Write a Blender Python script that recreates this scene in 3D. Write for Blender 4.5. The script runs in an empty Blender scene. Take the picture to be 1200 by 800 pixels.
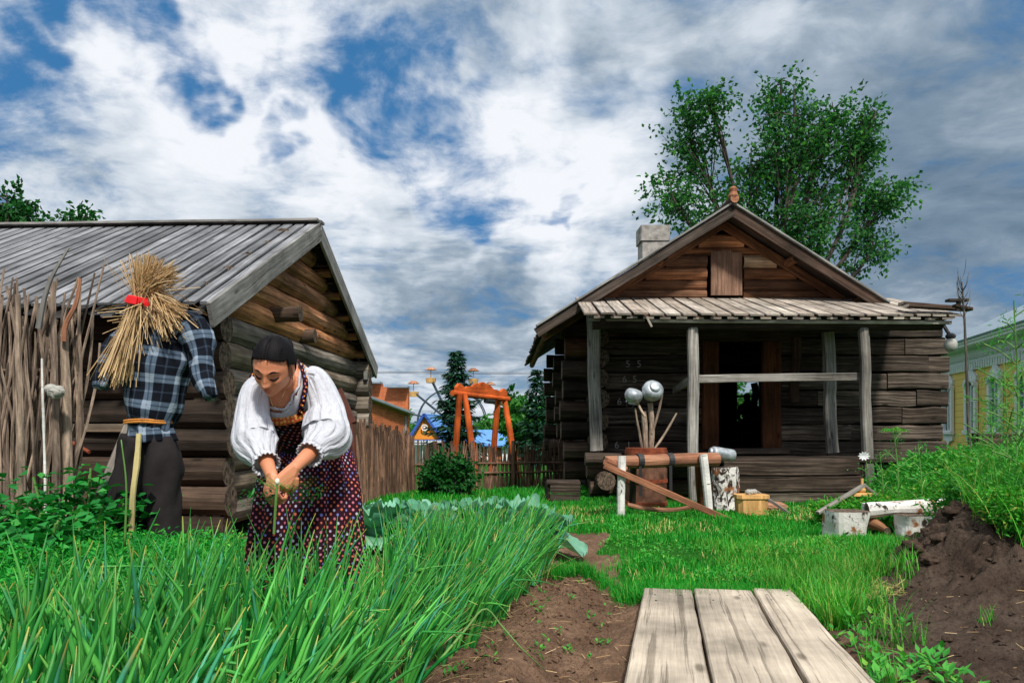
import bpy, math, random
import numpy as np
from mathutils import Vector, Matrix
R = math.radians
random.seed(7); rng = np.random.default_rng(7)
sc = bpy.context.scene
COL = sc.collection
# ------------------------------------------------------------------ camera, sky, sun, exposure
CAMZ = 1.03; F = 920.0
cam_d = bpy.data.cameras.new('camera'); cam = bpy.data.objects.new('camera', cam_d); COL.objects.link(cam)
cam.location = (0, 0, CAMZ); cam.rotation_euler = (R(90), 0, 0)
cam_d.sensor_width = 36; cam_d.lens = F/1200*36; cam_d.shift_y = 105/1200
cam_d.clip_start = 0.05; cam_d.clip_end = 3000
sc.camera = cam
SUN_EL, SUN_AZ = R(50), R(163)          # azimuth clockwise from +Y: behind the camera, to the right
sun_d = bpy.data.lights.new('sun', 'SUN'); sun = bpy.data.objects.new('sun', sun_d); COL.objects.link(sun)
sun_d.energy = 3.4; sun_d.angle = R(5); sun_d.color = (1, .95, .87)
sd = Vector((math.sin(SUN_AZ)*math.cos(SUN_EL), math.cos(SUN_AZ)*math.cos(SUN_EL), math.sin(SUN_EL)))
sun.rotation_euler = sd.to_track_quat('Z', 'Y').to_euler()
sc.view_settings.view_transform = 'Standard'; sc.view_settings.look = 'None'
sc.view_settings.gamma = 1; sc.view_settings.exposure = 0.3; sc.view_settings.use_curve_mapping = False

def P(px, py, d):
    return np.array([(px-600)/F*d, d, CAMZ+(505-py)/F*d])

class NT:
    def __init__(s, tree): s.t = tree; s.n = tree.nodes; s.l = tree.links
    def new(s, typ, **kw):
        n = s.n.new(typ)
        for k, v in kw.items(): setattr(n, k, v)
        return n
    def put(s, sock, v):
        if hasattr(v, 'is_output') or isinstance(v, bpy.types.NodeSocket): s.l.new(v, sock)
        else:
            if sock.type == 'RGBA' and not isinstance(v, (int, float)) and len(v) == 3: v = (*v, 1)
            if sock.type == 'RGBA' and isinstance(v, (int, float)): v = (v, v, v, 1)
            if sock.type == 'VECTOR' and isinstance(v, (int, float)): v = (v, v, v)
            sock.default_value = v
    def math(s, op, a, b=0.0, c=None, clamp=False):
        n = s.new('ShaderNodeMath', operation=op, use_clamp=clamp)
        s.put(n.inputs[0], a); s.put(n.inputs[1], b)
        if c is not None: s.put(n.inputs[2], c)
        return n.outputs[0]
    def vm(s, op, a, b=(0, 0, 0)):
        n = s.new('ShaderNodeVectorMath', operation=op)
        s.put(n.inputs[0], a); s.put(n.inputs[1], b)
        return n.outputs['Value'] if op in ('DOT_PRODUCT', 'LENGTH') else n.outputs['Vector']
    def mix(s, f, a, b, mode='MIX'):
        n = s.new('ShaderNodeMix', data_type='RGBA', blend_type=mode, clamp_factor=True)
        s.put(n.inputs[0], f); s.put(n.inputs[6], a); s.put(n.inputs[7], b)
        return n.outputs[2]
    def ss(s, x, lo, hi, a=0.0, b=1.0):
        n = s.new('ShaderNodeMapRange', interpolation_type='SMOOTHSTEP')
        s.put(n.inputs['Value'], x); s.put(n.inputs['From Min'], lo); s.put(n.inputs['From Max'], hi)
        s.put(n.inputs['To Min'], a); s.put(n.inputs['To Max'], b)
        return n.outputs[0]
    def noise(s, vec, scale=1, detail=4, rough=.5, dist=0, col=False):
        n = s.new('ShaderNodeTexNoise')
        if vec is not None: s.put(n.inputs['Vector'], vec)
        n.inputs['Scale'].default_value = scale; n.inputs['Detail'].default_value = detail
        n.inputs['Roughness'].default_value = rough; n.inputs['Distortion'].default_value = dist
        return n.outputs['Color' if col else 'Fac']
    def mapv(s, vec, scale=(1, 1, 1), loc=(0, 0, 0), rot=(0, 0, 0)):
        n = s.new('ShaderNodeMapping'); s.put(n.inputs['Vector'], vec)
        n.inputs['Scale'].default_value = scale; n.inputs['Location'].default_value = loc; n.inputs['Rotation'].default_value = rot
        return n.outputs[0]
    def ramp(s, f, stops, interp='LINEAR'):
        n = s.new('ShaderNodeValToRGB'); s.put(n.inputs[0], f); cr = n.color_ramp; cr.interpolation = interp
        while len(cr.elements) < len(stops): cr.elements.new(.5)
        for e, (p, c) in zip(cr.elements, stops):
            e.position = p; e.color = (*c, 1) if not isinstance(c, (int, float)) else (c, c, c, 1)
        return n.outputs[0]

# ---- world: Nishita sky with a broken cloud layer laid out by direction in the world
w = bpy.data.worlds.new('World'); sc.world = w; w.use_nodes = True
W = NT(w.node_tree); W.n.clear()
out = W.new('ShaderNodeOutputWorld'); bg = W.new('ShaderNodeBackground'); bg.inputs[1].default_value = 0.1
sky = W.new('ShaderNodeTexSky', sky_type='NISHITA'); sky.sun_disc = False
sky.sun_elevation = SUN_EL; sky.sun_rotation = SUN_AZ; sky.air_density = 1.0; sky.dust_density = .4; sky.ozone_density = 2.5
tc = W.new('ShaderNodeTexCoord'); D = W.vm('NORMALIZE', tc.outputs['Generated'])
sx = W.new('ShaderNodeSeparateXYZ'); W.l.new(D, sx.inputs[0])
zz = W.math('MAXIMUM', sx.outputs['Z'], 0.0); zi = W.math('ADD', zz, 0.20)
cp = W.new('ShaderNodeCombineXYZ')
W.put(cp.inputs[0], W.math('DIVIDE', sx.outputs['X'], zi)); W.put(cp.inputs[1], W.math('DIVIDE', sx.outputs['Y'], zi)); 
pc = cp.outputs[0]
warp = W.vm('SCALE', W.vm('SUBTRACT', W.noise(pc, 1.2, 3, .5, col=True), (.5, .5, .5)))
warp.node.inputs['Scale'].default_value = .45
pw = W.vm('ADD', pc, warp)
nb = W.noise(pw, 1.5, 8, .58)          # big masses
nd = W.noise(W.vm('ADD', pw, (7.3, 2.1, 0)), 3.8, 10, .59)      # puffs
ng = W.noise(W.vm('ADD', pc, (3.1, 9.2, 0)), .9, 5, .5, .4)       # grey bellies
Dn = W.vm('SCALE', W.vm('SUBTRACT', W.noise(D, 5.5, 4, .6, col=True), (.5, .5, .5))); Dn.node.inputs['Scale'].default_value = .42
DB = W.vm('NORMALIZE', W.vm('ADD', D, Dn))
def blob(px, py, rad, soft=1.0):
    v = Vector(((px-600)/F, 1, (505-py)/F)).normalized()
    d = W.vm('DOT_PRODUCT', DB, tuple(v))
    c0 = math.cos(math.atan(rad/F)); 
    return W.ss(d, 1-(1-c0)*(1+2.2*soft), 1-(1-c0)*.12)
def addl(lst):
    o = None
    for b, k in lst:
        t = W.math('MULTIPLY', b, k)
        o = t if o is None else W.math('ADD', o, t)
    return o
holes = addl([(blob(165, 40, 50), .24), (blob(245, 75, 36), .14), (blob(410, 40, 60), .09), (blob(450, 110, 45), .11), (blob(505, 165, 50), .15),
              (blob(310, 162, 22), .19), (blob(625, 200, 20), .19), (blob(40, 70, 35), .12), (blob(20, 100, 25), .08),
              (blob(-350, 60, 160), .2), (blob(-120, 400, 160), .1)])
cov = W.math('SUBTRACT', W.math('ADD', W.math('MULTIPLY', nb, .60), W.math('MULTIPLY', nd, .75)), holes)
cov = W.math('ADD', cov, W.math('MULTIPLY', W.math('SUBTRACT', W.noise(W.vm('ADD', pw, (1.3, 5.1, 0)), 11, 6, .65), .5), .34))
mask = W.ss(cov, .35, .70)
bright = addl([(blob(120, 150, 190), .17), (blob(300, 120, 110), .14), (blob(540, 250, 130), .13), (blob(640, 110, 110), .08), (blob(640, 240, 90), .13), (blob(60, 20, 90), .12),
               (blob(900, 40, 150), .05), (blob(560, 400, 60), .05), (blob(250, 0, 80), .10), (blob(700, 60, 90), .03)])
dark = addl([(blob(1150, 250, 190), .13), (blob(600, 345, 75), .14), (blob(560, 440, 100), .05), (blob(1000, 420, 200), .10), (blob(740, 80, 60), .10), (blob(500, 340, 60), .10), (blob(420, 230, 60), .05)])
lum = W.math('SUBTRACT', W.math('ADD', W.math('ADD', W.math('MULTIPLY', ng, .62), W.math('MULTIPLY', nd, .72)), bright), dark)
lum = W.math('ADD', lum, W.math('MULTIPLY', W.math('SUBTRACT', W.noise(pw, 10, 9, .62), .5), .24))
lum = W.math('ADD', lum, W.ss(sx.outputs['Z'], .14, .02, 0, .09))
cl = W.ramp(lum, [(.33, (.13, .20, .285)), (.50, (.21, .29, .38)), (.64, (.35, .43, .52)), (.78, (.62, .69, .77)), (.97, (.90, .93, .98))])
cl = W.mix(1, cl, (8.2, 8.2, 8.2), 'MULTIPLY')
cl = W.mix(1, cl, W.ramp(zz, [(.50, 1.0), (.80, 1.0)]), 'MULTIPLY')
cl = W.mix(W.ss(zz, .5, .8), cl, (9.5, 10, 10.5))  # unseen overhead cloud, brightened to lift the fill light
blue = W.mix(1, sky.outputs[0], (.55, .98, 1.45), 'MULTIPLY')
blue = W.mix(.85, blue, (.34, 1.45, 3.1))
fin = W.mix(mask, blue, cl)
W.l.new(fin, bg.inputs[0]); W.l.new(bg.outputs[0], out.inputs[0])

# ------------------------------------------------------------------ numpy helpers
def _hash(ix, iy, iz, s):
    h = (ix*374761393 + iy*668265263 + iz*2147483647 + s*974634777) & 0xffffffff
    h = ((h ^ (h >> 13))*1274126177) & 0xffffffff
    return ((h ^ (h >> 16)) & 0xffff)/65535.0
def vnoise(p, seed=0):
    p = np.asarray(p, float); i = np.floor(p).astype(np.int64); f = p-i; f = f*f*(3-2*f); o = 0
    for a in (0, 1):
        for b in (0, 1):
            for c in (0, 1):
                wgt = (f[..., 0] if a else 1-f[..., 0])*(f[..., 1] if b else 1-f[..., 1])*(f[..., 2] if c else 1-f[..., 2])
                o = o+wgt*_hash(i[..., 0]+a, i[..., 1]+b, i[..., 2]+c, seed)
    return o*2-1
def fbm(p, seed=0, oct=4, gain=.5):
    p = np.asarray(p, float); o = 0; a = 1
    for k in range(oct): o = o+a*vnoise(p*2**k, seed+k); a *= gain
    return o
def sst(x, a, b):
    t = np.clip((np.asarray(x, float)-a)/(b-a), 0, 1); return t*t*(3-2*t)
def unit(v): v = np.asarray(v, float); return v/np.maximum(np.linalg.norm(v, axis=-1, keepdims=True), 1e-9)
def spl(pts, n):
    """Catmull-Rom through the rows of pts, n samples"""
    p = np.asarray(pts, float); m = len(p)
    if m == 2: t = np.linspace(0, 1, n)[:, None]; return p[0]*(1-t)+p[1]*t
    e = np.vstack([2*p[0]-p[1], p, 2*p[-1]-p[-2]]); t = np.linspace(0, m-1, n); i = np.minimum(t.astype(int), m-2); f = (t-i)[:, None]
    a, b, c, d = e[i], e[i+1], e[i+2], e[i+3]
    return .5*(2*b+(c-a)*f+(2*a-5*b+4*c-d)*f**2+(3*b-a-3*c+d)*f**3)

def mesh_np(name, V, LV, sizes, UV=None, TN=None, MI=None, mats=(), parent=None, smooth=True):
    me = bpy.data.meshes.new(name); V = np.asarray(V, np.float32)
    me.vertices.add(len(V)); me.vertices.foreach_set('co', V.ravel())
    me.loops.add(len(LV)); me.loops.foreach_set('vertex_index', np.asarray(LV, np.int32))
    sizes = np.asarray(sizes, np.int32); me.polygons.add(len(sizes))
    me.polygons.foreach_set('loop_start', np.concatenate([[0], np.cumsum(sizes)[:-1]]).astype(np.int32))
    if MI is not None: me.polygons.foreach_set('material_index', np.asarray(MI, np.int32))
    me.update(calc_edges=True)
    if UV is not None:
        l = me.uv_layers.new(name='UVMap'); l.data.foreach_set('uv', np.asarray(UV, np.float32).ravel())
    if TN is not None:
        l = me.uv_layers.new(name='tone'); l.data.foreach_set('uv', np.asarray(TN, np.float32).ravel())
    me.polygons.foreach_set('use_smooth', np.full(len(sizes), smooth))
    for m in mats: me.materials.append(m)
    me.validate(); me.update()
    o = bpy.data.objects.new(name, me); COL.objects.link(o)
    if parent is not None:
        o.parent = parent
        if parent.type == 'EMPTY': o.matrix_parent_inverse = Matrix.Translation(parent.location).inverted()
    return o

def circ(r, k=12, ry=None):
    a = np.arange(k)/k*2*np.pi; return np.stack([np.cos(a)*r, np.sin(a)*(ry or r)], 1)
def rect(w, h, c=None):
    c = min(w, h)*.12 if c is None else c; x, y = w/2, h/2
    return np.array([(x-c, -y), (x, -y+c), (x, y-c), (x-c, y), (-x+c, y), (-x, y-c), (-x, -y+c), (-x+c, -y)])

class MB:
    def __init__(s): s.V = []; s.L = []; s.S = []; s.U = []; s.T = []; s.M = []; s.n = 0
    def raw(s, V, faces, uv=None, tone=None, mi=0):
        V = np.asarray(V, float); t = tone or (random.random(), random.random())
        for f in faces:
            s.L += [s.n+i for i in f]; s.S.append(len(f)); s.M.append(mi)
            s.U += [(uv[i] if uv is not None else (V[i][0]+V[i][1], V[i][2])) for i in f]; s.T += [t]*len(f)
        s.V.append(V); s.n += len(V)
    def sweep(s, pts, prof, up=(0, 0, 1), tone=None, cap=True, capmi=0, mi=0, jit=0.0, scale=None, roll=0, seed=None, rough=None):
        """prof (k,2) or (n,k,2); pts (n,3); first profile axis is sideways, second is up"""
        pts = np.asarray(pts, float); n = len(pts); prof = np.asarray(prof, float)
        if prof.ndim == 2: prof = np.repeat(prof[None], n, 0)
        k = prof.shape[1]
        if scale is not None: prof = prof*np.asarray(scale, float).reshape(n, 1, 1)
        T = unit(np.gradient(pts, axis=0)); up = np.asarray(up, float)
        if up.ndim == 1: up = np.repeat(up[None], n, 0)
        Sd = np.cross(T, up); bad = np.linalg.norm(Sd, axis=1) < 1e-4
        Sd[bad] = (1, 0, 0); Sd = unit(Sd); Un = np.cross(Sd, T)
        if roll: Sd, Un = Sd*math.cos(roll)+Un*math.sin(roll), Un*math.cos(roll)-Sd*math.sin(roll)
        sd = random.randrange(9999) if seed is None else seed
        V = pts[:, None]+Sd[:, None]*prof[..., :1]+Un[:, None]*prof[..., 1:]
        if jit or rough:
            arc = np.concatenate([[0], np.cumsum(np.linalg.norm(np.diff(pts, axis=0), axis=1))])
            c = V-pts[:, None]
            if jit:
                q = np.stack([arc*2.2+sd, arc*0+.5, arc*0+.5], -1); q2 = q+31.7
                V = V+Sd[:, None]*(vnoise(q)[:, None, None]*jit)+Un[:, None]*(vnoise(q2)[:, None, None]*jit)
            if rough:
                nn = fbm(V*rough[1]+sd*.37, 3, 2)
                V = V+unit(c)*nn[..., None]*rough[0]
        arc = np.concatenate([[0], np.cumsum(np.linalg.norm(np.diff(pts, axis=0), axis=1))])
        pm = prof[n//2]; per = np.concatenate([[0], np.cumsum(np.linalg.norm(np.diff(np.vstack([pm, pm[:1]]), axis=0), axis=1))])
        o1, o2 = random.random()*20, random.random()*20
        base = s.n; i = np.arange(n-1)[:, None]; j = np.arange(k)[None]; jn = (j+1) % k
        q = np.stack([i*k+j, i*k+jn, (i+1)*k+jn, (i+1)*k+j], -1).reshape(-1, 4)+base
        ui = np.broadcast_to(arc[:-1, None], (n-1, k)); un = np.broadcast_to(arc[1:, None], (n-1, k))
        vj = np.broadcast_to(per[:-1][None], (n-1, k)); vn = np.broadcast_to(per[1:][None], (n-1, k))
        uv = np.stack([np.stack([ui, vj], -1), np.stack([ui, vn], -1), np.stack([un, vn], -1), np.stack([un, vj], -1)], 2).reshape(-1, 2)+(o1, o2)
        t = tone or (random.random(), random.random())
        s.L += q.ravel().tolist(); s.S += [4]*len(q); s.M += [mi]*len(q); s.U += uv.tolist(); s.T += [t]*(4*len(q))
        if cap:
            for ring, rev in ((0, True), (n-1, False)):
                ids = [base+ring*k+a for a in range(k)]; pp = prof[ring]+(o1, o2)
                idx = list(range(k))
                if rev: idx = idx[::-1]
                s.L += [ids[a] for a in idx]; s.S.append(k); s.M.append(capmi); s.U += [tuple(pp[a]) for a in idx]; s.T += [t]*k
        s.V.append(V.reshape(-1, 3)); s.n += n*k
    def bar(s, a, b, w, h, up=(0, 0, 1), n=2, **kw):
        t = np.linspace(0, 1, n)[:, None]; a = np.asarray(a, float); b = np.asarray(b, float)
        s.sweep(a*(1-t)+b*t, rect(w, h, kw.pop('c', None)), up, **kw)
    def log(s, a, b, r, r2=None, n=8, k=12, jit=.012, **kw):
        t = np.linspace(0, 1, n)[:, None]; a = np.asarray(a, float); b = np.asarray(b, float)
        sca = np.linspace(1, (r2 or r)/r, n)
        s.sweep(a*(1-t)+b*t, circ(r, k), kw.pop('up', (0, 0, 1)) if abs(unit(b-a)[2]) < .95 else (0, 1, 0), jit=jit, scale=sca, rough=kw.pop('rough', (r*.07, 3.0)), **kw)
    def ball(s, c, rad, n=12, k=16, tone=None, mi=0, M=None, rough=None):
        th = np.linspace(.001, np.pi-.001, n); ph = np.arange(k)/k*2*np.pi
        V = np.stack([np.sin(th)[:, None]*np.cos(ph), np.sin(th)[:, None]*np.sin(ph), np.cos(th)[:, None]+0*ph], -1)
        if rough: V = V*(1+rough[0]*fbm(V*rough[1]+s.n*.13, 5, 3))[..., None]
        V = V*np.asarray(rad if np.ndim(rad) else (rad,)*3)
        if M is not None: V = V@np.asarray(M).T
        V = V+np.asarray(c); base = s.n
        i = np.arange(n-1)[:, None]; j = np.arange(k)[None]; jn = (j+1) % k
        q = np.stack([i*k+j, (i+1)*k+j, (i+1)*k+jn, i*k+jn], -1).reshape(-1, 4)
        uv = np.stack([(q % k)/k, (q//k)/n], -1).reshape(-1, 2)
        t = tone or (random.random(), random.random())
        s.L += (q+base).ravel().tolist(); s.S += [4]*len(q); s.M += [mi]*len(q); s.U += uv.tolist(); s.T += [t]*(4*len(q))
        s.V.append(V.reshape(-1, 3)); s.n += n*k
    def build(s, name, mats, parent=None, smooth=False):
        if not isinstance(mats, (list, tuple)): mats = [mats]
        V = np.vstack(s.V)
        return mesh_np(name, V, s.L, s.S, s.U, s.T, s.M, mats, parent, smooth)

def tag(o, label=None, cat=None, group=None, kind=None):
    if label: o['label'] = label
    if cat: o['category'] = cat
    if group: o['group'] = group
    if kind: o['kind'] = kind
    return o
def thing(name, label, cat, loc=(0, 0, 0), group=None):
    o = bpy.data.objects.new(name, None); COL.objects.link(o); o.empty_display_size = .1
    o.location = tuple(float(v) for v in loc); tag(o, label, cat, group); return o
def copy_tree(o, loc, rz=0, sc_=1, label=None):
    c = o.copy(); COL.objects.link(c); c.location = loc; c.rotation_euler = (0, 0, rz); c.scale = (sc_,)*3
    if label: c['label'] = label
    for ch in list(o.children):
        d = ch.copy(); COL.objects.link(d); d.parent = c
        for g in list(ch.children):
            e = g.copy(); COL.objects.link(e); e.parent = d
    return c

# vectorised vegetation ------------------------------------------------
def leaf_mesh(name, pos, axis, nrm, L, Wd, mat, parent=None, fold=.25, tone=None, droop=None):
    """kite leaves (two quads each, folded along the midrib)"""
    N = len(pos); axis = unit(axis); side = unit(np.cross(axis, nrm)); up = np.cross(side, axis)
    L = np.broadcast_to(np.asarray(L, float).reshape(-1, 1), (N, 1)); Wd = np.broadcast_to(np.asarray(Wd, float).reshape(-1, 1), (N, 1))
    b = pos; l = pos+axis*L*.45+side*Wd*.5+up*Wd*fold; r = pos+axis*L*.45-side*Wd*.5+up*Wd*fold
    m = pos+axis*L*.45; t = pos+axis*L
    V = np.stack([b, l, t, m, r], 1).reshape(-1, 3); o = np.arange(N)[:, None]*5
    q = np.stack([o+0, o+3, o+2, o+1, o+0, o+4, o+2, o+3], -1).reshape(-1)
    tn = np.repeat(rng.random((N, 1, 2)) if tone is None else tone[:, None], 8, 1).reshape(-1, 2)
    uv = np.tile(np.array([(0, .5), (.45, .5), (1, .5), (.45, 1), (0, .5), (.45, 0), (1, .5), (.45, .5)]), (N, 1))
    return mesh_np(name, V, q, np.full(2*N, 4), uv, tn, None, [mat], parent, False)
def blades_data(base, L, az, tilt, bend, wd, seg=4, tube=0, kink=None, taper=.9):
    """curved blades; tilt/bend in radians, az direction of lean"""
    N = len(base); s = np.linspace(0, 1, seg+1); V = []
    ang = tilt[:, None]+bend[:, None]*s[None]**1.5
    if kink is not None: ang = ang+np.where(s[None] > kink[:, :1], kink[:, 1:2], 0)
    ds = L[:, None]/seg
    h = np.concatenate([np.zeros((N, 1)), np.cumsum(np.sin(ang[:, :-1])*ds, 1)], 1)
    z = np.concatenate([np.zeros((N, 1)), np.cumsum(np.cos(ang[:, :-1])*ds, 1)], 1)
    hd = np.stack([np.cos(az), np.sin(az), 0*az], -1); sdv = np.stack([-np.sin(az), np.cos(az), 0*az], -1)
    C = base[:, None]+hd[:, None]*h[..., None]+np.array([0, 0, 1.])*z[..., None]
    wv = wd[:, None]*(1-taper*s[None]**1.8)
    k = tube if tube else 2
    if tube:
        up = np.cos(ang)[..., None]*hd[:, None]-np.sin(ang)[..., None]*np.array([0, 0, 1.])
        P_ = []
        for j in range(tube):
            a = 2*np.pi*j/tube; P_.append(C+(sdv[:, None]*math.cos(a)+up*math.sin(a))*wv[..., None]*.5)
        V = np.stack(P_, 2)
    else:
        V = np.stack([C-sdv[:, None]*wv[..., None]*.5, C+sdv[:, None]*wv[..., None]*.5], 2)
    V = V.reshape(-1, 3); o = (np.arange(N)*(seg+1)*k)[:, None, None]; i = np.arange(seg)[None, :, None]
    if tube: j = np.arange(k)[None, None]; jn = (j+1) % k
    else: j = np.zeros((1, 1, 1), int); jn = j+1
    q = np.stack([o+i*k+j, o+i*k+jn, o+(i+1)*k+jn, o+(i+1)*k+j], -1)
    nf = q.shape[2]; sv = np.broadcast_to(s[:-1][None, :, None], q.shape[:3]); s2 = np.broadcast_to(s[1:][None, :, None], q.shape[:3])
    uv = np.stack([np.stack([sv, 0*sv], -1), np.stack([sv, 0*sv+1], -1), np.stack([s2, 0*sv+1], -1), np.stack([s2, 0*sv], -1)], 3).reshape(-1, 2)
    tn = np.repeat(rng.random((N, 2)), seg*nf*4, 0)
    return V, q.reshape(-1), uv, tn
def blade_mesh(name, mat, *a, parent=None, **kw):
    V, q, uv, tn = blades_data(*a, **kw)
    return mesh_np(name, V, q, np.full(len(q)//4, 4), uv, tn, None, [mat], parent, True)
def rdir(n, zmin=-1.):
    v = rng.normal(size=(n, 3)); v = unit(v); v[:, 2] = np.maximum(v[:, 2], zmin); return unit(v)
# ------------------------------------------------------------------ materials
def mat(name, rough=.8, spec=.3):
    m = bpy.data.materials.new(name); m.use_nodes = True; t = NT(m.node_tree); t.n.clear()
    o = t.new('ShaderNodeOutputMaterial'); b = t.new('ShaderNodeBsdfPrincipled'); t.l.new(b.outputs[0], o.inputs[0])
    b.inputs['Roughness'].default_value = rough; b.inputs['Specular IOR Level'].default_value = spec
    return m, t, b, o
def bump(t, b, h, strength=.5, dist=.02):
    n = t.new('ShaderNodeBump'); n.inputs['Strength'].default_value = strength; n.inputs['Distance'].default_value = dist
    t.l.new(h, n.inputs['Height']); t.l.new(n.outputs[0], b.inputs['Normal'])
def uvn(t, name='UVMap'):
    n = t.new('ShaderNodeUVMap'); n.uv_map = name; return n.outputs[0]
def wood(name, c1, c2, c3, grain=26, along=1.6, rough=.85, bs=.6, crack=.5, spec=.15, var=.35, knots=True, huev=.5, bd=.012, warp=.045, gm=.55):
    """weathered wood: c1 dark lines, c2 main, c3 second hue; the tone layer varies every log or board"""
    m, t, b, o = mat(name, rough, spec)
    u = uvn(t); tn = t.new('ShaderNodeSeparateXYZ'); t.l.new(uvn(t, 'tone'), tn.inputs[0])
    wv = t.vm('SCALE', t.vm('SUBTRACT', t.noise(u, 2.2, 3, .5, col=True), (.5, .5, .5))); wv.node.inputs['Scale'].default_value = warp
    uw = t.vm('ADD', u, wv)
    g = t.noise(t.mapv(uw, (along, grain, 1)), 1, 6, .62)
    gf = t.noise(t.mapv(uw, (along*4, grain*4.5, 1)), 1, 4, .6)
    big = t.noise(t.mapv(u, (.9, 3.5, 1)), 1, 4, .55)
    cr = t.ss(t.noise(t.mapv(uw, (along*.55, grain*1.15, 1), (4.2, 7.7, 0)), 1, 5, .6), .36, .44)      # long drying cracks
    col = t.mix(t.ss(t.math('ADD', t.math('MULTIPLY', big, .8), t.math('MULTIPLY', tn.outputs[1], huev)), .42, .95), c2, c3)
    col = t.mix(t.ss(g, .42, .66), t.mix(gm, col, c1), col)
    col = t.mix(t.ss(gf, .35, .65, .0, .35), col, t.mix(1, col, (1.5, 1.5, 1.5), 'MULTIPLY'))
    col = t.mix(t.math('MULTIPLY', t.math('SUBTRACT', 1, cr), crack), col, c1)
    if knots:
        v = t.new('ShaderNodeTexVoronoi'); v.inputs['Scale'].default_value = 1; t.l.new(t.mapv(uw, (1.9, 5.5, 1)), v.inputs['Vector'])
        col = t.mix(t.math('MULTIPLY', t.ss(v.outputs['Distance'], .16, .05), .75), col, c1)
    col = t.mix(1, col, t.ramp(tn.outputs[0], [(0, 1-var), (1, 1+var)]), 'MULTIPLY')
    # soft blotchy weathering in world space
    ge = t.new('ShaderNodeNewGeometry'); bl = t.noise(ge.outputs['Position'], 1.7, 5, .6)
    col = t.mix(1, col, t.ramp(bl, [(.3, .52), (.7, 1.38)]), 'MULTIPLY')
    t.l.new(col, b.inputs['Base Color'])
    h = t.math('ADD', t.math('MULTIPLY', g, .6), t.math('ADD', t.math('MULTIPLY', cr, .9*crack+.1), t.math('MULTIPLY', gf, .25)))
    bump(t, b, h, bs, bd)
    return m
def plain(name, c, rough=.6, spec=.4, var=.15, scale=12, bs=.15, metal=0, bd=.005):
    m, t, b, o = mat(name, rough, spec); tcn = t.new('ShaderNodeTexCoord')
    n = t.noise(tcn.outputs['Object'], scale, 5, .6)
    t.l.new(t.mix(1, c, t.ramp(n, [(.3, 1-var), (.7, 1+var)]), 'MULTIPLY'), b.inputs['Base Color'])
    b.inputs['Metallic'].default_value = metal
    if bs: bump(t, b, n, bs, bd)
    return m
def leafm(name, c1, c2, c3=None, tipc=None, trans=.35, rough=.55, spec=.25, tiplo=.7):
    m = bpy.data.materials.new(name); m.use_nodes = True; t = NT(m.node_tree); t.n.clear()
    o = t.new('ShaderNodeOutputMaterial'); b = t.new('ShaderNodeBsdfPrincipled'); tr = t.new('ShaderNodeBsdfTranslucent'); mx = t.new('ShaderNodeMixShader')
    b.inputs['Roughness'].default_value = rough; b.inputs['Specular IOR Level'].default_value = spec
    tn = t.new('ShaderNodeSeparateXYZ'); t.l.new(uvn(t, 'tone'), tn.inputs[0])
    col = t.mix(tn.outputs[0], c1, c2)
    if c3: col = t.mix(t.ss(tn.outputs[1], .86, .95), col, c3)
    if tipc:
        su = t.new('ShaderNodeSeparateXYZ'); t.l.new(uvn(t), su.inputs[0])
        f = t.math('MULTIPLY', t.ss(su.outputs[0], tiplo, 1.0), t.ss(tn.outputs[1], .5, 1.0))
        col = t.mix(f, col, tipc)
    ge = t.new('ShaderNodeNewGeometry'); bl = t.noise(ge.outputs['Position'], 2.3, 4, .6)
    col = t.mix(1, col, t.ramp(bl, [(.3, .72), (.7, 1.25)]), 'MULTIPLY')
    t.l.new(col, b.inputs['Base Color']); t.l.new(t.mix(1, col, (1.15, 1.3, .7), 'MULTIPLY'), tr.inputs[0])
    mx.inputs[0].default_value = trans; t.l.new(b.outputs[0], mx.inputs[1]); t.l.new(tr.outputs[0], mx.inputs[2]); t.l.new(mx.outputs[0], o.inputs[0])
    return m
M = {}
M['grey_log'] = wood('weathered_grey_log', (.035, .028, .022), (.29, .25, .205), (.22, .155, .10), 22, 1.3, var=.3)
M['warm_log'] = wood('orange_brown_log', (.06, .026, .014), (.62, .27, .12), (.46, .23, .12), 22, 1.3, var=.3)
M['dark_log'] = wood('dark_shaded_log', (.010, .008, .006), (.055, .041, .032), (.095, .062, .043), 24, 1.4, var=.45)  # dark log wood; albedo lowered to carry the barn front's eave shadow
M['gable_log'] = wood('brown_gable_log', (.022, .012, .008), (.19, .098, .056), (.36, .15, .065), 24, 1.4, var=.45)
M['sunlit_log'] = wood('sunlit_pale_log', (.12, .07, .035), (.62, .44, .28), (.5, .33, .2), 22, 1.2, var=.1)  # paler gable log: a patch of sunlight put into its colour
M['beam'] = wood('hewn_grey_brown_beam', (.010, .008, .006), (.15, .118, .092), (.078, .054, .04), 30, 1.0, var=.55, huev=.6, crack=.8, bs=.9, gm=.75)
M['rust_beam'] = wood('rusty_orange_rotten_beam', (.03, .012, .006), (.30, .10, .03), (.12, .06, .035), 24, 2, var=.2)
M['roof_board'] = wood('grey_roof_board', (.05, .05, .052), (.27, .275, .29), (.19, .195, .205), 30, .8, var=.28, bs=.5, crack=.75)
M['roof_under'] = wood('gap_shade_board', (.008, .008, .008), (.035, .034, .034), (.03, .028, .026), 20, 1)  # under boards near-black, the shade in the gaps put into their colour
M['rake'] = wood('silver_rake_board', (.07, .065, .06), (.34, .34, .32), (.26, .25, .235), 30, 1.2, var=.12)
M['dark_rake'] = wood('dark_rake_board', (.015, .011, .009), (.085, .068, .056), (.10, .055, .035), 28, 1.2, var=.15)
M['porch_board'] = wood('pale_porch_roof_board', (.10, .08, .06), (.56, .49, .42), (.40, .33, .27), 30, 1.2, var=.25)
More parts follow.
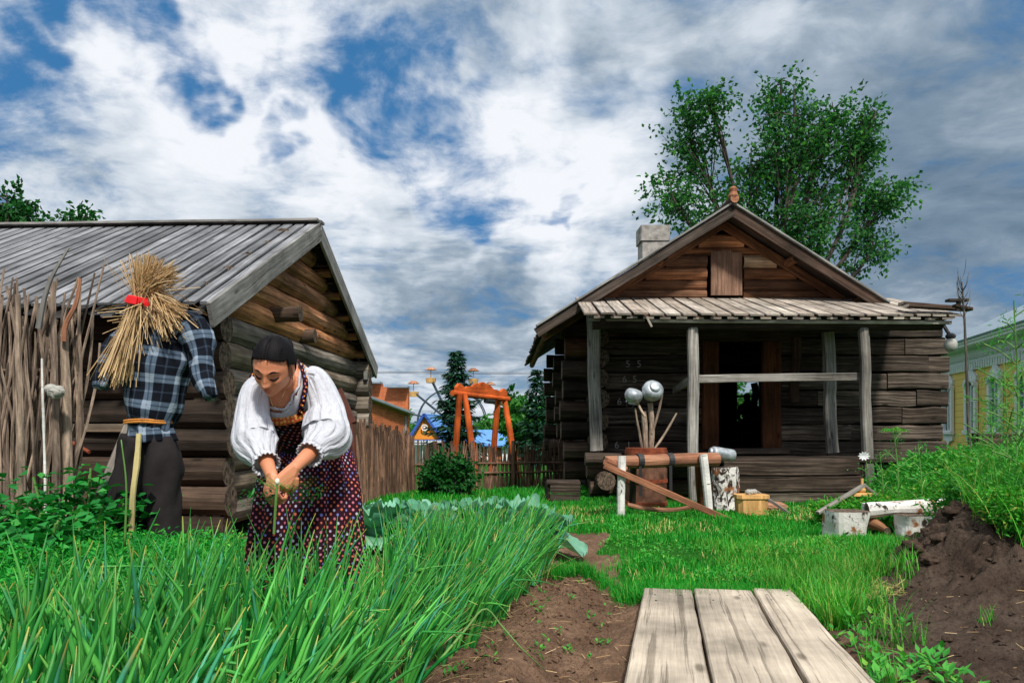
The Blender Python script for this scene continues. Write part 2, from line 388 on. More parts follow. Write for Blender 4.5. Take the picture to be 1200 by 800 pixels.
M['post'] = wood('silvery_post', (.07, .06, .05), (.36, .34, .31), (.25, .22, .19), 34, 1.4, var=.12, crack=.8)
M['brown_post'] = wood('red_brown_jamb', (.03, .011, .005), (.17, .064, .027), (.13, .048, .021), 24, 1.2, var=.15)  # brown darkened to carry the porch shade on the door jambs
M['hatch'] = wood('faded_brown_board', (.05, .03, .02), (.27, .16, .11), (.22, .12, .075), 26, 1.2, var=.15)
M['stake'] = wood('pale_yellow_stake', (.25, .2, .08), (.60, .52, .25), (.52, .43, .2), 18, 2, var=.05, crack=.2, knots=False)
M['plank'] = wood('walkway_plank', (.11, .085, .06), (.45, .38, .30), (.38, .31, .24), 24, .9, var=.06, crack=.55, bs=.7, huev=.3, warp=.022, gm=.22)
M['stick'] = wood('bare_brown_stick', (.05, .034, .026), (.27, .20, .155), (.38, .29, .215), 40, 6, var=.5, knots=False)
M['fence'] = wood('brown_wattle_stick', (.03, .018, .013), (.17, .10, .068), (.25, .14, .088), 40, 6, var=.5, knots=False)
M['orange'] = wood('orange_painted_log', (.22, .04, .01), (.66, .125, .024), (.56, .10, .02), 16, 1, var=.1, crack=.3)
M['saw_log'] = wood('tan_peeled_log', (.12, .05, .03), (.46, .27, .17), (.42, .18, .10), 22, 1.3, var=.12)
M['yellow_wood'] = wood('fresh_yellow_wood', (.4, .2, .07), (.85, .50, .20), (.8, .45, .17), 18, 2, var=.08, crack=.2, knots=False)
M['iron'] = plain('black_iron', (.02, .02, .022), .6, .5, .3)
M['enamel'] = plain('grey_enamel_metal', (.36, .39, .41), .42, .5, .45, 14, .3, .35)
M['rust'] = plain('rust_red_metal', (.22, .055, .025), .85, .2, .55, 9, .4)
M['barrel'] = plain('rust_stained_barrel_side', (.13, .06, .038), .85, .2, .7, 7, .4)
M['white'] = plain('white_paint', (.75, .77, .78), .7, .3, .08)
M['cement'] = plain('limewashed_chimney', (.34, .32, .29), .9, .1, .45, 7, .6, 0, .03)
M['glass'] = plain('dark_window_glass', (.10, .16, .17), .12, .6, .3, 2, 0)
M['blue'] = plain('blue_paint', (.03, .10, .42), .6, .4, .1)
M['blue_roof'] = plain('blue_sheet_roof', (.10, .27, .62), .5, .4, .12, 4)
M['orange_board'] = plain('orange_gable_board', (.85, .30, .04), .7, .3, .08)
M['yellow_wall'] = None
M['red'] = plain('red_ribbon', (.75, .015, .02), .6, .3, .1)
M['red_paint'] = plain('dark_red_brown_paint', (.075, .022, .014), .6, .3, .2)
M['rope'] = plain('orange_twine', (.55, .22, .05), .9, .1, .3, 60, .5)
M['hair'] = None
M['black_cloth'] = plain('black_trouser_cloth', (.024, .020, .021), .95, .1, .25, 9, .5, 0, .01)
M['grey_roof'] = plain('grey_metal_roof', (.22, .27, .31), .45, .5, .15, 3)
M['dark_fill'] = plain('shade_dark_backing', (.015, .011, .009), .95, .05, .3)  # near-black backing; shade behind the log gaps put into its colour
M['bulb'] = plain('white_onion_bulb', (.75, .74, .60), .5, .4, .1)
M['chalk'] = plain('chalk_mark', (.26, .25, .24), .95, .1, .3, 40)
M['wheel'] = plain('dark_blue_steel', (.045, .07, .10), .5, .4, .1)
M['gold'] = plain('gold_chain', (.8, .6, .3), .3, .6, .1, 10, 0, .9)

def birch():
    m, t, b, o = mat('birch_bark', .75, .25); u = uvn(t); ge = t.new('ShaderNodeNewGeometry')
    s = t.noise(t.mapv(u, (26, 5, 1)), 1, 5, .65); p = t.noise(t.mapv(u, (5, 9, 1)), 1, 5, .7, 1)
    c = t.mix(t.ss(s, .60, .68), (.72, .70, .66), (.03, .025, .022)); c = t.mix(t.ss(p, .60, .66), c, (.06, .045, .035))
    c = t.mix(1, c, t.ramp(t.noise(ge.outputs['Position'], 6, 4), [(.3, .7), (.7, 1.15)]), 'MULTIPLY')
    t.l.new(c, b.inputs['Base Color']); bump(t, b, t.math('ADD', s, p), .5, .01); return m
M['birch'] = birch()
def birch_log(name, lo):
    m, t, b, o = mat(name, .85, .15); ge = t.new('ShaderNodeNewGeometry'); q = ge.outputs['Position']
    p = t.noise(t.mapv(q, (1, 1, .6)), 11, 6, .7, .8); c = t.mix(t.ss(p, lo, lo+.06), (.66, .64, .60), (.04, .03, .024))
    c = t.mix(t.ss(t.noise(q, 5, 4, .6), .56, .66), c, (.28, .11, .04))
    t.l.new(c, b.inputs['Base Color']); bump(t, b, p, .7, .02); return m
M['peeling_birch'] = birch_log('peeling_birch_stump', .47); M['lime_birch'] = birch_log('limewashed_birch_block', .56)
def endgrain():
    m, t, b, o = mat('cut_log_end', .9, .1); u = uvn(t); ge = t.new('ShaderNodeNewGeometry')
    n = t.noise(u, 18, 5, .7); v = t.noise(t.mapv(u, (60, 14, 1)), 1, 3, .5)
    c = t.mix(t.ss(n, .35, .65), (.045, .033, .026), (.19, .14, .10)); c = t.mix(t.ss(v, .55, .65), c, (.03, .02, .015))
    t.l.new(c, b.inputs['Base Color']); bump(t, b, n, .6, .01); return m
M['end'] = endgrain()
def brick():
    m, t, b, o = mat('orange_brick_wall', .9, .1); u = uvn(t)
    bn = t.new('ShaderNodeTexBrick'); t.l.new(u, bn.inputs['Vector']); bn.inputs['Scale'].default_value = 1
    bn.inputs['Brick Width'].default_value = .26; bn.inputs['Row Height'].default_value = .085; bn.inputs['Mortar Size'].default_value = .007
    bn.inputs['Color1'].default_value = (.60, .155, .05, 1); bn.inputs['Color2'].default_value = (.46, .11, .035, 1); bn.inputs['Mortar'].default_value = (.42, .25, .17, 1)
    n = t.noise(u, 1.4, 5, .6)
    t.l.new(t.mix(1, bn.outputs[0], t.ramp(n, [(.3, .75), (.7, 1.2)]), 'MULTIPLY'), b.inputs['Base Color']); return m
M['brick'] = brick()
def siding():
    m, t, b, o = mat('yellow_board_wall', .7, .2); u = uvn(t); s = t.new('ShaderNodeSeparateXYZ'); t.l.new(u, s.inputs[0])
    f = t.math('FRACT', t.math('MULTIPLY', s.outputs[1], 5.5)); line = t.ss(f, .0, .14)
    n = t.noise(u, 2.5, 5, .6); c = t.mix(n, (.88, .58, .13), (.92, .68, .22)); t.l.new(t.mix(line, (.45, .27, .06), c), b.inputs['Base Color'])
    bump(t, b, f, .6, .02); return m
M['yellow_wall'] = siding()
def seam():
    m, t, b, o = mat('standing_seam_roof', .45, .5); u = uvn(t); s = t.new('ShaderNodeSeparateXYZ'); t.l.new(u, s.inputs[0])
    f = t.math('FRACT', t.math('MULTIPLY', s.outputs[0], 1.7)); l = t.math('ADD', t.ss(f, .0, .06), 0)
    t.l.new(t.mix(l, (.10, .13, .16), t.mix(t.noise(u, 2, 4), (.20, .27, .33), (.30, .37, .42))), b.inputs['Base Color']); bump(t, b, l, .8, .03); return m
M['seam'] = seam()
def skin():
    m, t, b, o = mat('tanned_skin', .48, .35); ge = t.new('ShaderNodeNewGeometry')
    n = t.noise(ge.outputs['Position'], 24, 4, .5)
    t.l.new(t.mix(n, (.55, .205, .105), (.66, .27, .145)), b.inputs['Base Color'])
    b.inputs['Subsurface Weight'].default_value = .12; b.inputs['Subsurface Radius'].default_value = (.012, .004, .002); b.inputs['Subsurface Scale'].default_value = 1
    bump(t, b, t.noise(ge.outputs['Position'], 300, 2, .5), .08, .001); return m
M['skin'] = skin(); M['lip'] = plain('lip_skin', (.42, .10, .07), .45, .4, .08)
def hair():
    m, t, b, o = mat('glossy_black_hair', .55, .10); u = uvn(t); s = t.noise(t.mapv(u, (70, 3, 1)), 1, 4, .6)
    t.l.new(t.mix(s, (.003, .003, .004), (.012, .010, .011)), b.inputs['Base Color']); bump(t, b, s, .5, .004); return m
M['hair'] = hair()
def cloth(name, c, amp=.5, sc=14):
    m, t, b, o = mat(name, .85, .2); ge = t.new('ShaderNodeNewGeometry'); p = ge.outputs['Position']
    n = t.noise(t.mapv(uvn(t), (7, 34, 1)), 1, 4, .5, .6); f = t.noise(p, 60, 3, .5)
    t.l.new(t.mix(1, c, t.ramp(f, [(.3, .93), (.7, 1.05)]), 'MULTIPLY'), b.inputs['Base Color'])
    bump(t, b, t.math('ADD', n, t.math('MULTIPLY', f, .15)), amp, .02); return m
M['white_cloth'] = cloth('white_linen', (.53, .54, .59), .9, 13); M['sack'] = cloth('grey_sack_cloth', (.42, .41, .37))
def dots():
    m, t, b, o = mat('dark_floral_print', .9, .1); u = uvn(t)
    v = t.new('ShaderNodeTexVoronoi'); v.inputs['Randomness'].default_value = .18; v.inputs['Scale'].default_value = 1
    t.l.new(t.mapv(u, (46, 46, 1), (0, 0, 0), (0, 0, R(45))), v.inputs['Vector'])
    s = t.new('ShaderNodeSeparateColor'); t.l.new(v.outputs['Color'], s.inputs[0])
    dc = t.ramp(s.outputs[0], [(0, (.55, .13, .07)), (.36, (.55, .13, .07)), (.37, (.52, .14, .20)), (.66, (.52, .14, .20)), (.67, (.42, .40, .52)), (.82, (.42, .40, .52)), (.83, (.16, .17, .48))], 'CONSTANT')
    core = t.ss(v.outputs['Distance'], .30, .22)
    c = t.mix(core, (.026, .007, .013), dc); c = t.mix(t.ss(v.outputs['Distance'], .10, .05), c, (.75, .55, .42))
    t.l.new(c, b.inputs['Base Color']); return m
M['print'] = dots()
def embroid():
    m, t, b, o = mat('gold_embroidered_band', .7, .3); u = uvn(t)
    v = t.new('ShaderNodeTexVoronoi'); v.inputs['Scale'].default_value = 1; v.inputs['Randomness'].default_value = .3; t.l.new(t.mapv(u, (60, 60, 1)), v.inputs['Vector'])
    t.l.new(t.mix(t.ss(v.outputs['Distance'], .45, .35), (.45, .07, .02), (.72, .36, .07)), b.inputs['Base Color']); return m
M['band'] = embroid()
def plaid():
    m, t, b, o = mat('blue_grey_plaid', .9, .1); s = t.new('ShaderNodeSeparateXYZ'); t.l.new(uvn(t), s.inputs[0])
    def st(x):
        f = t.math('FRACT', t.math('MULTIPLY', x, 1/.165))
        a = t.math('MULTIPLY', t.ss(f, .0, .04), t.ss(f, .36, .32)); a2 = t.math('MULTIPLY', t.ss(f, .64, .66), t.ss(f, .72, .70))
        thin = t.math('MULTIPLY', t.ss(f, .14, .16), t.ss(f, .22, .20))
        return t.math('ADD', t.math('SUBTRACT', a, t.math('MULTIPLY', thin, .35)), t.math('MULTIPLY', a2, .28))
    k = t.math('ADD', t.math('MULTIPLY', st(s.outputs[0]), .5), t.math('MULTIPLY', st(s.outputs[1]), .5))
    c = t.ramp(k, [(0, (.006, .008, .013)), (.3, (.035, .052, .08)), (.5, (.085, .12, .17)), (.9, (.28, .34, .42))])
    t.l.new(c, b.inputs['Base Color']); ge = t.new('ShaderNodeNewGeometry'); bump(t, b, t.noise(ge.outputs['Position'], 11, 4, .55, 1), .5, .02); return m
M['plaid'] = plaid()
M['straw'] = leafm('dry_straw', (.50, .32, .145), (.68, .50, .28), (.28, .15, .065), None, .15, .6, .3)
M['onion'] = leafm('onion_leaf', (.014, .23, .04), (.13, .54, .085), (.08, .44, .24), (.66, .58, .12), .3, .42, .4, .86)
M['onion_dry'] = leafm('dry_onion_leaf', (.60, .50, .20), (.45, .42, .12), (.62, .42, .26), None, .2, .6, .2)
M['grass'] = leafm('lawn_grass', (.008, .19, .014), (.032, .37, .03), (.16, .42, .05), None, .3, .6, .15)
M['wildgrass'] = leafm('meadow_grass', (.025, .23, .018), (.09, .42, .03), (.35, .42, .08), (.42, .40, .12), .3)
M['parsley'] = leafm('carrot_top', (.008, .21, .025), (.035, .40, .045), (.12, .5, .05), None, .3)
M['potato'] = leafm('potato_leaf', (.010, .14, .025), (.022, .28, .04), (.05, .3, .05), None, .25)
M['cabbage'] = leafm('cabbage_leaf', (.05, .24, .12), (.13, .36, .22), (.16, .38, .12), (.22, .46, .33), .15, .5, .3, .3)
M['weed'] = leafm('weed_leaf', (.03, .24, .03), (.09, .40, .05), (.18, .40, .05), None, .3)
M['birch_leaf'] = leafm('poplar_leaf', (.016, .085, .03), (.04, .19, .035), (.10, .32, .05), None, .42)
M['spruce'] = leafm('spruce_needles', (.006, .035, .018), (.014, .08, .035), None, None, .1)
M['bush'] = leafm('dark_shrub_leaf', (.006, .06, .010), (.018, .14, .02), None, None, .25)
M['far_tree'] = leafm('far_tree_leaf', (.02, .13, .02), (.06, .26, .035), (.10, .3, .05), None, .3)
M['bark'] = wood('grey_tree_bark', (.03, .026, .02), (.12, .105, .09), (.10, .08, .065), 18, 6, var=.15, knots=False)
M['pale_bark'] = wood('pale_trunk_bark', (.05, .05, .045), (.30, .30, .27), (.2, .2, .17), 10, 8, var=.1, knots=False)
M['stem'] = leafm('green_stem', (.10, .24, .05), (.16, .32, .08), None, None, .1)

def ground_mat():
    m, t, b, o = mat('garden_soil_and_turf', .95, .08); ge = t.new('ShaderNodeNewGeometry'); p = ge.outputs['Position']
    tn = t.new('ShaderNodeSeparateXYZ'); t.l.new(uvn(t, 'tone'), tn.inputs[0])
    n1 = t.noise(p, 3.2, 8, .65); n2 = t.noise(p, 38, 6, .7); n3 = t.noise(p, 140, 3, .6)
    soil = t.mix(t.ss(n1, .35, .65), (.15, .088, .056), (.25, .155, .10))
    soil = t.mix(t.ss(n2, .35, .62), t.mix(.5, soil, (.06, .035, .024)), soil); soil = t.mix(t.ss(n3, .66, .74), soil, (.36, .25, .16))
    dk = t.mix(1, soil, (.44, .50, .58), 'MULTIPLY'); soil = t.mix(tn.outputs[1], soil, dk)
    gr = t.mix(n2, (.012, .085, .008), (.03, .15, .012)); gr = t.mix(t.ss(n1, .58, .7), gr, (.05, .10, .02))
    t.l.new(t.mix(t.ss(t.math('ADD', tn.outputs[0], t.math('MULTIPLY', t.math('SUBTRACT', n2, .5), .8)), .4, .6), soil, gr), b.inputs['Base Color'])
    bump(t, b, t.math('ADD', n2, t.math('MULTIPLY', n3, .35)), .9, .03); return m
M['ground'] = ground_mat()
# ------------------------------------------------------------------ terrain
def bed_edge(y): return -.36+.255*(y-3.2)
def lump(x, y, s, seed, o=4): return fbm(np.stack([x*s, y*s, 0*x+.3], -1), seed, o)
def ground_z(x, y, detail=True):
    x = np.asarray(x, float); y = np.asarray(y, float)
    z = 0*x
    e = bed_edge(y); z = z+.11*sst(e-x, -.05, .30)*sst(y, 6.9, 6.2)
    z = z+.045*np.exp(-((x-e-.28)/.13)**2)*sst(y, 6.5, 5.6)-.05*np.exp(-((x-e-.58)/.16)**2)*sst(y, 5.6, 5.0)
    # soil heap to the right of the walkway
    xs = 1.62+.10*np.sin(y*1.7)
    cr = 2.62+.50*np.maximum(y-5.2, 0)+.06*np.sin(y*3.1)+.10*lump(x, y, 1.8, 41, 2)
    m = .13*sst(x, xs, xs+1.1)*sst(y, 7.0, 6.2)+(.26*sst(x, cr, cr+.40)+.13*sst(x, 3.1, 4.4))*sst(y, 6.7, 5.9)*sst(y, 3.9, 5.0)
    m = np.maximum(m, .36*sst(x, 4.4, 5.4)*sst(y, 15, 11)*sst(y, 5, 6))
    z = z+m
    z = z+.09*np.exp(-((x-3.0)/.22)**2-((y-5.35)/.4)**2)+.07*np.exp(-((x-2.58)/.10)**2-((y-5.0)/.14)**2)+.06*np.exp(-((x-2.75)/.12)**2-((y-5.45)/.14)**2)
    z = z-.22*sst(y, 13.2, 15)*(x < 1.2)*sst(x, 1.2, .6)-.22*sst(y, 20, 22)*(x >= .6)
    z = z-2.8*sst(y, 28, 60)-.2*sst(y, 60, 90)
    if detail:
        soil = soil_mask(x, y)
        z = z+soil*(.030*lump(x, y, 5, 11)+.018*lump(x, y, 19, 12, 3))*(1+1.9*sst(x, 2.2, 2.9)*sst(y, 8, 6))
        z = z+(1-soil)*.02*lump(x, y, 1.5, 13, 2)*(y < 40)
        z = z-.5*sst(np.hypot(x-6, y-24), 0, 60)*0
    return z
def grass_mask(x, y):
    """lawn in front of the house"""
    e = bed_edge(y)
    a = sst(y+.30*lump(x, y, 1.6, 21, 3)-np.where(x < .95, .35*(.95-x)*2.2, 0)*0, 4.72+.9*sst(x, .9, .3), 5.15+.9*sst(x, .9, .3))
    a = a*sst(x-(e+.35), -.05, .35)
    b = sst(x+.12*lump(x, y, 3, 22, 2), 1.62, 1.75)*sst(x+.15*lump(x, y, 2, 23, 2), 1.84+.58*(y-4), 1.64+.58*(y-4))*sst(y, 3.9, 4.5)
    g = np.maximum(a*sst(x, 1.84+.58*(y-4), 1.64+.58*(y-4)), b)
    g = np.maximum(g, sst(y, 6.3, 6.8)*(x > e+.2)); g = np.maximum(g, sst(y, 7.5, 8.5))
    return np.clip(g, 0, 1)
def soil_mask(x, y): return (1-grass_mask(x, y))*(y < 9)
xs = np.unique(np.concatenate([np.linspace(-900, -60, 14), np.linspace(-60, -9, 26), np.linspace(-9, -.8, 50), np.arange(-.8, 4.2, .022), np.linspace(4.2, 12, 60), np.linspace(12, 60, 26), np.linspace(60, 900, 14)]))
ys = np.unique(np.concatenate([np.linspace(-60, 1.5, 20), np.arange(1.5, 7.5, .022), np.linspace(7.5, 16, 70), np.linspace(16, 80, 50), np.linspace(80, 1500, 20)]))
X, Y = np.meshgrid(xs, ys, indexing='ij'); Z = ground_z(X, Y)
nx, ny = X.shape; i = np.arange(nx-1)[:, None]; j = np.arange(ny-1)[None]
q = np.stack([i*ny+j, (i+1)*ny+j, (i+1)*ny+j+1, i*ny+j+1], -1).reshape(-1)
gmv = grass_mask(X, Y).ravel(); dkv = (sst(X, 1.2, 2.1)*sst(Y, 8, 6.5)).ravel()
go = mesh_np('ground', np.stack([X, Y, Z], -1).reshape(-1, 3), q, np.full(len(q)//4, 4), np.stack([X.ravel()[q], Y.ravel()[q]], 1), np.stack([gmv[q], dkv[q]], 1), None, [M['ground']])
tag(go, kind='structure')

# ------------------------------------------------------------------ the log house on the right
A = R(.9); HU = np.array([math.cos(A), math.sin(A), 0]); HV = np.array([-math.sin(A), math.cos(A), 0]); H0 = np.array([1.30, 13.0, 0])
def H(u, v, z): return H0+HU*u+HV*v+np.array([0, 0, z])
def hu(px, v=0.):
    k = (px-600)/F; s, c = math.sin(A), math.cos(A)
    return (k*(13+v*c)-1.3+v*s)/(c-k*s)
def hz(py, u, v=0.): return CAMZ+(505-py)/F*(13+u*math.sin(A)+v*math.cos(A))
ZUP = (0, 0, 1)
def build_house():
    h = thing('log_cabin', 'old dark log cabin with gable, board porch roof on grey posts and open doorway', 'log cabin', H(3, 0, 0))
    fu0, fu1 = hu(704), hu(1107)
    dl, dr = hu(836), hu(903)
    # front wall: squared beams in courses, cut at the doorway
    wl = MB(); zc = 0.03
    joints = {0: [], 1: [4.1], 2: [3.9], 3: [4.3], 4: [5.15], 5: [5.4, 3.75], 6: [4.9], 7: [3.8, 5.6], 8: [5.2], 9: [4.4]}
    for k in range(11):
        hh = .285+random.uniform(-.012, .012)
        cuts = [fu0+random.uniform(-.04, .06)]+sorted(joints.get(k, []))+[fu1+random.uniform(-.08, .05)]
        segs = []
        for a, b in zip(cuts[:-1], cuts[1:]):
            if zc+hh > .75 and zc < 2.5 and a < dr and b > dl:
                if a < dl: segs.append((a, dl))
                if b > dr: segs.append((dr, b))
            else: segs.append((a, b))
        for a, b in segs:
            if b-a < .05: continue
            dv = random.uniform(-.022, .022); w2 = hh-.022
            rot = k in (3, 4) and a > 4.5
            wl.sweep([H(a+.006+(b-a-.012)*t, dv, zc+hh/2) for t in np.linspace(0, 1, 14)], rect(.2, w2, .018), ZUP, jit=.012, rough=(.012, 3.5), mi=1 if (rot and k == 3) else 0)
        zc += hh
    o = wl.build('front_wall', [M['beam'], M['rust_beam']], h)
    # added rear board that blocks daylight through the chinks
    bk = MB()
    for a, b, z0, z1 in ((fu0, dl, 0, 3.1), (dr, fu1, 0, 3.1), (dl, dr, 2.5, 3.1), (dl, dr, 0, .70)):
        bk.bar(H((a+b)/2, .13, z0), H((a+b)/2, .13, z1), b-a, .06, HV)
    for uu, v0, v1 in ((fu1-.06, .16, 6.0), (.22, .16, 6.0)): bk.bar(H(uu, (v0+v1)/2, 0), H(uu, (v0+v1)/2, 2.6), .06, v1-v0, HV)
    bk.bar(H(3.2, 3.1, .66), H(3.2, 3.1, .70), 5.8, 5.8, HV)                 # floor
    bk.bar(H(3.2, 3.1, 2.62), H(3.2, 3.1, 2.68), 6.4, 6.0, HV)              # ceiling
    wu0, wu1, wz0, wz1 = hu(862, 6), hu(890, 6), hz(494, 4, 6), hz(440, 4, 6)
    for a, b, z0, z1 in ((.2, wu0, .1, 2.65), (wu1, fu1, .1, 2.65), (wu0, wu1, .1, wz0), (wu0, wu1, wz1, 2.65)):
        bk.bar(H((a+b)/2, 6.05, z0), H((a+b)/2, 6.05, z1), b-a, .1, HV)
    bk.build('light_block_lining', M['dark_fill'], h)
    f = MB()
    for a, b in (((wu0, wz0), (wu1, wz0)), ((wu0, wz1), (wu1, wz1)), ((wu0, wz0), (wu0, wz1)), ((wu1, wz0), (wu1, wz1)), ((wu0, (wz0*.45+wz1*.55)), (wu1, (wz0*.45+wz1*.55)))):
        f.bar(H(a[0], 5.97, a[1]), H(b[0], 5.97, b[1]), .05, .05, HV)
    wf = f.build('back_window', M['dark_rake'], h)
    cu = MB(); cu.sweep([H(wu1-.15+.03*math.sin(i*2), 5.9, wz0-.2+(wz1-wz0+.02)*i/5) for i in range(6)], rect(.17, .02), HV)
    cu.build('curtain', M['blue'], wf)
    # chalk marks
    ch = MB()
    # side walls of round logs, their ends at the corner
    sw = MB(); sr_ = MB()
    for k in range(8):
        z = .20+k*.335
        sw.log(H(.10, -.30-random.uniform(0, .10), z), H(.10, 6.2, z), .165, .15, 12, capmi=1)
        sw.log(H(-.40-random.uniform(0, .1), .16, z+.17), H(.3, .16, z+.17), .165, .165, 4, k=8, capmi=1)
        sw.log(H(-.36-random.uniform(0, .12), 2.7, z+.17), H(.3, 2.7, z+.17), .16, .16, 4, k=8, capmi=1)
        sw.log(H(-.36-random.uniform(0, .1), 6.0, z+.17), H(.3, 6.0, z+.17), .16, .16, 4, capmi=1)
        sr_.log(H(fu1-.20, .10, z), H(fu1-.12, 6.2, z), .14, .13, 8, capmi=1)
    sw.log(H(-.42, .1, 2.42), H(.25, .1, 2.42), .16, .16, 4, capmi=2, mi=2)
    sw.build('side_wall', [M['dark_log'], M['end'], M['rust_beam']], h); sr_.build('side_wall', [M['dark_log'], M['end']], h)
    # gable
    vr = -.66; ua = hu(858, vr); za = hz(240, ua, vr); ul = hu(633, vr); zl = hz(381, ul, vr)
    sl = (za-zl)/(ua-ul); ur = ua+(ua-ul)
    def roofz(u): return za-.06-abs(u-ua)*sl
    gb = MB(); z = 3.06; rows = [(.16, 0), (.14, 0), (.17, 0), (.20, 0), (.21, 0), (.13, 1), (.21, 1), (.22, 1), (.2, 0)]
    hl, hr = hu(829), hu(868); hzb, hzt = hz(347, 3, 0), hz(297, 3, 0)
    for kk, (hh, hot) in enumerate(rows):
        half = (za-.10-(z+hh*.9))/sl
        if half < .1: break
        zz = z+hh/2
        spans = [(ua-half, ua+half)] if (z >= hzt-.04 or z+hh < hzb+.03) else [(ua-half, hl-.03), (hr+.03, ua+half)]
        for si, (a, b) in enumerate(spans):
            if b-a < .08: continue
            mi = 0
            if hot and kk > 5: mi = 1
            if kk == 4 and si == 1: mi = 2  # log right of the hatch takes the painted sun patch
            n = 14; dv = random.uniform(-.02, .02)
            gb.sweep([H(a+(b-a)*t, dv, zz) for t in np.linspace(0, 1, n)], circ(hh*.56, 12), ZUP, jit=.008, rough=(.012, 4), mi=mi)
        z += hh
    # dark backing triangle
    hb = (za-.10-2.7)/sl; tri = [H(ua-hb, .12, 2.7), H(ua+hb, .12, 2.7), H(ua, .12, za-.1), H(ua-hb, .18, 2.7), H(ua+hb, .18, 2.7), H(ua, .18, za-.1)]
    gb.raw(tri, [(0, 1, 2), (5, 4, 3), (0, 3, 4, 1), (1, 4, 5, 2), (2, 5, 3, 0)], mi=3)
    gb.build('gable_wall', [M['gable_log'], M['warm_log'], M['sunlit_log'], M['dark_fill']], h)
    ht = MB()
    for k in range(3):
        a = hl+.02+(hr-hl-.04)*(k+.5)/3; ht.bar(H(a, -.13, hzb-.01), H(a, -.13, hzt+.02*math.sin(k*2)), (hr-hl)/3-.014, .04, HV, n=5, jit=.003, tone=(.6+.15*k, .1+.2*k))
    ht.build('loft_hatch', M['hatch'], h)
    # roof planes: boards running down the slope
    rf = MB(); vs = np.arange(vr+.08, 6.5, .17)
    for sgn in (-1, 1):
        for v in vs:
            e = random.uniform(-.03, .03); L = (ua-ul)*(1 if sgn < 0 else .80)+e
            rf.bar(H(ua, v, za-.03), H(ua+sgn*L, v, za-.03-L*sl), .158, .04, (0, 0, 1), n=3)
    for sgn in (-1, 1):                                                            # purlins under the roof
        for fr in ((.35, .7) if sgn > 0 else (.35, .7, .95)):
            L = (ua-ul)*fr; rf.log(H(ua+sgn*L, vr+.1, za-.03-L*sl-.11), H(ua+sgn*L, 6.3, za-.03-L*sl-.11), .065, None, 6, mi=1)
    roof = rf.build('roof', [M['dark_rake'], M['gable_log']], h)
    rk = MB()
    for sgn in (-1, 1):
        L = (ua-ul)*(1 if sgn < 0 else .80)+.06
        rk.bar(H(ua, vr, za-.10), H(ua+sgn*L, vr, za-.085-L*sl), .045, .155, (0, 0, 1), n=12, jit=.006)
        rk.bar(H(ua, vr+.0, za+.025), H(ua+sgn*L, vr+.0, za+.025-L*sl), .13, .03, (0, 0, 1), n=8, mi=1, jit=.004)
        rk.bar(H(ua, -.13, za-.17), H(ua+sgn*L*.96, -.13, za-.17-L*.96*sl), .06, .14, (0, 0, 1), n=10, jit=.008, mi=2)
    rk.build('rake_board', [M['dark_rake'], M['rake'], M['gable_log']], roof)
    rg = MB(); rg.log(H(ua, vr-.12, za+.07), H(ua, 6.5, za+.07), .07, None, 8, mi=1)
    p0 = H(ua, vr-.06, za+.07); rg.sweep([p0, p0+(0, 0, .05), p0+(0, 0, .11), p0+(0, 0, .16), p0+(0, 0, .20)], circ(.075, 10), (0, 1, 0), scale=[.8, 1.1, .75, .95, .35])
    rg.build('ridge_finial', [M['saw_log'], M['dark_rake']], roof)
    # chimney
    cm = MB(); vc = 2.6; u0, u1 = hu(749, vc), hu(781, vc); uc = (u0+u1)/2; zt = hz(268, uc, vc)
    cm.sweep([H(uc, vc, za-abs(uc-ua)*sl-.3), H(uc, vc, zt-.42), H(uc, vc, zt-.30)], rect(u1-u0-.03, u1-u0-.03, .015), HV, rough=(.012, 6))
    cm.sweep([H(uc, vc, zt-.30), H(uc, vc, zt-.27), H(uc, vc, zt)], rect(u1-u0+.03, u1-u0+.03, .02), HV, rough=(.015, 6), tone=(.2, .2))
    cm.build('chimney', M['cement'], roof)
    # porch roof
    ve = -1.92; ze = hz(369, 3, ve); zw = hz(349, 3, -.06); pu0, pu1 = hu(692, ve), hu(1124, ve)
    pr = MB(); k = 0; u = pu0
    ssl = (zw-ze)/(abs(ve)-.06)
    while u < pu1:
        low = k % 2; e = random.uniform(-.05, .05)+(.04 if not low else 0)
        uu = u+.06*0; top = H(u-.02*(u-3), .0, zw-.05*low)
        zoff = -.02*0
        if u < hu(760, ve): e += .10
        pr.bar(top, H(u, ve-e*.6, ze-.045*low), .195 if not low else .15, .028, ZUP, n=6, jit=.004, mi=0 if not low else 1)  # under boards in dark wood, standing in for shadow between the upper ones
        u += .118+random.uniform(-.006, .006); k += 1
    # side slabs sticking out at the right end
    for (z2, l, v2, dz) in ((.02, .10, -1.6, .0), (.06, .18, -1.9, .03), (.12, .05, -1.75, .02)):
        a = H(pu1-.75, v2, ze+z2+.07); pr.bar(a, H(pu1+l, v2+.02, ze+z2+dz), .15, .04, ZUP, n=4, jit=.01, mi=1)
    proof = pr.build('porch_roof', [M['porch_board'], M['dark_rake']], h)
    fb = MB(); fb.bar(H(hu(762, ve), ve+.10, ze-.075), H(pu1-.06, ve+.10, ze-.09), .05, .05, ZUP, n=8, jit=.004)
    fb.bar(H(pu0, ve+.16, ze-.055), H(hu(758, ve), ve+.16, ze-.06), .05, .045, ZUP, n=3)
    fb.bar(H(hu(758, ve), ve+.02, ze-.03), H(hu(764, ve), ve+.02, ze-.17), .03, .02, HV)
    fb.build('eave_batten', M['porch_board'], proof)
    bm = MB(); bm.log(H(pu0+.05, -1.72, ze-.12), H(pu1-.15, -1.72, ze-.12), .075, None, 10)
    for u in np.arange(pu0+.2, pu1, .95): bm.log(H(u, 0, zw-.15), H(u, -1.8, ze-.06-.02), .045, None, 4)
    bm.build('porch_beam', M['dark_log'], h)
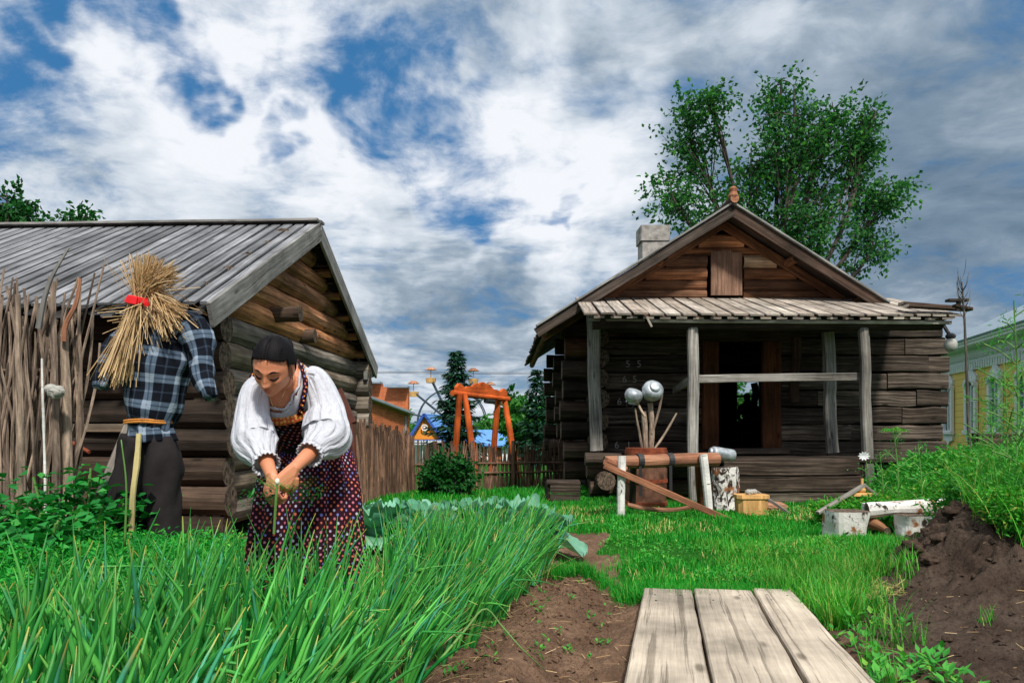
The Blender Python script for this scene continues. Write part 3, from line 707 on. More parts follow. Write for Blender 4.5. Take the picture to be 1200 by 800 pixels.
    # porch posts
    for (pt, pb, v, w_, d_, z0, jt, m_) in ((811, 813.5, -1.72, .145, .12, -.02, .008, 'post'), (1011, 1018, -1.72, .135, .12, .22, .016, 'post'), (970, 975, -1.0, .17, .12, .70, .006, 'post'), (933, 931, -.35, .14, .1, 1.5, .012, 'dark_rake')):
        p = MB(); p.sweep([H(hu(pt+(pb-pt)*t, v)+.012*math.sin(t*7), v, (ze-.13)*(1-t)+z0*t) for t in np.linspace(0, 1, 14)], rect(w_, d_, .02), HV, jit=jt, rough=(.006, 6)); p.build('porch_post', M[m_], h)
    p = MB(); p.sweep([H(hu(694+5*t, -.55)+.008*math.sin(t*6+1), -.55, 2.9*(1-t)+.72*t) for t in np.linspace(0, 1, 12)], rect(.20, .10, .02), HV, jit=.012, rough=(.014, 5)); p.build('corner_post', M['post'], h)
    rl = MB(); rl.bar(H(hu(818, -1.64), -1.64, hz(444, 3, -1.64)), H(hu(1012, -1.64), -1.64, hz(441, 4, -1.64)), .05, .115, ZUP, n=10, jit=.004)
    rl.build('porch_rail', M['post'], h)
    rl = MB(); rl.bar(H(hu(790, -.5), -.5, hz(458, 3, -.5)), H(hu(810, -1.64), -1.64, hz(444, 3, -1.64)), .05, .12, ZUP, n=4, jit=.004)
    rl.build('porch_rail', M['post'], h)
    # door frame
    df = MB()
    for px0, px1, w_ in ((823, 842, 0), (893, 915, 0)):
        a, b = hu(px0, -.14), hu(px1, -.14); df.sweep([H((a+b)/2, -.13, z) for z in np.linspace(.74, 2.50, 8)], rect(b-a, .12, .015), HV, jit=.006, rough=(.006, 5))
    df.sweep([H(u, -.12, 2.60) for u in np.linspace(hu(815), hu(922), 5)], rect(.12, .19, .015), ZUP, mi=1)  # lintel in dark wood, standing in for shade under the porch roof
    df.build('door_frame', [M['brown_post'], M['dark_log']], h)
    s = MB(); s.sweep([H(u, -.18, .70) for u in np.linspace(hu(838), hu(918), 6)], rect(.22, .10, .015), ZUP, jit=.006)
    s.build('door_sill', M['dark_rake'], h)
    # porch floor and boarded base
    fl = MB()
    for k in range(8): fl.bar(H(hu(848, -1.8), -.16-.205*k-.1, .60), H(hu(1104, -1.8), -.16-.205*k-.1, .61), .19, .05, ZUP, n=8, jit=.003)
    fl.build('porch_floor', M['beam'], h)
    bs = MB()
    for (a, b, z0, z1, v) in ((848, 1006, .40, .60, -1.80), (851, 1009, .17, .385, -1.82), (849, 1014, -.06, .16, -1.80), (1026, 1100, .38, .60, -1.66), (1030, 1106, .16, .36, -1.6), (1028, 1100, -.04, .15, -1.62)):
        bs.sweep([H(u, v, (z0+z1)/2) for u in np.linspace(hu(a, v), hu(b, v), 14)], rect(.07, z1-z0, .012), ZUP, jit=.006, rough=(.006, 4), tone=(.75+random.uniform(-.15, .15), random.random()))
    bs.bar(H(hu(1008, -1.75), -1.72, .02), H(hu(1008, -1.75), -1.72, .58), .1, .08, HV)
    bs.build('porch_base', M['beam'], h)
    # round log footing under the left of the porch
    ft = MB()
    for (u0, u1, v, z, r) in ((-.15, 1.9, -.75, .42, .13), (-.10, 1.85, -.75, .14, .14), (-.2, .35, -1.0, .60, .10)): ft.log(H(u0, v, z), H(u1, v, z), r, None, 8, capmi=1)
    for (u, z, r) in ((.10, .28, .14), (.42, .22, .13), (1.75, .30, .12)): ft.log(H(u, -1.25, z), H(u, -.1, z), r, None, 5, capmi=1)
    ft.bar(H(.35, -.9, .60), H(1.95, -.9, .60), .9, .07, ZUP, n=6, jit=.005)
    ft.bar(H(1.2, -.45, 0), H(1.2, -.45, .55), 1.3, .04, HV, mi=0)
    ft.build('log_footing', [M['dark_log'], M['end']], h)
    # stub wall joining on the right under the porch roof
    # chalk numbers
    def txt(s, px, py, size):
        cu = bpy.data.curves.new('t', 'FONT'); cu.body = s; cu.size = size; cu.extrude = .002
        o = bpy.data.objects.new('t', cu); COL.objects.link(o); bpy.context.view_layer.update()
        me = bpy.data.meshes.new_from_object(o.evaluated_get(bpy.context.evaluated_depsgraph_get())); bpy.data.objects.remove(o)
        ch = MB(); V = np.array([v.co[:] for v in me.vertices]); u0, z0 = hu(px, -.14), hz(py, 1, -.14)
        fs = [list(p.vertices) for p in me.polygons]
        V2 = np.array([H(u0+v[0], -.125-v[2]-.012, z0+v[1]) for v in V]); ch.raw(V2, fs); ch.build('chalk_number', M['chalk'], h)
    for s, px, py in (('5', 733, 430), ('5', 746, 430), ('6', 729, 448), ('5', 741, 448), ('6', 723, 474), ('5', 736, 474), ('1', 743, 498), ('6', 720, 525), ('1', 734, 525)): txt(s, px, py, .16)
    # dark shed body beyond the right gable end
    return dict(ua=ua, za=za, sl=sl, ze=ze, pu1=pu1)
HI = build_house()

# wooden step box at the cabin corner
def crate_step():
    t = thing('wooden_step_box', 'grey wooden box used as a step at the left foot of the dark log cabin', 'step box', P(661, 588, 11.4))
    b = MB(); d = 11.3
    for z, hgt in ((.06, .13), (.20, .13)): b.bar(P(645, 505, d)*(1, 1, 0)+(0, 0, z), P(680, 505, d-.05)*(1, 1, 0)+(0, 0, z), .03, hgt, ZUP, n=4, jit=.004)
    b.build('front_board', M['beam'], t)
    b = MB(); b.bar(P(644, 505, d)*(1, 1, 0)+(-.01, .03, .13), P(644, 505, d)*(1, 1, 0)+(-.03, .55, .13), .03, .27, ZUP); b.build('side_board', M['beam'], t)
    b = MB(); b.bar(P(644, 505, d)*(1, 1, 0)+(-.03, .27, .285), P(681, 505, d)*(1, 1, 0)+(0, .25, .285), .58, .035, ZUP, n=3); b.build('top_board', M['beam'], t)
crate_step()

# ------------------------------------------------------------------ the log barn on the left
BV = unit(np.array([.053, .998, 0])); BU = np.array([-BV[1], BV[0], 0]); B0 = np.array([-2.52, 6.5, 0])       # BU runs left along the eave
def Bp(u, v, z): return B0+BU*u+BV*v+np.array([0, 0, z])
def build_barn():
    b = thing('log_barn', 'low weathered log barn with a grey ribbed board roof and overhanging gable, behind the scarecrow', 'log barn', Bp(4, 3, 0))
    L = 9.5; W_ = 6.0; zr = 3.54; ze = 2.085; mid = W_/2; uw = .27; vf = .65; vb = W_-.35
    sl = (zr-ze)/mid
    rf = MB(); u = .02; k = 0
    while u < L:
        low = k % 2
        for (v0, v1) in ((mid-.01, -random.uniform(-.03, .06)), (mid+.01, W_)):
            zt, zb = zr-.075*low, zr-abs(mid-v1)*sl-.075*low
            if v1 < mid or True:
                rf.bar(Bp(u, v0, zt), Bp(u+.012*math.sin(u*3), v1, zb), .104 if not low else .10, .026, ZUP, n=9 if v1 < mid else 2, jit=.003, mi=0 if not low else 1)
        u += .073; k += 1
    roof = rf.build('roof', [M['roof_board'], M['roof_under']], b)
    rg = MB(); rg.bar(Bp(-.05, mid-.07, zr+.012), Bp(L, mid-.07, zr+.012), .17, .03, ZUP, n=20, jit=.003); rg.bar(Bp(-.05, mid+.08, zr+.03), Bp(L, mid+.08, zr+.03), .15, .03, ZUP, n=8)
    rg.build('ridge_board', M['rake'], roof)
    rk = MB()
    rk.bar(Bp(-.035, mid, zr-.10), Bp(-.035, -.03, ze-.10-.0), .035, .21, ZUP, n=12, jit=.004)
    rk.build('rake_board', M['rake'], roof)
    rk = MB(); rk.bar(Bp(-.035, mid, zr-.10), Bp(-.035, W_+.05, ze-.12), .035, .21, ZUP, n=12, jit=.004); rk.bar(Bp(.0, W_-.55, ze-.21), Bp(.02, W_+.02, ze-.13), .05, .13, ZUP, n=5)
    rk.build('rake_board', M['rake'], roof)
    pl = MB()
    for v in (.35, 1.1, 1.9, mid, 3.7, 4.15, 4.6, 5.05, 5.5, 5.85):
        z = zr-abs(mid-v)*sl-.12; pl.log(Bp(.02, v, z), Bp(2.5, v, z), .06, None, 5, k=10, mi=0 if v > mid-.1 else 1, capmi=0)
    for v in np.arange(mid+.3, W_, .33):                            # soffit boards of the far slope seen from below
        z = zr-abs(mid-v)*sl-.045; pl.bar(Bp(.03, v, z), Bp(1.2, v, z), .28, .02, (0, -sl, 1), n=2, mi=2)
    pl.build('purlin', [M['warm_log'], M['dark_log'], M['dark_rake']], b)
    # front wall (faces the garden)
    fw = MB()
    for k in range(8):
        z = .14+k*.262
        fw.log(Bp(uw-.14-random.uniform(0, .08), vf, z), Bp(L-.4, vf, z), .142, .13, 16, capmi=1)
    fw.build('front_wall', [M['dark_log'], M['end']], b)
    gw = MB(); k = 0
    while True:
        z = .27+k*.246; half = (zr-.10-z)/sl
        if half < .25: break
        if z < ze-.05: v0, v1 = vf-.02-random.uniform(0, .06), vb+.3
        else: v0, v1 = max(mid-half, vf-.1), min(mid+half, W_)
        gw.log(Bp(uw, v0, z), Bp(uw, v1, z), .138, .13, 12, capmi=1, mi=0 if z < 2.15 else 2); k += 1
    gw.bar(Bp(uw+.1, mid, 0), Bp(uw+.1, mid, 2.0), .05, 4.4, BV, mi=3)
    gw.build('gable_wall', [M['grey_log'], M['end'], M['warm_log'], M['dark_fill']], b)
    bw = MB()
    for k in range(8): bw.log(Bp(uw-.3, vb, .14+k*.262), Bp(L-.4, vb, .14+k*.262), .14, None, 6, capmi=1)
    for k in range(8): bw.log(Bp(L-.6, vf-.3, .26+k*.262), Bp(L-.6, vb+.3, .26+k*.262), .14, None, 6, capmi=1)
    bw.build('back_wall', [M['grey_log'], M['end']], b)
    for (py, v, z, u1, r) in ((0, 2.0, 2.28, -.13, .085), (0, 3.0, 2.17, .02, .085)):
        e = MB(); e.log(Bp(1.4, v, z), Bp(u1, v, z+.01), r, None, 8, capmi=1); e.build('jutting_beam', [M['dark_log'], M['end']], b)
    s = MB(); s.bar(Bp(.30, 4.9, 1.0), Bp(.30, 4.9, 2.0), .09, .07, BV, n=5, jit=.005); s.build('wall_post', M['warm_log'], b)
    s = MB(); s.bar(Bp(3.2, .55, 1.06), Bp(uw+.6, .47, 1.06), .07, .03, (0, -1, 0), n=5, jit=.004); s.build('wall_batten', M['grey_log'], b)
build_barn()
# pole leaning on the barn, brown board behind the gardener
o = MB(); o.log(P(116, 580, 6.2), P(150, 498, 6.9), .035, .03, 6); o = o.build('leaning_pole', M['post']); tag(o, 'smooth grey pole leaning on the barn wall left of the scarecrow', 'pole')
o = MB(); o.log(P(70, 512, 6.6), P(104, 530, 6.4), .018, .014, 5); o = o.build('rusty_rod', M['rust']); tag(o, 'thin rusty rod poking out by the potato bush and the stick fence', 'rod')
o = MB(); o.bar(P(396, 458, 8.6), P(412, 497, 8.2), .11, .03, (0, -1, .2), n=4, jit=.004); o.log(P(412, 497, 8.2), P(420, 600, 8.1), .03, None, 5); o = o.build('brown_board', M['red_paint']); tag(o, 'dark red brown board on a stake behind the white blouse of the gardener', 'board')

# ------------------------------------------------------------------ boardwalk
def plank_walk():
    t = thing('board_walkway', 'pale weathered three plank walkway crossing the soil in the foreground', 'walkway', (1.0, 3.8, .0))
    far, near = 4.78, 1.9
    rows = (((.800, .432), (1.092, .762)), ((1.106, .776), (1.452, 1.122)), ((1.468, 1.140), (1.702, 1.398)))
    for (a0, b0), (a1, b1) in rows:      # x at y=4.77 and y=3.02
        m = MB(); n = 26; c = []; pr = []
        e = random.uniform(-.03, .03)
        for y in np.linspace(near, far+e, n):
            tt = (y-3.02)/1.75; x0 = b0+(a0-b0)*tt; x1 = b1+(a1-b1)*tt
            ed = .002*math.sin(y*7+a0*7)+.0015*math.sin(y*17)
            c.append(((x0+x1)/2+ed*.5, y, .045+.002*math.sin(y*5+a0*3))); pr.append(rect(x1-x0-.006+ed, .045, .008))
        m.sweep(c, np.array(pr), ZUP, rough=(.0012, 8)); pk = m.build('plank', M['plank'], t)
        for xx, yy in ((.25, 4.62), (.75, 4.60), (.28, 4.45+.02*a0)): tt = (yy-3.02)/1.75; xl = b0+(a0-b0)*tt; xr = b1+(a1-b1)*tt; m = MB(); m.sweep([(xl+(xr-xl)*xx, yy, .066), (xl+(xr-xl)*xx, yy, .0705)], circ(.006, 8), (0, 1, 0)); m.build('nail', M['iron'], pk)
    for a_, b_ in (((.35, 2.4, .0), (1.45, 2.3, .0)), ((.78, 4.45, .0), (1.62, 4.42, .0))): m = MB(); m.bar(a_, b_, .08, .04, ZUP); m.build('cross_bearer', M['beam'], t)
plank_walk()

# ------------------------------------------------------------------ saw horse and other yard things
def gz(x, y): return float(ground_z(np.array([x]), np.array([y]))[0])
def saw_horse():
    t = thing('saw_horse', 'rough log trestle on white birch legs with a long diagonal brace, on the lawn', 'trestle', (2.0, 9.3, 0))
    a, b = P(709, 541, 9.35), P(841, 538, 9.75)
    m = MB(); m.log(a, b, .075, .085, 10, capmi=1, jit=.01); m.build('beam', [M['saw_log'], M['end']], t)
    for (p, q, r, mt) in ((P(729, 534, 9.2), P(728, 609, 9.15), .05, 'birch'), (P(824, 532, 9.55), P(832, 596, 9.5), .052, 'birch'), (P(742, 545, 9.6), P(741, 590, 9.9), .04, 'dark_log'), (P(818, 545, 9.9), P(822, 588, 10.2), .045, 'brown_post')):
        m = MB(); m.log(p, (q[0], q[1], -.03), r, r*.95, 6, k=10); m.build('leg', M[mt], t)
    m = MB(); m.bar(P(708, 545, 9.15), P(856, 612, 9.0)+(0, 0, .02), .05, .075, ZUP, n=10, jit=.004); m.build('brace', M['saw_log'], t)
    m = MB(); m.log(P(709, 540, 9.2), P(733, 550, 9.3), .045, .035, 4, capmi=0); m.build('peg', M['saw_log'], t)
    m = MB(); m.sweep(spl([P(735, 591, 9.25), P(760, 596, 9.3), P(790, 597, 9.4), P(818, 592, 9.5)], 12), circ(.026, 8), ZUP, rough=(.003, 9)); m.build('stretcher', M['saw_log'], t)
    for px in (748, 783):
        f = (px-709)/132; c = a*(1-f)+b*f; m = MB(); an = np.linspace(0, 2*math.pi, 20); ax = unit(b-a); s = np.cross(ax, (0, 0, 1))
        m.sweep([c+s*math.cos(x)*.088+np.array([0, 0, 1])*math.sin(x)*.088 for x in an], rect(.012, .07, .003), ax, cap=False)
        m.bar(c+(0, -.08, -.06), c+(.01, -.05, -.42), .035, .008, (0, -1, 0), n=4); m.build('strap', M['iron'], t)
saw_horse()
o = MB(); o.bar(P(824, 609, 9.0), P(838, 609, 9.0), .08, .03, ZUP); o = o.build('wood_offcut', M['saw_log']); tag(o, 'small pale wood offcut lying in the grass below the trestle brace', 'wood scrap')

def barrel():
    t = thing('old_barrel', 'rust stained old barrel standing behind the trestle, holding branches', 'barrel', P(757, 590, 10.3))
    c = P(757, 590, 10.4); r = .26; zb = .0; zt = .80
    m = MB(); a = []
    zs = np.linspace(zb, zt-.02, 14); m.sweep([(c[0], c[1], z) for z in zs], circ(r, 28), (0, 1, 0), scale=1+.05*np.sin((zs-zb)/(zt-zb)*math.pi), rough=(.006, 5)); m.build('barrel_side', M['barrel'], t)
    for z in (zb+.08, zb+.38, zt-.05): m = MB(); m.sweep([(c[0], c[1], z-.025), (c[0], c[1], z+.025)], circ(r*1.0+.022, 28), (0, 1, 0)); m.build('hoop', M['rust'], t)
    m = MB(); m.sweep([(c[0], c[1], zt-.07), (c[0], c[1], zt+.01)], circ(r+.012, 28), (0, 1, 0)); m.build('lid', M['rust'], t)
    return c, zt
bc, bz = barrel()
def pot_branches():
    t = thing('branched_stake', 'forked grey branch stake rising from the old barrel with bare prongs', 'branch stake', (bc[0], bc[1], bz))
    m = MB(); d = 10.35
    m.sweep(spl([P(760, 570, d), P(757, 530, d), P(756, 505, d), P(754, 482, d)], 12), circ(.045, 8), (0, 1, 0), scale=np.linspace(1, .7, 12), rough=(.008, 8))
    m.sweep(spl([P(763, 530, d), P(764, 500, d), P(762, 472, d)], 8), circ(.036, 8), (0, 1, 0), rough=(.006, 8)); m.build('stem', M['stick'], t)
    for pts in ([(753, 528), (748, 500), (744, 478)], [(756, 488), (750, 478), (746, 468)], [(764, 508), (771, 485), (776, 462)], [(765, 528), (778, 510), (793, 484)]):
        m = MB(); m.sweep(spl([P(x, y, d-.03) for x, y in pts], 8), circ(.017, 7), (0, 1, 0), scale=np.linspace(1, .75, 8), rough=(.003, 12)); m.build('prong', M['stick'], t)
pot_branches()
def pot(px, py, r, ax, lab, lid):
    t = thing('metal_pot', lab, 'pot', P(px, py, 10.3))
    c = P(px, py, 10.3); ax = unit(np.array(ax, float)); m = MB()
    prof = [(-1, .02), (-.98, .5), (-.9, .78), (-.6, 1), (-.1, 1.04), (.35, .9), (.6, .62), (.68, .60), (.80, .70)]
    m.sweep([c+ax*a*r*.9 for a, _ in prof], circ(1, 24), (0, .3, 1), scale=[q*r for _, q in prof]); m.build('pot_body', M['enamel'], t, True)
    m = MB()
    if lid: m.sweep([c-ax*r*.80, c-ax*r*1.05, c-ax*r*1.10], circ(1, 20), (0, .3, 1), scale=[r*.55, r*.52, r*.34]); m.build('pot_base', M['enamel'], t, True)
    else:
        an = np.linspace(-.2, math.pi+.2, 12); s = unit(np.cross(ax, (0, 0, 1)))
        m.sweep([c+ax*r*.7+s*math.cos(x)*r*.7+ax*math.sin(x)*r*.8 for x in an], circ(.008, 6), (0, 1, 0)); m.build('pot_handle', M['iron'], t)
pot(742, 465, .115, (-.25, .3, -.9), 'smaller grey metal pot upturned on the left prong of the branch stake', False)
pot(764, 459, .135, (-.15, .82, -.45), 'larger grey metal pot upturned on the right prong, its round base facing out', True)
def jug():
    t = thing('milk_can', 'pale metal canister lying on its side between trestle and birch stump', 'metal can', P(848, 545, 10.2))
    a, b = P(834, 530, 10.15), P(859, 534, 10.25); m = MB(); m.sweep([a, a*.95+b*.05, a*.9+b*.1, b*.95+a*.05, b], circ(.085, 22), ZUP, scale=[.75, .97, 1, 1, .9]); m.build('can_body', M['enamel'], t, True)
    m = MB(); m.sweep([a-(.03, 0, -.005), a], circ(.06, 18), ZUP); m.build('can_neck', M['enamel'], t)
jug()
def stump():
    c = P(848, 588, 10.3); m = MB(); zs = np.linspace(-.03, .56, 12)
    k = 22; base = circ(.18, k); nn = fbm(np.stack([base[:, 0]*9, base[:, 1]*9, 0*base[:, 0]], -1), 4)
    pr = np.array([base*(1+.13*nn[:, None])*(1.12-.2*sst(z, 0, .2)) for z in zs]); m.sweep([(c[0]+.02*math.sin(z*4), c[1], z) for z in zs], pr, (0, 1, 0), rough=(.02, 8), capmi=1)
    o = m.build('birch_stump', [M['peeling_birch'], M['end']]); tag(o, 'tall birch stump with peeling black and white bark at the porch base', 'stump')
stump()
def tub():
    t = thing('wooden_tub', 'yellow wooden tub box with white lumps on its lid, in the grass by the porch', 'wooden tub', P(880, 602, 9.7)*(1, 1, 0))
    c = P(880, 602, 9.7); m = MB(); zb = .0; zt = .225
    m.sweep([(c[0], c[1], zb-.02), (c[0], c[1], zt)], rect(.37, .26, .05), (0, 1, 0), scale=[.93, 1]); m.build('tub_side', M['yellow_wood'], t)
    m = MB(); m.sweep([(c[0], c[1], zt-.02), (c[0], c[1], zt+.025)], rect(.40, .29, .05), (0, 1, 0)); m.build('lid', M['yellow_wood'], t)
    m = MB()
    for dx, r in ((-.04, .05), (.05, .04), (-.0, .045)): m.ball((c[0]+dx, c[1]-.02+dx, zt+.055), (r, r*.9, r*.8), rough=(.2, 2))
    o = m.build('white_lumps', M['sack'])
    tag(o, 'small heap of off white lumps lying on the yellow tub lid', 'lumps')
    a = MB(); a.bar(P(884, 574, 10.0), P(926, 600, 9.6)-(0, 0, .02), .03, .03, ZUP, n=4); o = a.build('thin_lath', M['post']); tag(o, 'thin grey lath slanting down behind the yellow tub', 'lath')
    m = MB(); cc = P(908, 597, 10.0); m.ball((cc[0], cc[1], .05), (.16, .1, .09), rough=(.15, 2)); o = m.build('boulder', M['saw_log']); tag(o, 'pinkish tan lump in the grass just right of the yellow tub', 'stone')
tub()
def feeder():
    t = thing('bird_feeder', 'small yellow feeder box under two crossed grey roof laths behind the white birch blocks', 'bird feeder', P(1006, 600, 8.7)*(1, 1, 0))
    m = MB(); m.bar(P(958, 601, 8.5), P(1013, 568, 8.8), .05, .035, ZUP, n=6, jit=.003); m.bar(P(1011, 567, 8.8), P(1027, 580, 8.8), .04, .03, ZUP, n=3); m.build('roof_lath', M['post'], t)
    m = MB(); a = P(1004, 578, 8.8)
    for dx in (-.02, .10): m.bar((a[0]+dx, a[1], 0), (a[0]+dx, a[1], .31), .05, .05, (0, 1, 0))
    m.bar((a[0]-.06, a[1], .32), (a[0]+.15, a[1], .32), .13, .04, ZUP); m.ball((a[0]+.05, a[1], .37), (.05, .05, .04)); m.bar((a[0]+.06, a[1], .1), (a[0]+.06, a[1], .5), .025, .025, (0, 1, 0)); m.build('feeder_box', M['yellow_wood'], t)
feeder()
def birch_bench():
    g = 'limewashed birch blocks by the soil heap'; d = 7.3
    def blk(px0, px1, py0, dd, lab, dep=.3, lie=False):
        a, b = P(px0, 505, dd), P(px1, 505, dd); c = (a+b)/2; zt = CAMZ+(505-py0)/F*dd; m = MB(); w = b[0]-a[0]; k = 20
        an = np.arange(k)/k*2*math.pi; sh = np.stack([np.sign(np.cos(an))*abs(np.cos(an))**.6*w/2, np.sign(np.sin(an))*abs(np.sin(an))**.6*dep/2], 1)
        m.sweep([(c[0], c[1], z) for z in np.linspace(-.05, zt, 8)], sh, (0, 1, 0), rough=(.03, 5), capmi=1); o = m.build('birch_block', [M['lime_birch'], M['end']])
        tag(o, lab, 'birch block', g)
    blk(969, 1012, 598, 7.35, 'leftmost whitewashed birch block, low and wide, nearest the lawn', .35)
    blk(1052, 1084, 603, 7.25, 'whitewashed birch block standing right of the dark hollow')
    blk(1086, 1112, 603, 7.2, 'whitewashed birch block half buried in the dark soil heap')
    m = MB(); m.log(P(1016, 598, 7.45), P(1122, 592, 7.35), .075, .07, 10, capmi=1, rough=(.02, 4)); m.bar(P(1020, 597, 7.55)+(0, .1, 0), P(1118, 591, 7.5)+(0, .1, 0), .22, .1, ZUP, n=6, jit=.01)
    o = m.build('birch_log', [M['lime_birch'], M['end']]); tag(o, 'long whitewashed birch log laid across the top of the birch blocks', 'log')
    m = MB(); m.log(P(1022, 612, 7.5), P(1040, 622, 7.25), .055, .04, 8, capmi=1, rough=(.018, 7)); o = m.build('broken_log', [M['warm_log'], M['end']]); tag(o, 'short orange brown broken log in the dark hollow under the whitewashed log', 'log')
    m = MB(); m.log(P(1040, 655, 5.6), P(1098, 618, 5.9), .012, .010, 6); o = m.build('dry_stick', M['stick']); tag(o, 'thin pale stick slanting against the dark soil heap', 'stick')
birch_bench()
def lamp():
    t = thing('globe_lamp', 'white globe lamp on a short black bracket below the right end of the porch roof', 'lamp', P(1115, 392, 11.3))
    m = MB(); c = P(1114, 404, 11.2); m.ball(c, (.09, .09, .10), 14, 18); m.build('lamp_globe', M['sack'], t, True)
    m = MB(); m.sweep(spl([P(1104, 378, 11.3), P(1110, 388, 11.2), P(1114, 394, 11.2)], 6), circ(.025, 8), (0, 1, 0)); m.ball(P(1114, 394, 11.2), (.07, .07, .05), 8, 12); m.build('lamp_bracket', M['iron'], t)
lamp()
def sapling():
    t = thing('dead_sapling', 'tall bare dead sapling with thin upper twigs past the right end of the porch roof', 'dead tree', P(1140, 600, 9.9)*(1, 1, 0))
    d = 9.9; m = MB(); m.sweep(spl([P(1141, 615, d), P(1136, 520, d), P(1133, 440, d), P(1130, 370, d), P(1127, 330, d)], 24), circ(.026, 8), (0, 1, 0), scale=np.linspace(1, .35, 24), rough=(.003, 12)); m.build('trunk', M['bark'], t)
    m = MB()
    for k in range(22):
        s = random.uniform(0, 1); y0 = 375-48*s*1.0; px0 = 1130-3*s; ln = random.uniform(10, 26); sg = random.choice((-1, 1)); dx = sg*random.uniform(2, 11)
        m.sweep(spl([P(px0, y0, d), P(px0+dx*.6, y0-ln*.45, d+random.uniform(-.1, .1)), P(px0+dx*.8, y0-ln, d)], 6), circ(.005, 4), (0, 1, 0), scale=np.linspace(1, .4, 6))
    m.build('twigs', M['bark'], t)
sapling()
def porch_scraps():
    m = MB(); d = 10.85; m.bar(P(1110, 352, d), P(1133, 352, d), .12, .035, ZUP, n=3); m.bar(P(1118, 358, d), P(1138, 362, d), .1, .035, ZUP, n=3)
    m.bar(P(1122, 364, d), P(1124, 350, d), .05, .05, (0, 1, 0)); o = m.build('roof_offcuts', M['dark_rake']); tag(o, 'short dark board ends piled on the right corner of the porch roof', 'boards')
porch_scraps()
# person sitting in the house, coloured black throughout for the unlit outline
def skinned(name, verts, edges, radii, mt, parent=None, sub=2):
    me = bpy.data.meshes.new(name); me.from_pydata([tuple(v) for v in verts], edges, []); o = bpy.data.objects.new(name, me); COL.objects.link(o)
    s = o.modifiers.new('s', 'SKIN'); me.skin_vertices[0].data[0].use_root = True
    for i, r in enumerate(radii): me.skin_vertices[0].data[i].radius = (r, r) if np.ndim(r) == 0 else r
    b = o.modifiers.new('b', 'SUBSURF'); b.levels = sub; b.render_levels = sub
    bpy.context.view_layer.update(); ev = bpy.data.meshes.new_from_object(o.evaluated_get(bpy.context.evaluated_depsgraph_get()))
    ev.name = name; o.modifiers.clear(); o.data = ev; ev.materials.clear(); ev.materials.append(mt); ev.polygons.foreach_set('use_smooth', [True]*len(ev.polygons))
    if parent is not None: o.parent = parent; o.matrix_parent_inverse = Matrix.Translation(parent.location).inverted() if parent.type == 'EMPTY' else Matrix()
    return o
def sitter():
    v = 4.9; c = H(hu(876, v), v, .70)
    def q(a, b, z): return c+HU*a+HV*b+np.array([0, 0, z])
    t = thing('person', 'black outline of a seated person inside the doorway against the rear window', 'person', c)
    vs = [q(0, 0, .50), q(0, -.02, .72), q(0, -.04, .90), q(-.02, -.08, 1.0), q(-.05, -.10, 1.10), q(-.06, -.11, 1.20), q(.19, -.04, .88), q(.25, -.12, .62), q(.12, -.35, .50), q(-.19, -.04, .88), q(-.25, -.12, .62), q(-.12, -.35, .5),
          q(.1, -.42, .48), q(.12, -.45, .05), q(-.1, -.42, .48), q(-.12, -.45, .05), q(.12, -.6, .03), q(-.12, -.6, .03)]
    skinned('body', vs, [(0, 1), (1, 2), (2, 3), (3, 4), (4, 5), (2, 6), (6, 7), (7, 8), (2, 9), (9, 10), (10, 11), (0, 12), (12, 13), (0, 14), (14, 15), (13, 16), (15, 17)], [.16, .15, .14, .055, .09, .07, .06, .045, .035, .06, .045, .035, .08, .05, .08, .05, .035, .035], M['black_cloth'], t)
    m = MB(); m.bar(q(-.22, .02, .44), q(.22, .02, .44), .4, .05, ZUP)
    o = thing('stool', 'dark stool under the seated outline inside the doorway', 'stool', c)
    m.build('seat', M['dark_rake'], o)
    for a in (-.18, .18):
        for b_ in (-.14, .16): l = MB(); l.bar(q(a, b_, 0), q(a, b_, .42), .04, .04, (0, 1, 0)); l.build('leg', M['dark_rake'], o)
sitter()
# ------------------------------------------------------------------ fences and background
def stick_row(m, x0, x1, n, hfun, lean=.0, r=.012, base=None, wob=.05, mi=0, seg=9):
    for k in range(n):
        f = (k+random.random())/n; p = np.array(x0)*(1-f)+np.array(x1)*f; h = hfun(f)*(random.uniform(.86, 1.12) if seg < 10 else random.uniform(.74, 1.12))
        l = random.gauss(lean, .05 if seg < 10 else .085); ln = unit(np.array(x1, float)-np.array(x0, float)); z0 = ground_z(p[0], p[1])-.05; ph = random.random()*6; pn = np.cross(ln, (0, 0, 1))
        pts = [p+np.array([0, 0, z0])+ln*(l*h*t+wob*.4*math.sin(t*5+ph))+pn*(wob*.35*math.sin(t*4+ph*2)+random.uniform(-.03, .03)*.3)+np.array([0, 0, h*t]) for t in np.linspace(0, 1, seg)]
        m.sweep(pts, circ(r*random.uniform(.7, 1.45), 6), (0, 1, 0), scale=np.linspace(1.1, .65, seg), mi=mi)
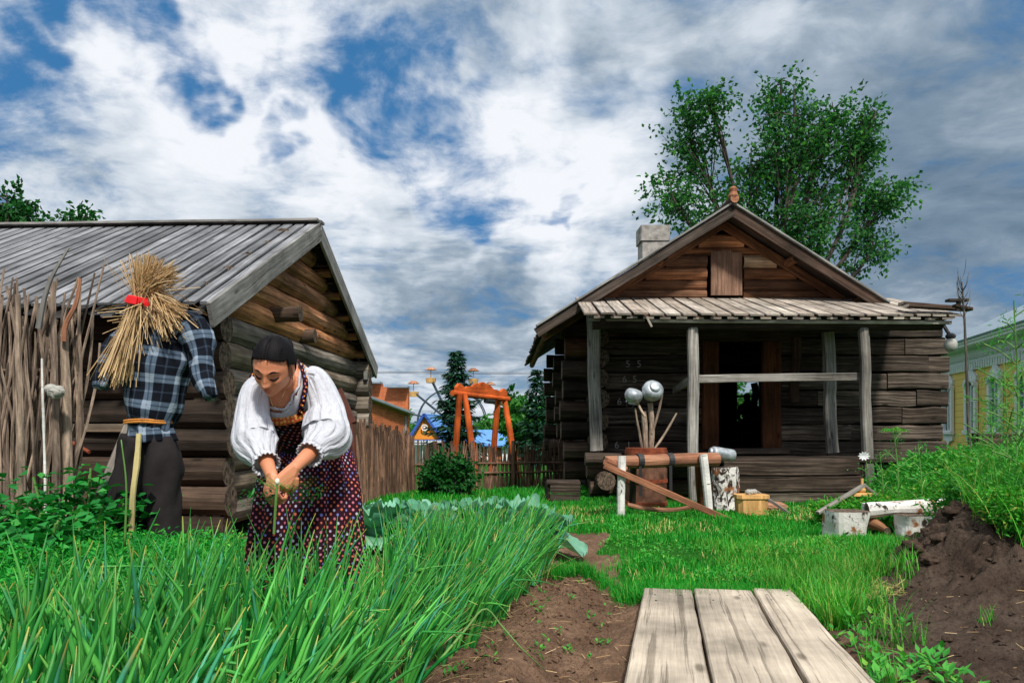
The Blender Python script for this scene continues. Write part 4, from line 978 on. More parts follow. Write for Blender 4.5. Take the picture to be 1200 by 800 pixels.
def left_fence():
    t = thing('stick_fence', 'tall woven fence of bare upright branches at the left edge beside the scarecrow', 'fence', (-3.2, 5.0, 0))
    m = MB(); a, b = (-4.6, 4.9, 0), (-3.02, 5.35, 0)
    stick_row(m, a, b, 200, lambda f: 1.92+.14*math.sin(f*7)+.12*math.sin(f*19),   .05, .0135, wob=.12, seg=12)
    stick_row(m, (-4.6, 4.82, 0), (-3.05, 5.2, 0), 110, lambda f: 1.82+.2*math.sin(f*9+2), -.05, .011, wob=.10, seg=12)
    m.build('upright_sticks', M['stick'], t)
    for z in (.45, .95, 1.42):
        m = MB(); n = 30
        for s in (1, -1):
            pts = [np.array(a)*(1-f)+np.array(b)*f+np.array([0, s*.035*math.sin(f*40), z+.02*math.sin(f*9)]) for f in np.linspace(0, 1, n)]; m.sweep(pts, circ(.014, 6), ZUP)
        m.build('woven_rail', M['stick'], t)
    # broad old slabs and the gate post
    for px, py0, py1, r, d, mt, l in ((22, 345, 600, .022, 4.8, 'stick', 0), (50, 420, 590, .008, 4.85, 'birch', 0), (76, 385, 545, .035, 5.25, 'stick', 0), (63, 330, 560, .022, 5.15, 'stick', 0)):
        m = MB(); m.sweep(spl([P(px+4, 640, d), P(px+2, (py0+py1)/2+20, d), P(px, (py0+py1)/2-40, d), P(px-1, py0, d)], 12), circ(r, 8), (0, 1, 0), scale=np.linspace(1.1, .8, 12), rough=(.005, 9)); m.build('post', M[mt], t)
    m = MB(); m.sweep(spl([P(45, 385, 5.0), P(52, 350, 5.0), P(62, 322, 5.0), P(80, 291, 5.0)], 10), np.array([rect(.035, .02)*(1-.6*q) for q in np.linspace(0, 1, 10)]), (0, 1, 0)); m.build('split_slab', M['rake'], t)
    m = MB(); m.sweep(spl([P(75, 400, 5.2), P(77, 380, 5.2), P(88, 358, 5.2), P(92, 340, 5.2), P(94, 326, 5.2)], 12), circ(.016, 7), (0, 1, 0), scale=np.linspace(1.2, .7, 12)); m.build('forked_prong', M['saw_log'], t)
    m = MB(); m.ball(P(65, 459, 5.05), (.055, .05, .045), rough=(.2, 2)); m.ball(P(60, 456, 5.05), (.04, .05, .035)); m.build('bound_knot', M['sack'], t)
left_fence()
def back_fence():
    t = thing('paling_fence', 'taller brown fence of close upright sticks running back beside the gardener', 'fence', P(440, 585, 12)*(1, 1, 0))
    a, b = P(398, 505, 10.2)*(1, 1, 0), P(484, 505, 14)*(1, 1, 0); m = MB()
    stick_row(m, a, b, 200, lambda f: 1.2-.22*f, .0, .025, wob=.03, seg=5); m.build('upright_sticks', M['fence'], t)
    for f in (.27, .52, .99):
        p = a*(1-f)+b*f; m = MB(); m.log(p+(0, -.06, -.1), p+(0, -.06, 1.15-.2*f), .05, .04, 6); m.build('post', M['fence'], t)
    t = thing('paling_fence', 'low brown garden fence of thin upright sticks between the two log buildings', 'fence', P(570, 580, 15)*(1, 1, 0))
    a, b = P(484, 505, 14.2)*(1, 1, 0), P(668, 505, 15.4)*(1, 1, 0); m = MB()
    stick_row(m, a, b, 150, lambda f: .98, .0, .015, wob=.03, seg=5); m.build('upright_sticks', M['fence'], t)
    for z in (.12, .45, .62):
        m = MB(); m.log(a+(0, -.03, z-.2), b+(0, -.03, z-.2), .02, None, 14); m.build('rail', M['fence'], t)
    for f in (.0, .13, .36, .62, .98):
        p = a*(1-f)+b*f; m = MB(); m.log(p+(0, -.07, -.3), p+(0, -.07, .85), .04, .035, 5); m.build('post', M['fence'], t)
    t = thing('dark_fence', 'low dark board fence behind the weeds right of the cabin', 'fence', (7.9, 12.2, .3))
    for z in (.50, .72, .90):
        m = MB(); m.bar((7.3, 12.3, z), (11.0, 11.3, z), .05, .19, ZUP, n=6, jit=.01); m.build('board', M['beam'], t)
    for f in (0, .33, .66, 1):
        m = MB(); m.log((7.3+3.7*f, 12.38-f, .1), (7.3+3.7*f, 12.38-f, 1.0), .05, None, 4); m.build('post', M['beam'], t)
back_fence()
def quad(m, a, b, c, d, w=None, mi=0, th=.12):
    """thick slab a-b-c-d (ccw seen from outside)"""
    a, b, c, d = [np.asarray(v, float) for v in (a, b, c, d)]; n = unit(np.cross(b-a, d-a)); W_ = np.linalg.norm(b-a); Hh = np.linalg.norm(d-a)
    V = [a, b, c, d, a-n*th, b-n*th, c-n*th, d-n*th]
    xx = unit(b-a); uv = [(float(np.dot(v-a, xx)), float(np.linalg.norm((v-a)-xx*np.dot(v-a, xx)))) for v in V]
    m.raw(V, [(0, 1, 2, 3), (7, 6, 5, 4), (0, 4, 5, 1), (1, 5, 6, 2), (2, 6, 7, 3), (3, 7, 4, 0)], uv, mi=mi)
def brick_house():
    t = thing('brick_building', 'orange brick building with rough parapet and grey roof edge behind the tall stick fence', 'brick building', P(420, 510, 28)*(1, 1, 0))
    # long side: from left/near to right/far
    a, b = P(360, 505, 24)*(1, 1, 0), P(480, 505, 31)*(1, 1, 0); za, zb = P(0, 441, 24)[2], P(0, 486, 31)[2]; m = MB()
    quad(m, a+(0, 0, -1.5), b+(0, 0, -1.5), b+(0, 0, zb), a+(0, 0, zb+1.15*0+za-zb), th=.3)
    c = b+(-2.5, 6, 0); quad(m, b+(0, 0, -1.5), c+(0, 0, -1.5), c+(0, 0, zb), b+(0, 0, zb), th=.3)
    quad(m, a+(-3, 6, -1.5)+(0, .0, 0), a+(0, 0, -1.5), a+(0, 0, za), a+(-3, 6, za), th=.3)
    m.build('wall', M['brick'], t)
    m = MB(); m.bar(a+(0, -.1, za+.04), b+(.1, -.12, zb+.04), .3, .10, ZUP); m.build('roof_edge', M['grey_roof'], t)
    m = MB(); quad(m, a+(-.1, .2, za+.05), b+(.1, .2, zb+.05), b+(-1.5, 3, zb+.3), a+(-1.5, 3, za+.2), th=.1); m.build('roof', M['grey_roof'], t)
    m = MB(); d = 33
    for (x0, x1, y) in ((424, 447, 449), (447, 454, 453), (454, 478, 454)):
        quad(m, P(x0, 520, d), P(x1, 520, d), P(x1, y, d), P(x0, y, d), th=.5)
    m.build('parapet', M['brick'], t)
    m = MB(); m.bar(P(424, 448.5, 32.9), P(447, 448.5, 32.9), .7, .08, ZUP); m.bar(P(454, 453.5, 32.9), P(479, 453.5, 32.9), .7, .08, ZUP); m.build('coping', M['grey_roof'], t)
    m = MB(); m.log(P(475, 487, 30.6), P(475, 525, 30.6), .05, None, 3); m.build('downpipe', M['grey_roof'], t)
brick_house()
def blue_house():
    t = thing('kiosk', 'small building with a blue roof and an orange gable bearing a round emblem', 'kiosk', P(500, 530, 42)*(1, 1, 0))
    d = 42; m = MB(); A_, B_, C_ = P(481, 514.5, d), P(517, 514.5, d), P(497.5, 487, d)
    m.raw([A_, B_, C_, A_+(0, .3, 0), B_+(0, .3, 0), C_+(0, .3, 0)], [(0, 1, 2), (5, 4, 3), (0, 3, 4, 1)]); m.build('gable', M['orange_board'], t)
    m = MB(); off = np.array([1.2, 5.5, 0])
    quad(m, B_+(.15, -.2, -.12), B_+off+(.15, 0, -.12), C_+off+(0, 0, .12), C_+(0, -.2, .12), th=.08); quad(m, C_+(0, -.2, .12), C_+off+(0, 0, .12), A_+off+(-.15, 0, -.12), A_+(-.15, -.2, -.12), th=.08); m.build('roof', M['blue_roof'], t)
    m = MB(); m.bar(A_+(-.12, -.25, -.08), C_+(0, -.25, .10), .1, .14, ZUP); m.bar(B_+(.12, -.25, -.08), C_+(0, -.25, .10), .1, .14, ZUP); m.build('bargeboard', M['blue'], t)
    m = MB(); m.bar(P(480, 517.2, d-.3), P(520, 517.2, d-.3), .1, .20, ZUP); sg = m.build('sign_board', M['blue'], t)
    m = MB(); x = 482.0
    while x < 517.5:
        if 499.5 < x < 501.8 and m.n: m.build('sign_word', M['white'], sg); m = MB(); x = 501.9
        w_ = random.uniform(.8, 1.5)
        if not 499.5 < x < 501: 
            m.bar(P(x, 515.8, d-.4), P(x, 518.6, d-.4), .035, .02, (0, 1, 0)); m.bar(P(x+w_*.7, 515.8, d-.4), P(x+w_*.7, 518.6, d-.4), .03, .02, (0, 1, 0)); m.bar(P(x, 517.1+random.choice((-1.2, 0, 1.2)), d-.4), P(x+w_*.7, 517.1, d-.4), .02, .03, ZUP)
        x += w_+.7
    m.build('sign_word', M['white'], sg)
    m = MB(); an = np.linspace(0, 2*math.pi, 20); c = P(497.5, 501, d-.15)
    m.sweep([c+np.array([math.cos(x)*.15, 0, math.sin(x)*.15]) for x in an], circ(.035, 6), (0, 1, 0), cap=False); m.ball(c, (.07, .03, .07), 8, 12); m.build('emblem', M['white'], t)
    m = MB(); m.bar(P(482, 521, d), P(503, 521, d), .1, .12, ZUP)
    for x in (484, 496, 509): m.bar(P(x, 520, d), P(x, 560, d), .1, .1, (0, 1, 0))
    quad(m, A_+(0, 1.2, -3.2)+(.2, 0, 0), B_+(0, 1.2, -3.2), B_+(0, 1.2, 0), A_+(0, 1.2, 0), th=.2); m.build('front_wall', M['white'], t)
    t = thing('blue_roof_house', 'low brown house with a pale blue roof seen through the orange swing frame', 'house', P(600, 530, 46)*(1, 1, 0)); d = 46
    m = MB(); quad(m, P(548, 521, d), P(640, 523, d), P(588, 503, d+2), P(528, 504, d+2), th=.1); m.build('roof', M['blue_roof'], t)
    m = MB(); quad(m, P(550, 570, d+.5), P(636, 570, d+.5), P(636, 522, d+.5), P(550, 521, d+.5), th=.3)
    quad(m, P(636, 570, d+.5), P(630, 570, d+4), P(630, 520, d+4), P(636, 522, d+.5), th=.3); m.build('wall', M['brick'], t)
    for x in (560, 575, 592): m = MB(); m.bar(P(x, 524, d+.4), P(x, 540, d+.4), .45, .06, (0, 1, 0)); m.build('window', M['white'], t)
blue_house()
def wheel():
    d = 62; c = P(530, 496, d); r = 58/F*d; ax = unit(np.array([.25, -1, 0])); s = np.cross(ax, (0, 0, 1)); z = np.array([0, 0, 1.])
    t = thing('ferris_wheel', 'ferris wheel with open yellow and dark canopied cabins behind the big spruce', 'ferris wheel', (c[0], c[1], -3.5))
    m = MB()
    for off in (-.3, .3):
        m.sweep([c+ax*off+(s*math.cos(a)+z*math.sin(a))*r*.70 for a in np.linspace(0, 2*math.pi, 49)], circ(.05, 6), ax, cap=False)
        m.sweep([c+ax*off+(s*math.cos(a)+z*math.sin(a))*r*.42 for a in np.linspace(0, 2*math.pi, 37)], circ(.03, 6), ax, cap=False)
    m.build('rim', M['wheel'], t)
    N = 14
    for k in range(N):
        a = (k+.5)/N*2*math.pi; e = s*math.cos(a)+z*math.sin(a); m = MB()
        for off in (-.3, .3): m.bar(c+ax*off, c+ax*off+e*r, .10, .08, ax)
        m.build('spoke', M['wheel'], t)
        p = c+e*r-(0, 0, .3); m = MB(); m.sweep([p+(0, 0, -.05), p+(0, 0, .32)], circ(.42, 10), (0, 1, 0), scale=[.85, 1]); m.log(p, p+(0, 0, 1.0), .03, None, 2)
        tub = m.build('cabin', M['yellow_wood'] if (k % 3) else M['dark_rake'], t)
        m = MB(); m.sweep([p+(0, 0, .95), p+(0, 0, 1.18)], circ(.5, 10), (0, 1, 0), scale=[1, .35]); m.build('canopy', M['saw_log'] if k % 3 else M['iron'], tub)
    m = MB()
    for off in (-.6, .6):
        for sx_ in (-1, 1): m.bar(c+ax*off, c+ax*off+s*sx_*1.8-(0, 0, c[2]+3.4), .14, .12, ax)
    m.build('support', M['grey_roof'], t)
wheel()
def swing():
    t = thing('swing_frame', 'orange painted log swing frame with a carved crossbeam beyond the stick fence', 'swing frame', P(568, 550, 21)*(1, 1, 0))
    a, b = P(534, 461, 20), P(593, 467, 22.0)
    for (top, px, d) in ((a+(.10, 0, 0), 531, 20.3), (a+(.22, .1, 0), 560, 19.6), (b-(.22, .2, 0), 575, 22.2), (b-(.05, 0, 0), 608, 21.4)):
        f = P(px, 552, d); f[2] = -.4; m = MB(); m.log(top, f, .075, .09, 6, jit=.01); m.build('leg', M['orange'], t)
    dd = unit(b-a); m = MB(); m.log(a-dd*.15, b+dd*.12, .075, .075, 6); m.build('crossbeam', M['orange'], t)
    m = MB(); L = np.linalg.norm(b-a); nrm = np.cross(dd, (0, 0, 1)); top = []
    n = 40; V = []; fs = []
    for k in range(n+1):
        f = k/n; h = .08+.20*math.exp(-((f-.5)/.22)**2)+.05*abs(math.sin(f*22))+.09*math.exp(-((f-.06)/.06)**2)+.09*math.exp(-((f-.94)/.06)**2)
        for (q, zz) in ((-1, .05), (-1, .05+h), (1, .05+h), (1, .05)): V.append(a+dd*(L*f)+nrm*q*.045+np.array([0, 0, zz]))
    for k in range(n):
        for j in range(4): fs.append((k*4+j, k*4+(j+1) % 4, (k+1)*4+(j+1) % 4, (k+1)*4+j))
    fs += [(3, 2, 1, 0), (n*4, n*4+1, n*4+2, n*4+3)]; m.raw(V, fs)
    for k in range(7):
        f = .14+.12*k; m.ball(a+dd*L*f-nrm*.03+(0, 0, .16), (.06, .06, .05), 6, 8)
    m.build('carved_crest', M['orange'], t)
    m = MB(); c = a*.35+b*.65-(0, 0, .12); m.log(c-dd*.2, c+dd*.2, .07, None, 4); m.build('hanger', M['iron'], t)
swing()
def yellow_house():
    t = thing('yellow_house', 'yellow board house with white carved window frames and grey metal roof at the right edge', 'house', (12.8, 21, 0))
    # wall line found from two sighted points; runs towards the camera on the right
    a = np.array([13.35, 24.2, 0]); b = np.array([11.95, 17.6, 0]); wd = unit(b-a); nrm = np.array([-abs(wd[1]), wd[0]*-1, 0]); nrm = unit(np.cross(wd, (0, 0, 1)));
    if nrm[0] > 0: nrm = -nrm
    zt = 3.35; zb = -.2; a = a-wd*.6; Lw = 7.6; e = a+wd*Lw; dp = -nrm*8
    def Q(s_, z, o=0.): return a+wd*s_+nrm*o+np.array([0, 0, z])
    m = MB(); quad(m, Q(0, zb), Q(Lw, zb), Q(Lw, zt-.5), Q(0, zt-.5), th=.25); quad(m, Q(Lw, zb), Q(Lw, zb)+dp, Q(Lw, zt-.5)+dp, Q(Lw, zt-.5), th=.25); quad(m, Q(0, zb)+dp, Q(0, zb), Q(0, zt-.5), Q(0, zt-.5)+dp, th=.25)
    m.build('wall', M['yellow_wall'], t)
    m = MB(); quad(m, Q(-.05, zt-.52, .04), Q(Lw+.05, zt-.52, .04), Q(Lw+.05, zt, .04), Q(-.05, zt, .04), th=.2)
    m.bar(Q(-.3, zt+.02, .22), Q(Lw+.3, zt+.02, .22), .5, .10, ZUP); m.bar(Q(-.3, zt+.10, .36), Q(Lw+.3, zt+.10, .36), .3, .10, ZUP)
    for s_ in np.arange(.05, Lw, .17): m.bar(Q(s_, zt-.62, .07), Q(s_, zt-.40, .07), .10, .03, nrm); m.ball(Q(s_+.08, zt-.28, .06), (.05, .05, .05), 5, 6)
    for s_ in (.05, Lw-.1): m.bar(Q(s_, zb, .03), Q(s_, zt-.5, .03), .22, .08, nrm)
    m.build('cornice', M['white'], t)
    m = MB(); p0, p1 = Q(-.45, zt+.15, .55), Q(Lw+.45, zt+.15, .55); p2, p3 = p1+(-nrm*9.1), p0+(-nrm*9.1); r0 = Q(2.8, zt+2.45, -4); r1 = Q(Lw-2.8, zt+2.45, -4)
    quad(m, p0, p1, r1, r0, th=.06)
    m.raw([p3, p0, r0], [(0, 1, 2)], [(0, 0), (9, 0), (4.5, 4)]); m.raw([p1, p2, r1], [(0, 1, 2)], [(0, 0), (9, 0), (4.5, 4)]); m.raw([p2, p3, r0, r1], [(0, 1, 2, 3)], [(0, 0), (8, 0), (6, 4), (2, 4)])
    m.build('roof', M['seam'], t)
    for s_ in (1.05, 2.95, 4.65, 6.4):
        wz0, wz1 = 1.05, 2.2; m = MB()
        for (u0, z0, u1, z1) in ((-.36, wz0, -.36, wz1+.12), (.36, wz0, .36, wz1+.12)): m.bar(Q(s_+u0, z0, .06), Q(s_+u1, z1, .06), .14, .09, nrm)
        m.bar(Q(s_-.46, wz0-.06, .08), Q(s_+.46, wz0-.06, .08), .12, .12, ZUP); m.bar(Q(s_, wz0, .05), Q(s_, wz1+.1, .05), .04, .04, nrm); m.bar(Q(s_-.3, wz1-.33, .05), Q(s_+.3, wz1-.33, .05), .04, .04, ZUP)
        an = np.linspace(0, math.pi, 12); m.sweep([Q(s_+.36*math.cos(x), wz1+.08+.20*math.sin(x), .07) for x in an], rect(.12, .15), nrm)
        V = [Q(s_+x, z, o_) for o_ in (.0, .07) for x, z in ((-.40, wz1+.22), (.40, wz1+.22), (.42, wz1+.34), (.20, wz1+.46), (.08, wz1+.62), (0, wz1+.72), (-.08, wz1+.62), (-.20, wz1+.46), (-.42, wz1+.34))]
        n = 9; m.raw(V, [tuple(range(n))[::-1], tuple(range(n, 2*n))]+[(i, (i+1) % n, (i+1) % n+n, i+n) for i in range(n)])
        V = [Q(s_+x, z, o_) for o_ in (.0, .06) for x, z in ((.42, wz0-.12), (-.42, wz0-.12), (-.36, wz0-.3), (-.15, wz0-.32), (0, wz0-.44), (.15, wz0-.32), (.36, wz0-.3))]
        n = 7; m.raw(V, [tuple(range(n))[::-1], tuple(range(n, 2*n))]+[(i, (i+1) % n, (i+1) % n+n, i+n) for i in range(n)])
        w_ = m.build('window_frame', M['white'], t)
        m = MB(); quad(m, Q(s_-.31, wz0, .02), Q(s_+.31, wz0, .02), Q(s_+.31, wz1+.16, .02), Q(s_-.31, wz1+.16, .02), th=.05); m.build('window_pane', M['glass'], w_)
yellow_house()
def wires():
    t = thing('power_line', 'thin dark power wires crossing the sky between the two log buildings', 'power line', (-20, 45, -1.5))
    m = MB()
    for dz in (0, -.22):
        m.sweep([(x, 40, P(0, 436.5, 40)[2]+dz*.3+.0006*(x-2)**2) for x in np.linspace(-24, 26, 40)], circ(.012, 4), ZUP)
    m.sweep([(x, 30+(x+2)*.3, P(0, 467, 32)[2]+.05*(x+2)*.5) for x in np.linspace(0, 12, 12)], circ(.008, 4), ZUP)
    m.build('wire', M['iron'], t)
    for x in (-24, 26): m = MB(); m.log((x, 40, -2), (x, 40, 4.6), .12, .09, 5); m.build('pole', M['bark'], t)
wires()

# ------------------------------------------------------------------ trees
def limb_tree(t, root, lobes, r0, nleaf, leaf, lsize, bark='bark', fork=.35, twigs=26, spread=.32, elong=1.0):
    """a trunk that forks into one limb per lobe, twigs to points inside each lobe, leaves strung along the twigs"""
    m = MB(); LP = []; LD = []; root = np.asarray(root, float)
    tot = sum(l[3] for l in lobes); mean = np.mean([l[0] for l in lobes], axis=0); kn = root+(mean-root)*fork; kn[:2] = root[:2]*.7+kn[:2]*.3
    m.sweep(spl([root-(0, 0, .3), (root+kn)/2+(.05, 0, 0), kn], 8), circ(r0, 9), (0, 1, 0), scale=np.linspace(1.15, .7, 8), rough=(r0*.1, 3))
    for (c, rad, top, wgt) in lobes:
        c = np.asarray(c, float); tp = c+np.array([0, 0, rad[2]*.9])*1.0; mid = kn*.45+c*.55+rng.normal(size=3)*.15
        path = spl([kn, mid, c, tp], 16); m.sweep(path, circ(r0*.6, 7), (0, 1, 0), scale=np.linspace(1, .12, 16))
        for k in range(int(twigs*wgt)):
            u = rdir(1)[0]*rng.random()**.38; e = c+u*np.asarray(rad); i0 = min(15, max(2, int(rng.random()*9+ (e[2]-path[0][2])/max(path[-1][2]-path[0][2], .1)*9-3))); s_ = path[i0]
            if e[2] < s_[2]-.3: e[2] = s_[2]-.3+rng.random()*.3
            md = (s_+e)/2+np.array([0, 0, .10*np.linalg.norm(e-s_)]); tw = spl([s_, md, e], 7); m.sweep(tw, circ(r0*.16, 5), (0, 1, 0), scale=np.linspace(1, .25, 7), cap=False)
            nl = max(6, int(nleaf/tot/twigs)); 
            ns = 6
            for q_ in range(ns):                                # small side sprays
                f = .35+.65*q_/(ns-1); b0 = tw[0]*0+np.array([np.interp(f, np.linspace(0, 1, 7), tw[:, a]) for a in range(3)]); dv = unit(unit(e-s_)+rng.normal(size=3)*.7)*spread*rng.uniform(.5, 1.3)
                dv[2] -= .05; nn_ = nl//ns+1; ff = rng.random((nn_, 1)); LP.append(b0+dv*ff+rng.normal(size=(nn_, 3))*spread*.16); LD.append(unit(dv)+rng.normal(size=(nn_, 3))*.7+(0, 0, -.35*elong))
    m.build('trunk', M[bark], t)
    LP = np.vstack(LP); LD = np.vstack(LD); n = len(LP)
    leaf_mesh('crown', LP, LD, rdir(n), lsize*rng.uniform(.7, 1.25, n), lsize*.72*rng.uniform(.7, 1.2, n), M[leaf], t)
def poplar():
    t = thing('poplar_tree', 'tall loose crowned tree rising behind the gable of the dark cabin', 'tree', P(905, 545, 24)*(1, 1, 0)); d = 24; k = d/F
    def lb(px, py, rx, rz, w_, dd=0): return (P(px, py, d+dd), (rx*k, rx*k*.9, rz*k), 0, w_)
    lobes = [lb(810, 165, 36, 58, 1.3, .5), lb(790, 235, 34, 36, .8), lb(835, 125, 26, 22, .5), lb(930, 150, 42, 56, 1.6, -.4), lb(915, 110, 22, 20, .4), lb(955, 200, 55, 50, 1.3, .6), lb(880, 215, 40, 44, 1.0),
             lb(1010, 180, 34, 46, 1.1), lb(1022, 145, 14, 20, .3), lb(1032, 238, 36, 34, 1.0, .3), lb(960, 265, 60, 38, 1.1, -.5), lb(1020, 295, 32, 26, .6), lb(860, 262, 50, 30, .8)]
    limb_tree(t, P(905, 540, d)*(1, 1, 0), lobes+[lb(975, 150, 26, 34, .6), lb(900, 260, 60, 34, .8)], .15, 16500, 'birch_leaf', .15, 'bark', .42, 30, .60)
poplar()
def misc_trees():
    t = thing('garden_tree', 'dark leafy tree top showing over the left end of the barn ridge', 'tree', P(10, 560, 17)*(1, 1, 0)); d = 17; k = d/F
    limb_tree(t, P(5, 560, d)*(1, 1, 0), [(P(8, 255, d), (34*k, 30*k, 34*k), 0, 1.4), (P(-45, 250, d), (40*k, 30*k, 50*k), 0, 1.5), (P(50, 275, d), (22*k, 20*k, 18*k), 0, .5), (P(98, 268, d), (26*k, 20*k, 17*k), 0, .6)], .14, 3600, 'bush', .13, 'bark', .5, 22, .35)
    t = thing('leafy_tree', 'bright green leafy tree seen through the rear window of the cabin', 'tree', H(4.6, 10, 0)); c = H(4.9, 10, 1.6)
    limb_tree(t, H(4.6, 10, 0), [(c, (1.5, 1.0, 1.3), 0, 1)], .12, 5000, 'far_tree', .14, 'bark', .4, 40, .4)
misc_trees()
def spruce(t, root, h, r, n=26, sz=.22, dens=1.0, bare=0.08):
    root = np.asarray(root, float); m = MB(); m.log(root-(0, 0, .2), root+(0, 0, h), h*.016, .01, 10, k=8)
    LP = []; LD = []; zz = np.linspace(bare, .985, n)
    for i_, f in enumerate(zz):
        R_ = r*(1-f)**.85*(.82+.3*math.sin(i_*2.4))+.05; nb = int(9+4*(1-f)); ph = random.random()*6
        for b in range(nb):
            a = ph+b/nb*6.283+random.uniform(-.25, .25); L = R_*random.uniform(.72, 1.15); e = np.array([math.cos(a), math.sin(a), 0]); s_ = root+(0, 0, h*f)
            tt = np.linspace(0, 1, 6); path = np.array([s_+e*L*x+np.array([0, 0, -.30*L*x+.22*L*x*x]) for x in tt]); m.sweep(path, circ(h*.0028, 4), ZUP, scale=np.linspace(1, .3, 6), cap=False)
            nn_ = int((10+34*L/r)*dens); x = rng.random((nn_, 1))**.8; b0 = s_+e*L*x+np.stack([0*x[:, 0], 0*x[:, 0], (-.30*L*x+.22*L*x*x)[:, 0]], 1)
            sd_ = np.array([-e[1], e[0], 0]); sg = rng.choice([-1, 1], (nn_, 1)); LP.append(b0+rng.normal(size=(nn_, 3))*sz*.15); LD.append(e*.7+sd_*sg*rng.uniform(.2, 1, (nn_, 1))+np.array([0, 0, -.35])+rng.normal(size=(nn_, 3))*.15)
    m.build('trunk', M['bark'], t); LP = np.vstack(LP); LD = np.vstack(LD); n_ = len(LP)
    leaf_mesh('crown', LP, LD, np.tile([0, 0, 1.], (n_, 1))+rng.normal(size=(n_, 3))*.3, sz*rng.uniform(.7, 1.3, n_), sz*.34, M['spruce'], t, .1)
def spruces():
    g = 'spruces beyond the stick fence'; zb = -1.3
    t = thing('spruce_tree', 'tall dark pointed spruce standing behind the left leg of the orange swing frame', 'spruce', P(535, 545, 36)*(1, 1, 0)+(0, 0, zb), g); spruce(t, P(535, 545, 36)*(1, 1, 0)+(0, 0, zb), P(0, 411, 36)[2]-zb, 1.9, 24, .34)
    t = thing('spruce_tree', 'slimmer spruce against the sky just left of the cabin corner', 'spruce', P(629, 545, 33)*(1, 1, 0)+(0, 0, zb), g); spruce(t, P(629, 545, 33)*(1, 1, 0)+(0, 0, zb), P(0, 433, 33)[2]-zb, 1.15, 18, .34, .6)
    t = thing('spruce_tree', 'broad spruce half hidden behind the cabin corner logs', 'spruce', P(656, 545, 30)*(1, 1, 0)+(0, 0, zb), g); spruce(t, P(656, 545, 30)*(1, 1, 0)+(0, 0, zb), P(0, 418, 30)[2]-zb, 1.35, 20, .34, .8)
spruces()
def far_trees():
    g = 'leafy trees behind the fences'
    spec = [(612, 490, 36, 22, 30, 'light green bushy tree between the swing frame and the slim spruce'), (640, 492, 40, 26, 28, 'light green bushy tree behind the two spruces'), (575, 505, 55, 20, 18, 'green tree behind the pale blue roof'),
            (468, 500, 60, 30, 22, 'green tree crown behind the brick building and the kiosk'), (600, 478, 50, 12, 26, 'thin dark tree right of the swing crossbeam'), (515, 506, 58, 26, 16, 'low green tree behind the kiosk roof')]
    for (px, py, d, rx, rz, lab) in spec:
        k = d/F; b = P(px, 560, d); b[2] = float(ground_z(b[0], b[1])); t = thing('leafy_tree', lab, 'tree', b, g)
        limb_tree(t, b, [(P(px, py, d), (rx*k, rx*k, rz*k), 0, 1.0), (P(px+rx*.5, py+8, d), (rx*k*.7, rx*k, rz*k*.6), 0, .6), (P(px-rx*.5, py+10, d), (rx*k*.7, rx*k, rz*k*.6), 0, .6)], .10, 1800, 'far_tree' if 'dark' not in lab else 'bush', .30, 'bark', .4, 26, .45)
    # distant wood closing the horizon
    n = 26000; th = rng.uniform(-1.2, 1.2, n); rr = rng.uniform(95, 118, n); x = np.sin(th)*rr; y = np.cos(th)*rr
    hh = 3.6+1.2*vnoise(np.stack([th*22, 0*th, 0*th], -1), 3)+.6*vnoise(np.stack([th*70, 0*th, 0*th], -1), 4)
    z = -3.2+hh*rng.random(n)**.7*1.05; o = leaf_mesh('far_wood', np.stack([x, y, z], -1), rdir(n), rdir(n), 1.1, .9, M['far_tree']); tag(o, 'distant belt of green woodland along the horizon', 'woodland', None, 'stuff')
far_trees()
# ------------------------------------------------------------------ scarecrow and gardener
def tubep(pts, radii, n=24, k=40, up=(0, -1, 0), folds=None, seed=0, wr=None, off=0):
    """smooth tube: pts control points, radii (a,b) pairs; folds(t, ang)->factor. returns path, profiles"""
    pts = spl(pts, n); rad = spl(radii, n); a = np.arange(k)/k*2*np.pi; pr = []
    for i_, t in enumerate(np.linspace(0, 1, n)):
        f = folds(t, a) if folds else 1.0
        pr.append(np.stack([np.cos(a)*rad[i_, 0]*f, np.sin(a)*rad[i_, 1]*f], 1))
    return pts, np.array(pr)
def garment(name, pts, radii, mt, parent, n=24, k=40, up=(0, -1, 0), folds=None, rough=None, mb=None, cap=True, tone=None):
    m = mb or MB(); p, pr = tubep(pts, radii, n, k, up, folds); m.sweep(p, pr, up, rough=rough, cap=cap, tone=tone, seed=5)
    if mb is None: return m.build(name, mt, parent, True)
def straws(m_list, a, dirs, L, w_=.007, bend=.3, mat_='straw', name='straw', parent=None):
    a = np.asarray(a, float); N = len(dirs); L = np.broadcast_to(L, (N,)); s = np.linspace(0, 1, 5); V = []; Q = []; sd_ = unit(np.cross(dirs, rdir(N)))
    C = a[:, None]+dirs[:, None]*(L[:, None, None]*s[None, :, None])+np.array([0, 0, -1.])*(s[None, :, None]**2*(bend*L)[:, None, None])
    up2 = np.cross(sd_, dirs)
    V = np.stack([C+sd_[:, None]*w_*.5, C-sd_[:, None]*w_*.5+up2[:, None]*w_*.2, C+up2[:, None]*w_*.6], 2).reshape(-1, 3); o = (np.arange(N)*15)[:, None, None]; i_ = np.arange(4)[None, :, None]; j = np.arange(3)[None, None]; jn = (j+1) % 3
    q = np.stack([o+i_*3+j, o+i_*3+jn, o+(i_+1)*3+jn, o+(i_+1)*3+j], -1).reshape(-1); nf = len(q)//4
    uv = np.tile(np.repeat(np.linspace(0, 1, 4), 3)[:, None, None], (N, 1, 1)).reshape(-1, 1); uv = np.repeat(np.concatenate([uv, uv*0], 1), 4, 0)
    return mesh_np(name, V, q, np.full(nf, 4), uv, np.repeat(rng.random((N, 2)), 48, 0), None, [M[mat_]], parent, False)
